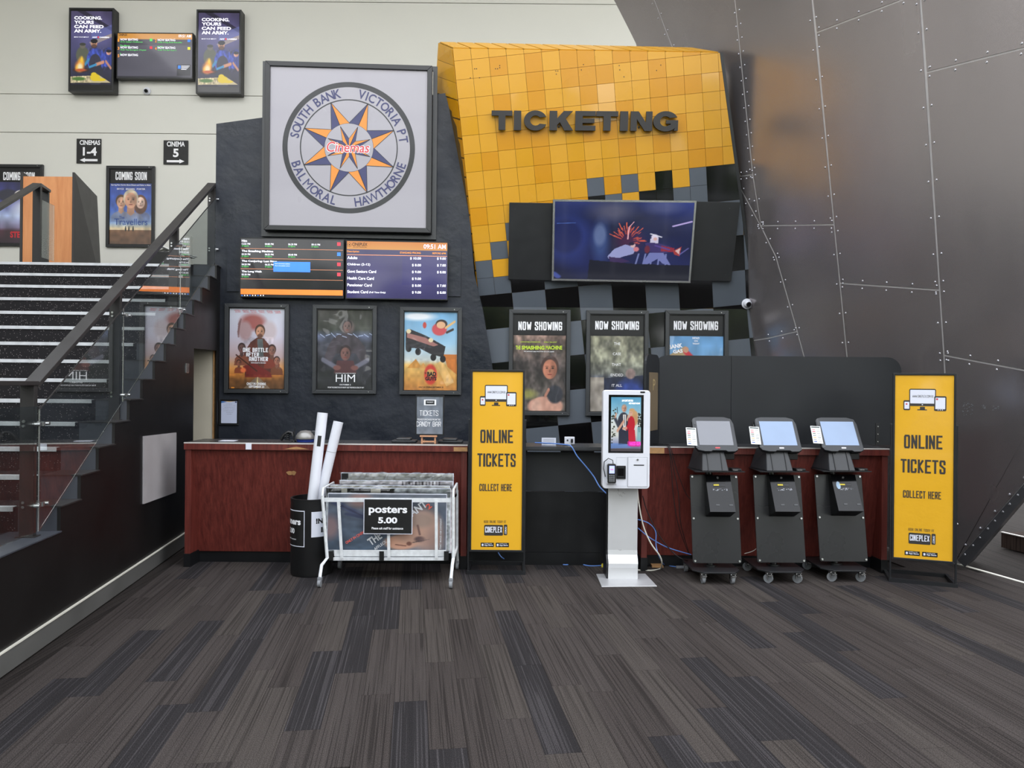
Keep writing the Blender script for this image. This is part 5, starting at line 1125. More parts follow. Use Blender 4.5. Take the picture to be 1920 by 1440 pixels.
# charcoal screen standing on the right counter
SY = 6.66
def SX_(px): return (px - 960) / F * SY
zs_top = at(1460, 668, SY).z
ps = thing('privacy_screen', 'long charcoal board with rounded top corners standing on right counter', 'screen', (0, SY, ZT))
xa, xb, xc = SX_(1225), SX_(1371), SX_(1690); hh = zs_top - ZT
m_scr = mat('charcoal_board', s(37, 39, 42), .45, var=.08, vscale=2.5, spec=.35)
MB().prism(rrect(xa, xb - .002, 0, hh, .13, corners=(0, 0, 1, 0)), (0, .018, 0)).build('board', m_scr, ps)
MB().prism(rrect(xb + .002, xc, 0, hh, .13, corners=(0, 1, 0, 0)), (0, .018, 0)).build('board', m_scr, ps)
for px in (1235, 1413.5, 1646):
    x = SX_(px); bk = B('bracket', m_frame, ps, x - .018, x + .018, -.004, 0, 0, .20)
    b = MB(); 
    for z in (.03, .10, .17): b.cyl((x, -.010, z), (x, -.003, z), .006, 8)
    b.build('bolts', m_steel, bk)
sb_ = thing('side_screen', 'narrow charcoal side board with a brown notice beside the long screen', 'screen', (SX_(1216), 6.45, 1.075), math.radians(62))
MB().prism(rrect(-.20, .20, 0, hh + .01, .09, corners=(0, 1, 1, 0)), (0, .018, 0)).build('board', m_scr, sb_)
nt = B('notice', mat('brown_card', s(112, 98, 78), .5), sb_, -.12, .14, -.004, 0, .14, .66); text('P', -.02, .50, .07, .10, sb_, mat('tan_print', s(170, 150, 110), .5), y=-.006)

# things on the counters
def put(name, label, cat, px, z=ZT, Y=6.42, rz=0, group=None):
    return thing(name, label, cat, ((px - 960) / F * Y, Y, z), rz, group)
t = put('telephone_handset', 'black curly-corded handset lying on the left counter behind the paper tubes', 'handset', 538)
MB().tube([(-.05, 0, .015), (-.02, 0, .06), (.02, 0, .085), (.05, 0, .08), (.055, 0, .05)], .016, 10).build('handle', m_blackplas, t, smooth=True)
MB().tube([(.01 + .02 * math.cos(k * .9), .02 * math.sin(k * .9), .012 + .0025 * k) for k in range(24)], .004, 6).build('cord', m_blackplas, t, smooth=True)
MB().cyl((-.035, 0, .03), (-.005, 0, .055), .007, 8).build('clip', m_steel, t)
t = put('pen_stand', 'thin black pen on a chain stand beside the grey food cover', 'pen', 552)
MB().lathe([(0, 0), (.02, 0), (.018, .01), (.006, .014), (.004, .05)], 14).build('base', m_blackplas, t, smooth=True); MB().cyl((0, 0, .045), (.01, 0, .125), .005, 8, r2=.003).build('pen', m_blackplas, t)
t = put('covered_tub', 'grey domed cover over a blue tub on the left counter', 'tub', 574, Y=6.45)
MB().lathe([(.0, .0), (.075, 0), (.08, .025), (.0, .025)], 24).build('tub', mat('blue_plastic', s(40, 60, 140), .4), t, smooth=True)
MB().lathe([(.088, .025), (.09, .03), (.085, .05), (.07, .075), (.045, .095), (.0, .102)], 24).build('cover', mat('grey_steel_cover', s(140, 138, 135), .3, metal=.5), t, smooth=True)
MB().box(.05, .10, -.02, .02, .06, .10).build('handle', m_dkgrey, t, bevel=.01)
# easel and sign
Y_ = 6.36
ez = thing('counter_sign', 'grey framed tickets candy bar sign propped on a small wooden easel', 'sign', ((805 - 960) / F * Y_, Y_, ZT), math.radians(-2))
def wl(px, py, Y=Y_): p = at(px, py, Y); return p.x - ez.location.x, p.z - ZT
x0, z1 = wl(779.5, 741); x1, z0 = wl(832.5, 816); w, h = x1 - x0, z1 - z0
cv = Cv(50, 70, (118, 125, 136)).noise(.12, 9, 2)
m_easel = mat('pale_pine', s(205, 150, 115), .6)
B('frame_back', m_frame, ez, x0, x1, 0.0, .012, z0, z1); o_ = frame_mb(w, h, .010, -.008, .0, z0=z0).build('frame', m_frame, ez); o_.location = ((x0 + x1) / 2, 0, 0)
sheet(cv, 'print', x0 + .010, x1 - .010, z0 + .010, z1 - .010, ez, m_print, y=-.003)
def WT(t_, a, b_, c, d, mt=None, **k): xx0, zz1 = wl(a, b_); xx1, zz0 = wl(c, d); return text(t_, xx0, zz0, xx1 - xx0, zz1 - zz0, ez, mt or m_wtext, y=-.0045, **k)
q_ = wl(787, 779.5); q2_ = wl(822, 769.5); block('TICKETS', q_[0], q_[1], q2_[0] - q_[0], q2_[1] - q_[1], ez, m_wtext, y=-.0045, th=.2); WT('PLEASE PURCHASE FROM THE', 783, 784.5, 826, 788.5); q_ = wl(780.5, 799.5); q2_ = wl(827, 790.5); block('CANDY BAR', q_[0], q_[1], q2_[0] - q_[0], q2_[1] - q_[1], ez, m_wtext, y=-.0045, th=.22)
xx0, zz1 = wl(795, 749); xx1, zz0 = wl(818, 760); B('ticket_symbol', m_wtext, ez, xx0, xx1, -.0045, -.004, zz0, zz1); B('ticket_symbol', m_dkgrey, ez, xx0 + .015, xx1 - .015, -.0052, -.0046, zz0 + .008, zz1 - .008); WT('TICKET', 800, 752, 813, 755, y_=0) if False else text('TICKET', xx0 + .025, zz0 + .022, xx1 - xx0 - .05, .010, ez, m_wtext, y=-.006)
for sx in (-1, 1):
    B('easel_leg', m_easel, ez, sx * .058 - .007, sx * .058 + .007, -.022, -.010, 0, .072); B('easel_leg', m_easel, ez, sx * .05 - .006, sx * .05 + .006, .05, .062, 0, .03)
B('easel_ledge', m_easel, ez, -.075, .075, -.035, .01, z0 - .014, z0 - .002); B('easel_rail', m_easel, ez, -.06, .06, -.02, -.012, .012, .026)
for px, lab in ((760, 'low grey flat terminal lying on the counter left of the easel sign'), (846, 'low dark flat tray on the counter right of the easel sign')):
    t = put('flat_tray', lab, 'tray', px, Y=6.5); B('base', m_dkgrey, t, -.11, .11, -.07, .07, 0, .02, bevel=.006); B('lid', m_fgrey, t, -.07, .06, -.06, .06, .02, .038, bevel=.008)
t = put('mail_slip', 'white slip of paper lying on the left counter near the doorway', 'paper', 429, Y=6.45); B('sheet', m_paper, t, -.07, .07, -.05, .05, 0, .002)
# power outlet box and card on the middle counter
t = put('paper_card', 'small white printed card standing on the middle counter', 'card', 1030, z=1.075, Y=6.45); B('card', m_paper, t, -.064, .064, 0, .004, 0, .066)
for k in range(5): B('print_line', m_fgrey, t, -.05, .05, -.001, 0, .012 + k * .010, .0135 + k * .010)
t = put('power_outlet', 'white double power outlet standing on the middle counter', 'outlet', 1069, z=1.075, Y=6.42); B('foot', m_white, t, -.012, .012, 0, .03, 0, .015); B('plate', m_white, t, -.045, .045, 0, .03, .012, .078, bevel=.004)
MB().box(.010, .028, -.035, 0, .028, .062).build('plug', m_blackplas, t, bevel=.004); B('socket', m_dkgrey, t, -.026, -.012, -.002, 0, .04, .055)
# ================================================================ FREE-STANDING THINGS
def P3(px, py, Y): return at(px, py, Y)
def cable(label, pts, r, m, name='cable'):
    # smooth path
    Pp = [Vector(p) for p in pts]; out = []
    for i in range(len(Pp) - 1):
        p0, p1, p2, p3 = Pp[max(i - 1, 0)], Pp[i], Pp[i + 1], Pp[min(i + 2, len(Pp) - 1)]
        for k in range(6):
            t_ = k / 6; out.append(.5 * ((2 * p1) + (p2 - p0) * t_ + (2 * p0 - 5 * p1 + 4 * p2 - p3) * t_ ** 2 + (-p0 + 3 * p1 - 3 * p2 + p3) * t_ ** 3))
    out.append(Pp[-1]); return tag(MB().tube(out, r, 7).build(name, m, smooth=True), label, 'cable')
def flr(px, py, r=.005): p = fl(px, py); p.z = r; return p
# --- banner stands
def banner(label, loc, rz, gloss=False):
    t = thing('banner_stand', label, 'banner', loc, rz)
    z0, z1 = .19, 1.74; w, h = .462, z1 - z0
    o = frame_mb(w, h, .017, -.012, .012, z0=z0).build('sign_frame', m_frame, t, bevel=.002); B('sign_back', m_blackplas, t, -w / 2 + .01, w / 2 - .01, .0, .006, z0 + .01, z1 - .01)
    x0, x1, a0, a1 = -w / 2 + .017, w / 2 - .017, z0 + .017, z1 - .017; W, Hh = x1 - x0, a1 - a0
    cv = Cv(12, 36, (238, 184, 40)); mp = m_ban2 if gloss else m_ban
    sheet(cv, 'banner_print', x0, x1, a0, a1, t, mp, y=-.003)
    X = lambda f: x0 + f * W; Z = lambda f: a1 - f * Hh
    def R_(name, m, fx0, fy0, fx1, fy1, r=.006, y=-.0042): return MB().prism(rrect(X(fx0), X(fx1), Z(fy1), Z(fy0), min(r, (Z(fy0) - Z(fy1)) * .45)), (0, .0004, 0)).build(name, m, t) if False else MB().prism([Vector((p.x, y, p.z)) for p in rrect(X(fx0), X(fx1), Z(fy1), Z(fy0), min(r, (Z(fy0) - Z(fy1)) * .45))], (0, .0004, 0)).build(name, m, t)
    def TBX(b_, fx0, fy0, fx1, fy1, m=m_dtext, y=-.0046, **k): return block(b_, X(fx0), Z(fy1), (fx1 - fx0) * W, (fy1 - fy0) * Hh, t, m, y=y, **k)
    def TX(b_, fx0, fy0, fx1, fy1, m=m_dtext, y=-.0046, **k): return text(b_, X(fx0), Z(fy1), (fx1 - fx0) * W, (fy0 * -1 + fy1) * Hh, t, m, y=y, **k)
    R_('computer_symbol', m_dtext, .245, .074, .70, .168, .012); R_('computer_screen', m_paper, .262, .080, .683, .154, .004, -.0046); R_('computer_stand', m_dtext, .43, .172, .515, .187, .001); R_('computer_stand', m_dtext, .385, .186, .55, .191, .001)
    R_('phone_symbol', m_dtext, .147, .137, .262, .191, .010, -.005); R_('phone_screen', m_paper, .163, .146, .247, .184, .003, -.0054); R_('tablet_symbol', m_dtext, .67, .113, .875, .193, .010, -.005); R_('tablet_screen', m_paper, .69, .121, .855, .183, .003, -.0054)
    R_('screen_mark', m_red, .185, .154, .215, .162, .002, -.0058); R_('screen_mark', m_red, .70, .125, .735, .134, .002, -.0058); R_('button_mark', m_paper, .46, .158, .48, .163, .002, -.0046)
    for k in range(3): R_('button_mark', m_paper, .73 + k * .035, .1855, .745 + k * .035, .1895, .001, -.0054)
    TBX('WWW.CINEPLEX.COM.AU', .30, .108, .655, .121, y=-.0052, th=.2)
    for t_, a, b_, c, d in (('ONLINE', .163, .326, .815, .400), ('TICKETS', .108, .459, .870, .533)): TBX(t_, a, b_, c, d, th=.34)
    TBX('COLLECT HERE', .153, .630, .80, .670); TBX('BOOK ONLINE TODAY AT', .25, .835, .69, .849, th=.2)
    R_('logo_plate', m_dtext, .255, .860, .63, .920, .010); TBX('CINEPLEX', .275, .870, .61, .903, m_paper, y=-.0052); R_('logo_plate', m_dtext, .645, .858, .715, .917, .008)
    text('.COM.AU', X(.70), Z(.911), .041 * Hh, .034 * W, t, m_paper, y=-.0052, rot=PI / 2, bold=.03)
    for a in (.19, .49):
        R_('store_badge', m_btext, a, .960, a + .26, .984, .002); TX('App Store', a + .07, .969, a + .24, .980, m_paper, y=-.0052, bold=.03); TX('Available on the', a + .07, .9625, a + .22, .967, m_paper, y=-.0052); R_('badge_mark', m_paper, a + .02, .966, a + .055, .979, .004, -.0052)
    for sx in (-1, 1):
        po = B('post', m_frame, t, sx * .2385 - .0065, sx * .2385 + .0065, -.008, .012, 0, 1.31); B('post_cap', m_fgrey, po, sx * .2385 - .008, sx * .2385 + .008, -.010, .014, 1.31, 1.318)
    b = MB(); b.box(-.25, .25, -.02, .005, 0, .03); b.box(-.25, .25, .305, .33, 0, .03); b.box(-.25, -.225, .005, .305, 0, .03); b.box(.225, .25, .005, .305, 0, .03); b.build('base_frame', m_frame, t)
    return t
m_ban = mat('yellow_banner_vinyl', s(230, 174, 34), .45, var=.015, vscale=2, coat=.25, bump=.15, bscale=4)
m_ban2 = mat('yellow_banner_vinyl_glossy', s(230, 174, 34), .35, var=.015, vscale=2, coat=1.0, bump=.5, bscale=6)
a = fl(875, 1077); c = fl(985, 1077); banner('yellow online tickets banner in black stand, left one beside the poster trolley', ((a.x + c.x) / 2, a.y + .02, 0), 0)
a = fl(1669.4, 1091); c = fl(1796.5, 1102.5); banner('yellow online tickets banner in black stand, right one by the metal wall', ((a.x + c.x) / 2, (a.y + c.y) / 2 + .02, 0), math.atan2(c.y - a.y, c.x - a.x), True)

# --- black poster bin with two white tubes
bc = fl(584, 1073.5); bc.z = 0; BR_ = .172
t = thing('poster_bin', 'tall black cylindrical bin with poster signs taped on, beside the trolley', 'bin', (bc.x, bc.y, 0))
MB().lathe([(0, .004), (BR_ - .004, .004), (BR_, .02), (BR_ + .002, .61), (BR_ + .006, .645), (BR_ - .012, .645), (BR_ - .014, .03), (0, .03)], 40).build('body', m_black if False else mat('matt_black_bin', s(18, 18, 19), .5, var=.1), t, smooth=True)
def curved(name, m, a0, a1, z0, z1, r, n=14):
    b = MB(); vs = []
    for k in range(n + 1):
        a = math.radians(a0 + (a1 - a0) * k / n); vs += [(r * math.sin(a), -r * math.cos(a), z0), (r * math.sin(a), -r * math.cos(a), z1)]
    return b.add(vs, [(2 * k, 2 * k + 2, 2 * k + 3, 2 * k + 1) for k in range(n)]).build(name, m, t)
def curved_text(body, a0, a1, z0, z1, r, m, bold=.04):
    v, f = glyphs(body, bold); ar_ = np.array(v); lo, hi = ar_.min(0), ar_.max(0)
    A_ = np.radians(a0 + (ar_[:, 0] - lo[0]) / (hi[0] - lo[0]) * (a1 - a0)); Z = z0 + (ar_[:, 1] - lo[1]) / (hi[1] - lo[1]) * (z1 - z0)
    return MB().add([(r * math.sin(p), -r * math.cos(p), q) for p, q in zip(A_, Z)], f).build('lettering', m, t)
curved('notice_border', m_paper, -100, -4, .255, .555, BR_ + .004); curved('notice', m_btext, -98, -6, .262, .548, BR_ + .0048)
curved_text('banners', -92, -15, .435, .490, BR_ + .0058, m_wtext); curved_text('5.00', -66, -36, .360, .405, BR_ + .0058, m_wtext); curved_text('Please ask staff for assistance', -85, -30, .31, .322, BR_ + .0058, m_wtext, bold=.01)
curved('notice', m_paper, 14, 75, .335, .545, BR_ + .004); curved_text('!NO', 26, 62, .445, .49, BR_ + .0052, m_btext, bold=.05); curved_text('IN', 40, 62, .37, .415, BR_ + .0052, m_btext, bold=.05)
def tube_thing(label, p_top, p_bot, r, mark):
    p0, p1 = Vector(p_bot), Vector(p_top); d = (p1 - p0); L_ = d.length; q = d.to_track_quat('Z', 'Y').to_matrix().to_4x4(); q.translation = p0
    t = thing('poster_tube', label, 'tube', mat=q); b = MB()
    b.lathe([(r, 0), (r, L_), (r - .004, L_), (r - .004, .02)], 28); b.build('tube', m_white, t, smooth=True)
    b = MB(); n = 40; b.add([((r - .010 - .0005 * k) * math.cos(k * .45), (r - .010 - .0005 * k) * math.sin(k * .45), z) for k in range(n) for z in (L_ - .25, L_ - .006)], [(2 * k, 2 * k + 2, 2 * k + 3, 2 * k + 1) for k in range(n - 1)]); b.build('rolled_paper', m_paper, t)
    MB().cyl((0, 0, mark), (0, 0, mark + .003), r + .0008, 28).build('paper_seam', m_rubber, t)
    return t, q
wb0 = Vector((bc.x - .02, bc.y - .0, .04)); wb1 = Vector((bc.x + .02, bc.y + .1, .04))
tp1 = P3(605, 774, bc.y + .03); tp2 = P3(634.5, 791, bc.y + .045)
def bot_at(px, py, Yr, tp): q_ = P3(px, py, Yr); d = (q_ - tp).normalized(); return tp + d * ((tp.z - .05) / -d.z)
t1, q1 = tube_thing('taller white rolled poster tube standing in the black bin', tp1, bot_at(587, 930, bc.y - .03, tp1), .044, .5)
qi1 = q1.inverted(); pl = qi1 @ P3(598.5, 828, tp1.y - .045)
MB().add([(.0447 * math.cos(a), .0447 * math.sin(a), z) for a in np.linspace(math.atan2(pl.y, pl.x) - .35, math.atan2(pl.y, pl.x) + .35, 6) for z in (pl.z - .04, pl.z + .05)], [(2 * k, 2 * k + 2, 2 * k + 3, 2 * k + 1) for k in range(5)]).build('barcode_label', m_btext, t1)
t2, q2 = tube_thing('shorter white poster tube leaning right in the black bin', tp2, bot_at(612, 885, bc.y + .03, tp2), .042, 1.0)

# --- poster trolley
ty = 5.70
TL_, TR2 = at(600, 1098, ty).x, at(846, 1098, ty).x
tr = thing('poster_trolley', 'white chipped metal trolley full of plastic-wrapped film posters', 'trolley', ((TL_ + TR2) / 2, ty, 0)); ox = tr.location.x
def tl_(px, py, Y): p = at(px, py, Y); return Vector((p.x - ox, p.y - ty, p.z))
YF, YB = 5.86, 6.20
def bar(name, a, c, wx=.022, wy=.008, m=m_whitechip):
    a, c = Vector(a), Vector(c); d = c - a; q = d.to_track_quat('Z', 'Y').to_matrix().to_4x4(); 
    if abs(d.normalized().z) > .9: q = Matrix.Identity(4)
    q.translation = a; q = q
    b = MB()
    if abs(d.normalized().z) > .9:
        b.prism([a + Vector((-wx / 2, -wy / 2, 0)), a + Vector((wx / 2, -wy / 2, 0)), a + Vector((wx / 2, wy / 2, 0)), a + Vector((-wx / 2, wy / 2, 0))], d)
    else: b.prism([a + Vector((0, -wy / 2, -wx / 2)), a + Vector((0, wy / 2, -wx / 2)), a + Vector((0, wy / 2, wx / 2)), a + Vector((0, -wy / 2, wx / 2))], d)
    return b.build(name, m, tr)
for Y in (YF, YB):
    bar('top_rail', tl_(608, 937, YF) + Vector((0, Y - YF, 0)), tl_(846, 938, YF) + Vector((0, Y - YF, 0)), .034); bar('bottom_rail', tl_(624, 1048, YF) + Vector((0, Y - YF, 0)), tl_(838, 1048, YF) + Vector((0, Y - YF, 0)), .024)
bar('lower_band', tl_(626, 1037.5, YF) + Vector((0, .01, 0)), tl_(836, 1037.5, YF) + Vector((0, .01, 0)), .05, .006)
for px0, px1 in ((635, 641.5), (728, 729.5), (818, 818.5)): bar('upright', tl_(px1, 1047, YF) + Vector((0, -.008, 0)), tl_(px0, 939, YF) + Vector((0, -.008, 0)), .024, .005)
for px in (621, 716, 837): bar('dark_strap', tl_(px, 1050, YF) + Vector((0, -.012, 0)), tl_(px, 1033, YF) + Vector((0, -.012, 0)), .038, .004, m_btext)
for sgn, (xt, yt), (xm, ym), (xk, yk_), (xb_, yb_) in ((-1, (604.5, 930), (613.5, 1046), (603, 1060), (599.5, 1093)), (1, (850, 932), (850, 1046), (848, 1060), (845.5, 1091))):
    p_t, p_m, p_k, p_b = tl_(xt, yt, YF - .02), tl_(xm, ym, YF - .02), tl_(xk, yk_, 5.76), tl_(xb_, yb_, ty); p_b.z = .075
    bz = Vector((0, 2 * (YB - YF) * .5 + .16, 0))
    MB().tube([p_t, p_m, p_k, p_b], .0135, 8).build('leg', m_whitechip, tr); 
    q_t, q_m = p_t + Vector((0, YB - YF + .04, 0)), p_m + Vector((0, YB - YF + .04, 0)); q_b = q_m + Vector((sgn * -.0, .06, 0)); q_b.z = .075
    MB().tube([q_t, q_m, q_b], .0135, 8).build('leg', m_whitechip, tr)
    bar('side_rail', p_t + Vector((0, 0, -.03)), q_t + Vector((0, 0, -.03)), .03, .01); MB().tube([p_m, q_m], .012, 6).build('side_rail', m_whitechip, tr)
    MB().tube([p_t, p_t + Vector((0, .02, .06)), q_t + Vector((0, -.02, .06)), q_t], .010, 6).build('side_hoop', m_whitechip, tr)
    for pb in (p_b, q_b):
        cs = MB().box(pb.x - .016, pb.x + .016, pb.y - .02, pb.y + .02, .045, .078).build('caster', m_rubber, tr, bevel=.004)
        MB().cyl((pb.x - .012, pb.y - .006, .030), (pb.x + .012, pb.y - .006, .030), .030, 20).build('wheel', m_rubber, cs, smooth=True)
# basket floor
x0, x1 = tl_(626, 1048, YF).x, tl_(836, 1048, YF).x; zb_ = tl_(626, 1045, YF).z
B('basket_floor', m_whitechip, tr, x0, x1, YF - ty, YB - ty, zb_ - .01, zb_)
# posters inside, each a mounted sheet
def plc(name, label, pts, Y, cvf, group=None, tilt=.06, th=.012, wrapm=None):
    q = [tl_(*p, Y) for p in pts]; w = (q[1].x - q[0].x + q[2].x - q[3].x) / 2; h = (q[0].z + q[1].z - q[2].z - q[3].z) / 2; c = (q[2] + q[3]) / 2
    t = thing(name, label, 'poster', (c.x + ox, Y, (q[2].z + q[3].z) / 2), group=group); t.rotation_euler = (-tilt, 0, 0)
    B('mount', m_paper, t, -w / 2, w / 2, .001, th, 0, h); 
    sheet(cvf, 'print', -w / 2 + .004, w / 2 - .004, .004, h - .004, t, m_print, y=-.0005)
    return t, w, h
cv = Cv(120, 68, (74, 84, 102)).grad([(0, (92, 98, 108)), (.4, (80, 90, 106)), (1, (70, 86, 104))]).noise(.2, 7, 2).noise(.12, 22, 5)
cv.line(.06, .16, .42, .52, .05, (66, 74, 102)).line(.1, .2, .4, .5, .018, (46, 50, 76)).line(.16, .36, .34, .44, .03, (52, 58, 84)).ell(.27, .12, .1, .12, (140, 112, 108), .8).ell(.02, .6, .07, .2, (125, 105, 108), .8)
cv.ell(.80, .62, .17, .36, (170, 138, 124), .45).ell(.62, .86, .14, .13, (190, 145, 122), .35).ell(.72, .72, .14, .16, (176, 140, 122), .5).ell(.77, .46, .13, .13, (150, 128, 116), .6).line(.58, .90, .66, .92, .012, (110, 72, 62)).ell(.69, .88, .022, .035, (110, 72, 62), .5).ell(.78, .80, .045, .05, (90, 70, 70), .6).line(.76, .55, .78, .72, .012, (110, 84, 78)).line(.72, .86, .86, .80, .008, (60, 50, 52)).ell(.9, .85, .09, .2, (150, 122, 112), .9, alpha=.8)
t, w, h = plc('wrapped_poster', 'front poster in the trolley, upside-down face in glasses behind white bars', [(611, 926), (838, 927), (835, 1033), (614, 1032)], YF + .03, cv, th=.02)
def up_text(t_, x0, z0, ww, hh_, m_, rot=0.0, **k): return text(t_, x0, z0, ww, hh_, t, m_, y=-.003, rot=rot, **k)
X = lambda px: tl_(px, 1000, YF + .03).x - (tl_(725, 1000, YF + .03).x); Z = lambda py: tl_(725, py, YF + .03).z - tl_(725, 1032.5, YF + .03).z
m_pwt = mat('pale_grey_print', s(205, 208, 212), .5); m_prd = mat('coral_print', s(225, 98, 82), .5)
up_text('THE', X(696), Z(1024), .115, .062, m_pwt, rot=.62, mirror=False, bold=.03).name = 'lettering'; up_text('ANT', X(772), Z(970), .16, .062, m_pwt, rot=.62, bold=.03); up_text('2', X(803), Z(956), .04, .045, m_prd, rot=.7, bold=.03)
up_text('ONLY IN CINEMAS', X(650), Z(1021), .20, .022, m_prd, rot=.56, bold=.02); up_text('AFFLECK', X(704), Z(1034) + .006, .12, .024, m_pwt, rot=.62); up_text('DO WHAT THEY DO BEST', X(638), Z(992), .22, .018, m_pwt, rot=PI / 2, bold=.02); up_text('THAT MAKES HIM DIFFERENT', X(828), Z(1029), .25, .015, m_pwt, rot=PI / 2, bold=.02)
# notice on the rail
t = thing('price_notice', 'black posters 5.00 notice hanging on the trolley front rail', 'sign', (at(727, 970, YF - .03).x, YF - .028, 0))
def nl(px, py): p = at(px, py, YF - .028); return p.x - t.location.x, p.z
x0, z1 = nl(682, 936); x1, z0 = nl(773, 1002)
B('card', m_paper, t, x0, x1, 0, .004, z0, z1); B('face', m_btext, t, x0 + .006, x1 - .006, -.0012, 0, z0 + .006, z1)
def NT(b_, a, b2, c, d, **k): q0, q1_ = nl(a, b2); q2_, q3 = nl(c, d); text(b_, q0, q3, q2_ - q0, q1_ - q3, t, m_wtext, y=-.002, **k)
NT('posters', 691.5, 949, 763.5, 966.5, bold=.03); NT('5.00', 709, 969.5, 745, 981.5, bold=.04); NT('Please ask staff for assistance', 697, 988, 756, 993, bold=.025)
# further posters standing behind, in plastic
m_plast = mat('crumpled_clear_wrap', s(176, 180, 180), .15, var=.25, vscale=9, bump=.8, bscale=14, coat=.8, alpha=1)
rp_ = random.Random(11)
n_in = [('second poster in the trolley, grey wrapped edge with black tape along the top', (606, 914.5), (848, 916.5), YF + .075), ('third poster in the trolley, pale card edge just above the front ones', (614, 909), (846, 912), YF + .13),
        ('fourth poster in the trolley, striped card edge under crumpled plastic', (632, 900), (852, 903), YF + .19), ('rearmost tallest poster in the trolley under silver crumpled plastic', (634, 886), (853, 889), YF + .25)]
cols = [(178, 184, 186), (225, 220, 205), (205, 198, 202), (226, 224, 216)]
for k, (lab, a, c, Y) in enumerate(n_in):
    cv = Cv(90, 40, cols[k]).noise(.3, 12, k + 2).noise(.3, 38, k + 9)
    if k == 0: cv.rect(.0, 0, .55, .06, (38, 36, 36)).rect(.12, 0, .17, .06, (225, 220, 205)).rect(.36, 0, .44, .06, (225, 220, 205))
    if k == 2: [cv.rect(.55 + .03 * i, 0, .56 + .03 * i, .3, (70, 55, 60)) for i in range(12)]
    if k == 3: cv.rect(0, 0, .06, .4, (45, 45, 48)).rect(.05, .06, .9, .14, (235, 232, 220)).rect(.15, .14, .5, .3, (165, 140, 150)); [cv.line(rp_.random(), rp_.random() * .3, rp_.random(), rp_.random() * .3, .008, (245, 245, 245)) for i in range(24)]
    t, w, h = plc('wrapped_poster', lab, [a, c, (c[0] - 8, 1036), (a[0] + 8, 1036)], Y, cv, tilt=-.0, th=.03)
    # creased film folded over the top edge
    nb = 26; b = MB(); rows = []
    for i in range(nb + 1):
        x = -w / 2 - .004 + (w + .008) * i / nb; j = lambda s_: rp_.uniform(-s_, s_)
        rows += [(x + j(.004), -.006 + j(.003), h - .07 + j(.012)), (x + j(.004), -.009 + j(.004), h - .02 + j(.006)), (x + j(.004), -.002, h + .006 + j(.005)), (x, .034 + j(.003), h + .004 + j(.005)), (x, .038, h - .06)]
    b.add(rows, [(i * 5 + q_, (i + 1) * 5 + q_, (i + 1) * 5 + q_ + 1, i * 5 + q_ + 1) for i in range(nb) for q_ in range(4)]); b.build('plastic_film', m_film, t)
# --- white self-service kiosk
KY = 5.90
m = Mount('ordering_kiosk', 'tall white self-service kiosk on a silver column with card reader', 'kiosk', [(1131, 731.5), (1219, 731.5), (1218.5, 917), (1129.5, 916)], Vector((0, KY, 0)), Vector((0, -1, 0)))
w, h = m.w, m.h; zb0 = m.e.location.z if False else m.M.translation.z
MB().prism(rrect(-w / 2, w / 2, 0, h, .028), (0, .09, 0)).build('head', m_white, m.e, bevel=.006)
r = m.rect(1141.5, 740, 1207, 849); B('screen_surround', m_screenoff, m.e, r[0], r[1], -.0015, 0, r[2], r[3])
cv = Cv(100, 170, (150, 200, 225)).grad([(0, (95, 170, 210)), (.25, (150, 205, 230)), (.45, (225, 235, 235)), (.7, (225, 228, 220)), (.85, (150, 160, 195)), (1, (90, 85, 100))]).noise(.06, 8, 2)
for k in range(26): cv.ell(.03 + .12 * rp_.random(), .2 + .65 * rp_.random(), .03, .012, (70, 75, 60), .3)
for k in range(20): cv.ell(.9 + .1 * rp_.random(), .3 + .35 * rp_.random(), .03, .02, (60, 65, 60), .3)
cv.poly([(.88, .55), (1, .55), (1, .85), (.88, .85)], (130, 190, 200), .8)
cv.ell(.42, .48, .20, .20, (60, 62, 75), .12).poly([(.26, .5), (.62, .5), (.66, .86), (.26, .88)], (44, 48, 66)).poly([(.40, .32), (.50, .32), (.50, .62), (.41, .6)], (230, 228, 225)).line(.45, .34, .46, .52, .012, (60, 60, 80)).line(.14, .40, .24, .52, .055, (70, 74, 86)).line(.14, .37, .17, .31, .03, (215, 165, 140)).line(.20, .19, .22, .30, .012, (40, 40, 45))
cv.bust(.435, .21, .085, (215, 165, 140), (175, 165, 155), None, ar=.59)
cv.ell(.76, .34, .14, .10, (215, 170, 120), .3).ell(.80, .42, .10, .10, (205, 160, 110), .4).ell(.66, .29, .06, .055, (230, 180, 155), .2).ell(.70, .235, .09, .03, (215, 170, 120), .3)
for sx in (-.02, .025): cv.ell(.655 + sx, .285, .009, .004, (60, 40, 35), .4)
cv.ell(.68, .50, .12, .15, (200, 30, 48), .15).poly([(.58, .6), (.80, .6), (.84, .88), (.60, .88)], (205, 30, 55)).line(.62, .5, .52, .58, .05, (200, 30, 48)).line(.40, .58, .52, .57, .03, (220, 170, 145)).line(.22, .62, .42, .45, .04, (220, 170, 145)).line(.58, .34, .54, .42, .03, (225, 175, 150))
cv.rect(.56, .815, .98, .91, (225, 40, 160), .85).poly([(0, .85), (.5, .86), (.7, .93), (0, .95)], (90, 140, 220), .6).rect(0, .95, 1, 1, (70, 62, 60), .7)
r = m.rect(1146, 744.5, 1202, 846); sheet(cv, 'screen', r[0], r[1], r[2], r[3], m.e, m_screen, y=-.003)
MT(m, "LAW CAN'T SAVE YOU", 1166, 749, 1187, 753, m_emw, bold=.04); MT(m, "HE'S WHAT NOW?", 1179, 754.5, 1200, 758, m_emw, bold=.04); MT(m, 'NAKED GUN', 1180, 828, 1201, 835, mat('lit_magenta', s(235, 60, 180), .3, emit=.7), bold=.05)
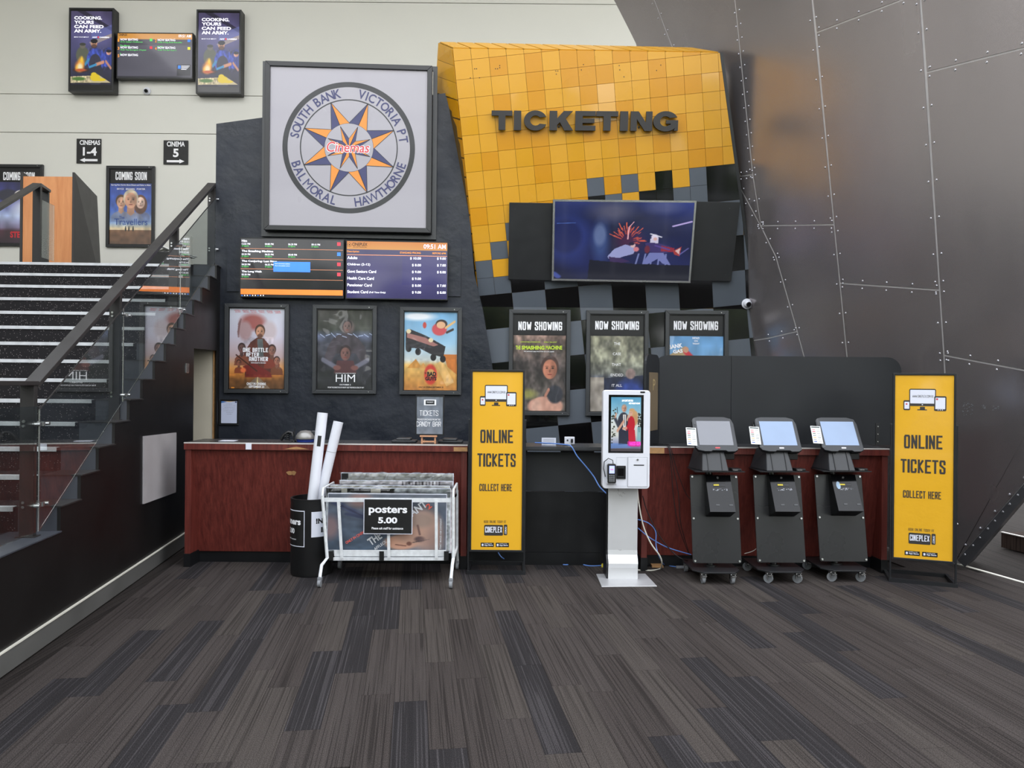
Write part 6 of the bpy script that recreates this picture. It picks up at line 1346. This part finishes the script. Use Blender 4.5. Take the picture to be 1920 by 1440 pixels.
r = m.rect(1200.5, 734, 1209.5, 736.8); MB().prism(rrect(r[0], r[1], r[2], r[3], (r[3] - r[2]) * .45, y=-.002), (0, .002, 0)).build('camera_badge', m_blackplas, m.e)
r = m.rect(1177.5, 857.5, 1213.5, 912.5); dd_ = B('printer_door', m_white, m.e, r[0], r[1], -.004, 0, r[2], r[3], bevel=.002); fr_ = frame_mb(r[1] - r[0] + .004, r[3] - r[2] + .004, .002, -.001, .0, z0=r[2] - .002).build('door_gap', m_fgrey, dd_); fr_.location = ((r[0] + r[1]) / 2, 0, 0)
q = m.rect(1188, 871, 1207.5, 872.8); B('ticket_slot', m_dkgrey, dd_, q[0], q[1], -.006, -.003, q[2], q[3]); c = m.l(1195.3, 862); MB().cyl((c[0], -.009, c[1]), (c[0], -.003, c[1]), .008, 16).build('door_lock', m_steel, dd_, smooth=True)
r = m.rect(1156, 857, 1176, 911); frame_mb(r[1] - r[0], r[3] - r[2], .0015, -.0015, 0, z0=r[2]).build('side_panel', mat('pale_grey_line', s(196, 200, 208), .4), m.e).location = ((r[0] + r[1]) / 2, 0, 0)
r = m.rect(1155.5, 873, 1173, 897.5); sc_ = B('barcode_scanner', m_blackplas, m.e, r[0], r[1], -.012, 0, r[2], r[3], bevel=.002); q = m.rect(1158.5, 878, 1169, 892); B('scanner_window', m_screenoff, sc_, q[0], q[1], -.0135, -.011, q[2], q[3])
for y0, y1 in ((875.5, 877), (892.5, 894)): q = m.rect(1158, y0, 1170, y1); B('scanner_slot', m_dkgrey, sc_, q[0], q[1], -.0135, -.011, q[2], q[3])
# card terminal in a white cradle on the head
r = m.rect(1137.5, 869, 1154.5, 905)
ct = B('terminal_cradle', m_white, m.e, r[0] - .002, r[1] + .004, -.035, 0, r[2] - .006, r[2] + .03, bevel=.004); B('cradle_back', m_white, ct, r[0] + .01, r[1] - .01, -.014, 0, r[2], r[3] - .03)
cd = MB().prism([Vector((p.x, -.052 + (p.z - r[2]) * .10, p.z)) for p in rrect(r[0] + .002, r[1] - .002, r[2] + .002, r[3], .012)], (0, .028, 0)).build('card_terminal', m_blackplas, m.e, bevel=.002)
q = m.rect(1140.3, 871.5, 1151.5, 887, .0); B('terminal_screen', m_screenoff, cd, q[0], q[1], -.047, -.040, q[2], q[3]); B('terminal_display', mat('lit_lavender', s(170, 180, 250), .3, emit=.8), cd, q[0] + .003, q[1] - .003, -.0485, -.046, q[2] + .003, q[3] - .003); text('VISA', q[0] + .010, q[2] + .03, .028, .010, cd, m_emr, y=-.0492, bold=.03)
b = MB()
for i in range(4):
    for j in range(3): x, z = m.l(1142 + 3.6 * j, 890.5 + 3.2 * i); b.box(x - .0055, x + .0055, -.056, -.046, z - .0045, z + .0045)
b.build('keypad', m_rubber, cd)
MB().tube([(r[0] + .05, -.03, r[3] - .01), (r[0] + .045, -.03, r[3] + .03), (r[0] + .01, -.025, r[3] + .045), (r[0] - .022, -.012, r[3] + .015), (r[0] - .026, -.01, r[3] - .04), (r[0] - .012, -.02, r[2] + .05)], .0035, 7).build('terminal_cord', m_cableb, ct, smooth=True)
# column and floor plate
lx = lambda wx: wx - m.M.translation.x
x0, x1 = at(1140.8, 1000, 5.99).x, at(1196.5, 1000, 5.99).x
Mi = m.Mi
prof = [(.085, .0), (.085, .10), (.075, .135), (.09, .17), (.115, .20), (.12, .24), (.12, zb0 + .02)]
back_ = [(.30, zb0 + .02), (.30, .0)]
pts = [(lx(x0), y, z - zb0) for y, z in prof + back_]; MB().prism(pts, (x1 - x0, 0, 0)).build('column', mat('silver_column', s(218, 219, 220), .3, metal=.35, var=.02), m.e, bevel=.003)
MB().prism([(lx(x0) - .014, y + .012, z - zb0) for y, z in prof + back_], (.012, 0, 0)).build('column_edge', m_blackplas, m.e)
fp = [fl(1128, 1101.4), fl(1232, 1100.3), fl(1210, 1077), fl(1118, 1077.6)]
fpl = [Vector((lx(p.x), p.y - KY, -zb0)) for p in fp]; MB().prism(fpl, (0, 0, .008)).build('floor_plate', mat('brushed_floor_plate', s(200, 200, 202), .45, metal=.5), m.e, bevel=.003)

# --- three black ticket collection machines
def machine(label, loc, rz, badge, card_dz=0.0, sticker=False, wheel_turn=0.0, screen_m=None):
    t = thing('ticket_machine', label, 'ticket machine', loc, rz)
    MB().prism([(-.19, .24, .092), (-.19, -.13, .092), (-.12, -.22, .092), (.14, -.22, .092), (.20, -.13, .092), (.20, .24, .092)], (0, 0, .012)).build('base_plate', m_frame, t, bevel=.002)
    for i, (x, y) in enumerate(((-.11, -.18), (.13, -.18), (-.16, .20), (.17, .20))):
        c_ = MB().box(x - .024, x + .024, y - .022, y + .022, .084, .092).box(x - .020, x - .014, y - .012, y + .030, .035, .086).box(x + .014, x + .020, y - .012, y + .030, .035, .086).box(x - .018, x + .018, y - .042, y - .012, .066, .076).build('caster', m_steel, t)
        q = Matrix.Translation((x, y + .012, .037)) @ Matrix.Rotation(wheel_turn, 4, 'Z')
        wv = MB().cyl(q @ Vector((-.012, 0, 0)), q @ Vector((.012, 0, 0)), .037, 24).cyl(q @ Vector((-.015, 0, 0)), q @ Vector((.015, 0, 0)), .015, 12).build('wheel', m_rubber, c_, smooth=True)
    MB().cyl((0, .02, .104), (0, .10, .90), .030, 20).build('pole', m_frame, t, smooth=True); MB().cyl((0, .02, .104), (0, .02, .112), .055, 20).build('pole_collar', m_frame, t, smooth=True)
    # raked front plate
    za, zb = .145, .865; ya, yb = -.085, .045; R = Matrix.Translation((0.03, ya, za)) @ Matrix.Rotation(-math.atan2(yb - ya, zb - za), 4, 'X'); Lp = math.hypot(yb - ya, zb - za)
    pf = MB(); pf.prism([R @ v_ for v_ in rrect(-.203, .203, 0, Lp, .015)], R.to_3x3() @ Vector((0, .010, 0))); fpo = pf.build('front_plate', mat_plate, t, bevel=.0015)
    b = MB()
    for x in (-.185, .185):
        for z in (.018, Lp / 2, Lp - .018): b.cyl(R @ Vector((x, -.010, z)), R @ Vector((x, 0, z)), .0085, 12)
    b.build('plate_bolts', m_steel, fpo, smooth=True)
    # wedge-shaped ticket printer box
    bx0, bx1 = -.055, .155; zt = zb + .002; zf = .585; zl = .52
    ytop = .045 - .03; yfr = -.165
    side_p = [(ytop - .02, zt), (yfr, zf), (ya + (yb - ya) * (zl - za) / (zb - za) - .005, zl), (yb + .02, zt)]
    pb = MB().prism([(bx0, y, z) for y, z in side_p], (bx1 - bx0, 0, 0)).build('printer_box', mat_gloss, t, bevel=.002)
    fd = Vector((0, yfr - (ytop - .02), zf - zt)).normalized(); fnrm = Vector((0, -abs(fd.z), fd.y)).normalized() if False else Vector((0, fd.z, -fd.y)).normalized(); 
    if fnrm.y > 0: fnrm = -fnrm
    def fpt(x, d, o=0.0): return Vector((x, ytop - .02, zt)) + fd * d + fnrm * o
    def fbox(name, mt, xa, xb, da, db, o0, o1, par=pb): 
        return MB().prism([fpt(xa, da, o1), fpt(xb, da, o1), fpt(xb, db, o1), fpt(xa, db, o1)], fnrm * (o0 - o1)).build(name, mt, par)
    fbox('ticket_slot', m_btext, .0, .10, .075, .105, -.0, .0012); fbox('slot_lamp', m_yellow, .003, .048, .082, .094, 0, .0024); fbox('slot_tray', m_dkgrey, .050, .098, .082, .094, 0, .0024)
    MB().cyl(fpt(.045, .024, 0), fpt(.045, .024, .005), .0095, 16).build('key_lock', m_steel, pb, smooth=True)
    rn = random.Random(int(badge * 10)); b = MB()
    for k in range(26):
        x = -.01 + rn.random() * .12; d = .118 + rn.random() * .018 + (.012 if abs(x - .05) > .045 else .02) * 0; s_ = .002 + rn.random() * .004
        b.add([fpt(x, d, .0014), fpt(x + s_ * 1.6, d + .001, .0014), fpt(x + s_, d + s_, .0014)], [(0, 1, 2)])
    b.build('tape_residue', m_paper, pb, kind='stuff')
    for x in (.0, .11): fbox('hinge_tab', m_fgrey, x, x + .03, .258, .270, 0, .003)
    if sticker: 
        c2 = fpt(-.008, .10, .0016); n_ = 12; MB().add([fpt(-.010 + .018 * math.cos(a), .098 + .032 * math.sin(a) * (1 if math.sin(a) > 0 else 1.2), .0018) for a in np.linspace(0, 2 * PI, n_, endpoint=False)], [tuple(range(n_))]).build('torn_sticker', mat('pale_blue_paper', s(165, 190, 215), .6), pb)
    # tray, housing and monitor
    tb = MB().prism([(-.17, -.12, .905), (.25, -.10, .905), (.24, .20, .905), (-.16, .20, .905)], (0, 0, .006)).build('tray', m_frame, t)
    hs = MB(); lo = [(-.105, -.10, .911), (.115, -.10, .911), (.125, .17, .911), (-.16, .17, .911)]; hi = [(-.085, -.02, 1.085), (.095, -.02, 1.085), (.10, .17, 1.085), (-.11, .17, 1.085)]
    hs.add([Vector(p) for p in lo + hi], [(0, 1, 5, 4), (1, 2, 6, 5), (2, 3, 7, 6), (3, 0, 4, 7), (4, 5, 6, 7), (3, 2, 1, 0)]); ho = hs.build('stand_housing', m_dkgrey, t, bevel=.008)
    for x in (-.055, .06): MB().prism([(x, -.103, .915), (x + .006, -.103, .915), (x + .006, -.028, 1.08), (x, -.028, 1.08)], (0, -.003, 0)).build('rib', m_blackplas, ho)
    rd = B('barcode_reader', m_blackplas, t, .105, .185, -.02, .05, 1.00, 1.055, bevel=.006); B('reader_bracket', m_dkgrey, rd, .11, .19, -.02, .06, 1.055, 1.09)
    ds = B('card_reader', m_blackplas, t, .145, .225, -.085, .0, .911, .932, bevel=.004); B('reader_light', m_steel, ds, .155, .195, -.0865, -.084, .918, .924)
    M_ = Matrix.Translation((.025, -.065, 1.085)) @ Matrix.Rotation(-math.radians(32), 4, 'X'); Lm = .318
    out = [(-.155, .0), (-.10, -.012), (-.05, -.012), (-.035, -.003), (.075, -.003), (.09, -.014), (.15, -.012), (.178, .004), (.176, .25), (.158, .30), (.10, Lm), (-.12, Lm), (-.158, .308), (-.176, .28), (-.176, .03)]
    mo = MB().prism([M_ @ Vector((x, 0, z)) for x, z in out], M_.to_3x3() @ Vector((0, .035, 0))).build('monitor', m_dkgrey, t, bevel=.004)
    MB().prism([M_ @ Vector((x, -.0015, z)) for x, z in ((-.140, .045), (.146, .045), (.146, .275), (-.140, .275))], M_.to_3x3() @ Vector((0, .0012, 0))).build('screen', screen_m or m_kscreen, mo)
    MB().prism([M_ @ v_ for v_ in rrect(-.012, .028, .014, .026, .005, y=-.002)], M_.to_3x3() @ Vector((0, .002, 0))).build('badge', m_red if badge < 1 else m_paper, mo)
    # laminated instruction card taped to the left edge
    Cm = M_ @ Matrix.Translation((-.205, -.012, .035 + card_dz)) @ Matrix.Rotation(math.radians(3), 4, 'Y')
    cvk = Cv(24, 44, (232, 236, 238)).rect(.06, .03, .94, .10, (60, 72, 70))
    for k, cc in enumerate(((200, 80, 90), (190, 60, 80), (90, 95, 80), (60, 85, 90), (205, 165, 95), (120, 120, 120), (50, 80, 160))):
        y = .18 + .115 * k; cvk.rect(.12, y, .42, y + .05, cc).rect(.56, y - .01, .9, y + .02, (130, 135, 135)).rect(.6, y + .04, .86, y + .06, (160, 165, 165))
    cdm = sheet(cvk, 'instruction_card', -.042, .042, 0, .168, t, m_print_matt, y=0); cdm.matrix_local = Cm
    MB().prism([M_ @ Vector((x, -.002, z)) for x, z in ((-.172, .02), (-.145, .02), (-.145, .06), (-.172, .06))], M_.to_3x3() @ Vector((0, .0015, 0))).build('tape', m_fgrey, mo)
    MB().prism([M_ @ Vector((x, -.002, z)) for x, z in ((-.165, .24), (-.145, .24), (-.150, .30), (-.170, .295))], M_.to_3x3() @ Vector((0, .0015, 0))).build('tape', m_fgrey, mo)
    return t
mat_plate = mat('satin_grey_plate', s(34, 34, 36), .28, var=.05, vscale=2, spec=.4)
mat_gloss = mat('gloss_black_box', s(12, 13, 15), .12, var=.06, spec=.35)
m_klit = mat('lit_pale_blue_screen', s(120, 138, 165), .2, var=.03, emit=.55)
m_kscreen = mat('pale_reflecting_screen', s(98, 100, 108), .15, var=.02, coat=1.0)
for lab, px, py, bd, cz, stk, wt in (('black ticket machine on casters with red screen badge, nearest the white kiosk', 1341, 1062, .5, .0, False, 0), ('black ticket machine on casters in the middle, white badge and clear slot', 1464, 1060, 1.5, .012, False, .9), ('black ticket machine on casters with torn blue sticker, nearest the right banner', 1579, 1056, 2.5, .02, True, .9)):
    machine(lab, ((1.69, 6.07, 0), (2.24, 6.11, 0), (2.79, 6.17, 0))[int(bd)], 0, bd, cz, stk, wt, screen_m=None if bd < 1 else m_klit)
# --- cables
cable('blue network cable hanging from the middle counter towards the white kiosk', [at(1003, 830, 6.45), at(1025, 831, 6.40), at(1062, 834, 6.30), at(1072, 838, 6.24), at(1082, 855, 6.23), at(1098, 874, 6.23), at(1113, 893, 6.22), at(1124, 912, 6.15), at(1138, 926, 6.05)], .0055, m_blue)
cable('blue network cable lying along the floor between left banner and white kiosk', [at(934, 1036, 6.44), at(942, 1046, 6.43), flr(958, 1053), flr(985, 1056), flr(1005, 1051), flr(1022, 1048), flr(1040, 1055), flr(1060, 1060), flr(1080, 1057), flr(1105, 1062), flr(1132, 1061)], .005, m_blue)
tg = fl(1134, 1064); t = thing('cable_tag', 'small yellow tag tied to the cable end beside the kiosk foot', 'tag', (tg.x, tg.y, 0)); MB().prism([(-.03, 0, .002), (.015, -.03, .002), (.035, .0, .002), (.0, .03, .002)], (0, 0, .03)).build('label', m_yellow, t)
cable('white power cable looping down from the kiosk to the floor on its right', [at(1195, 918, 6.12), at(1198, 945, 6.12), at(1206, 985, 6.12), at(1220, 1018, 6.12), at(1237, 1042, 6.15), at(1241, 1056, 6.2), flr(1238, 1067), flr(1222, 1070.5), flr(1196, 1070)], .006, m_cablew)
cable('pale blue cable running from the kiosk column to a connector on the floor', [at(1196, 974, 6.16), at(1216, 981, 6.2), at(1229, 996, 6.2), at(1230, 1022, 6.2), at(1236, 1044, 6.2), flr(1246, 1060), flr(1262, 1063), flr(1282, 1066)], .0045, m_blue)
cable('violet-blue cable crossing behind the kiosk to the left ticket machine', [at(1196, 990, 6.18), at(1218, 1008, 6.22), at(1246, 1024, 6.22), at(1268, 1032, 6.22), at(1296, 1040, 6.24)], .0045, m_blue)
for k, lb in enumerate(('leftmost black cable dropping over the right counter front', 'middle black cable dropping over the right counter front', 'rightmost black cable slanting across the right counter to the machine')):
    o_ = (0, 5, 12)[k]; e_ = ((1292, 1040), (1296, 1048), (1300, 940))[k]
    cable(lb, [at(1214 + o_, 833, 6.50), at(1240 + o_ * .4, 833, 6.40), at(1253 + o_ * .3, 838, 6.235), at(1259 + o_ * .8, 880, 6.22), at(1262 + o_ * 2, 925, 6.22)] + ([at(1272 + o_, 985, 6.22), at(*e_, 6.28)] if k < 2 else [at(*e_, 6.2)]), .0032, m_cableb)
cable('black cable sloping from the kiosk column down to the first ticket machine', [at(1205, 930, 6.14), at(1214, 960, 6.18), at(1236, 1004, 6.2), at(1262, 1036, 6.2), at(1284, 1050, 6.15), flr(1302, 1053, .02)], .0045, m_cableb)
cable('thin white cable between the first and second ticket machines', [at(1396, 1038, 6.2), at(1412, 1033, 6.24), at(1426, 1022, 6.2)], .003, m_cablew)
cable('white cable on the floor linking second and third ticket machines', [flr(1512, 1056), flr(1522, 1052), flr(1536, 1050.5), flr(1552, 1053)], .005, m_cablew)
cn = fl(1277, 1066); t = thing('cable_connector', 'pale plastic cable connector lying on the carpet left of the first machine', 'connector', (cn.x, cn.y, 0), .1); B('plug', m_rubber, t, -.045, .03, -.012, .012, .002, .024, bevel=.004); B('sleeve', m_blackplas, t, .03, .10, -.01, .01, .004, .022, bevel=.004)
tgy = fl(1515, 1061); t = thing('cable_tag', 'yellow tag on the cable between the second and third machines', 'tag', (tgy.x, tgy.y, 0), .6); B('label', m_yellow, t, -.03, .03, -.012, .012, .002, .02)
# floor mark: chipboard offcut at the foot of the right counter
cb = fl(1232, 1063); t = B('chipboard_offcut', m_ply, None, cb.x - .05, cb.x + .05, cb.y - .03, cb.y + .05, .001, .02); tag(t, 'small tan chipboard offcut on the floor at the right counter foot', 'offcut')
# hedge outside the glazed front, seen only in reflections
hb = MB(); rh = random.Random(2)
for k in range(150):
    x = -18 + 36 * k / 149 + rh.random(); r = .6 + rh.random() * 1.0; zc = .4 + rh.random() * 5.4; c = Vector((x, -15 - rh.random() * 3, zc))
    hb.lathe([(0, -r), (r * .7, -r * .6), (r, 0), (r * .75, r * .65), (0, r)], 10, c)
tag(hb.build('hedge_foliage', mat('leafy_green', s(84, 104, 52), .8, var=.5, vscale=4, bump=1), None, smooth=True), 'leafy green planting outside the glazed front behind the viewer', 'hedge', kind='stuff')

# repeats of one kind share a group
GROUPS = {'framed_poster': 'framed film posters on the walls', 'wrapped_poster': 'plastic-wrapped posters standing in the trolley', 'ticket_machine': 'black ticket machines in front of the right counter',
          'banner_stand': 'yellow online ticket banners', 'advertising_display': 'portrait advertising screens high on the cream wall', 'direction_sign': 'black arrow signs on the cream wall', 'security_camera': 'white dome cameras',
          'cable': 'loose cables around the counters', 'poster_tube': 'white poster tubes in the black bin', 'reception_counter': 'mahogany counters', 'blank_board': 'dark boards beside the big screen', 'session_monitor': 'monitors listing film sessions',
          'flat_tray': 'flat trays beside the easel sign', 'cable_tag': 'yellow cable tags'}
for o in list(COL.objects):
    st = o.name.split('.')[0]
    if o.parent is None and st in GROUPS and 'group' not in o: o['group'] = GROUPS[st]
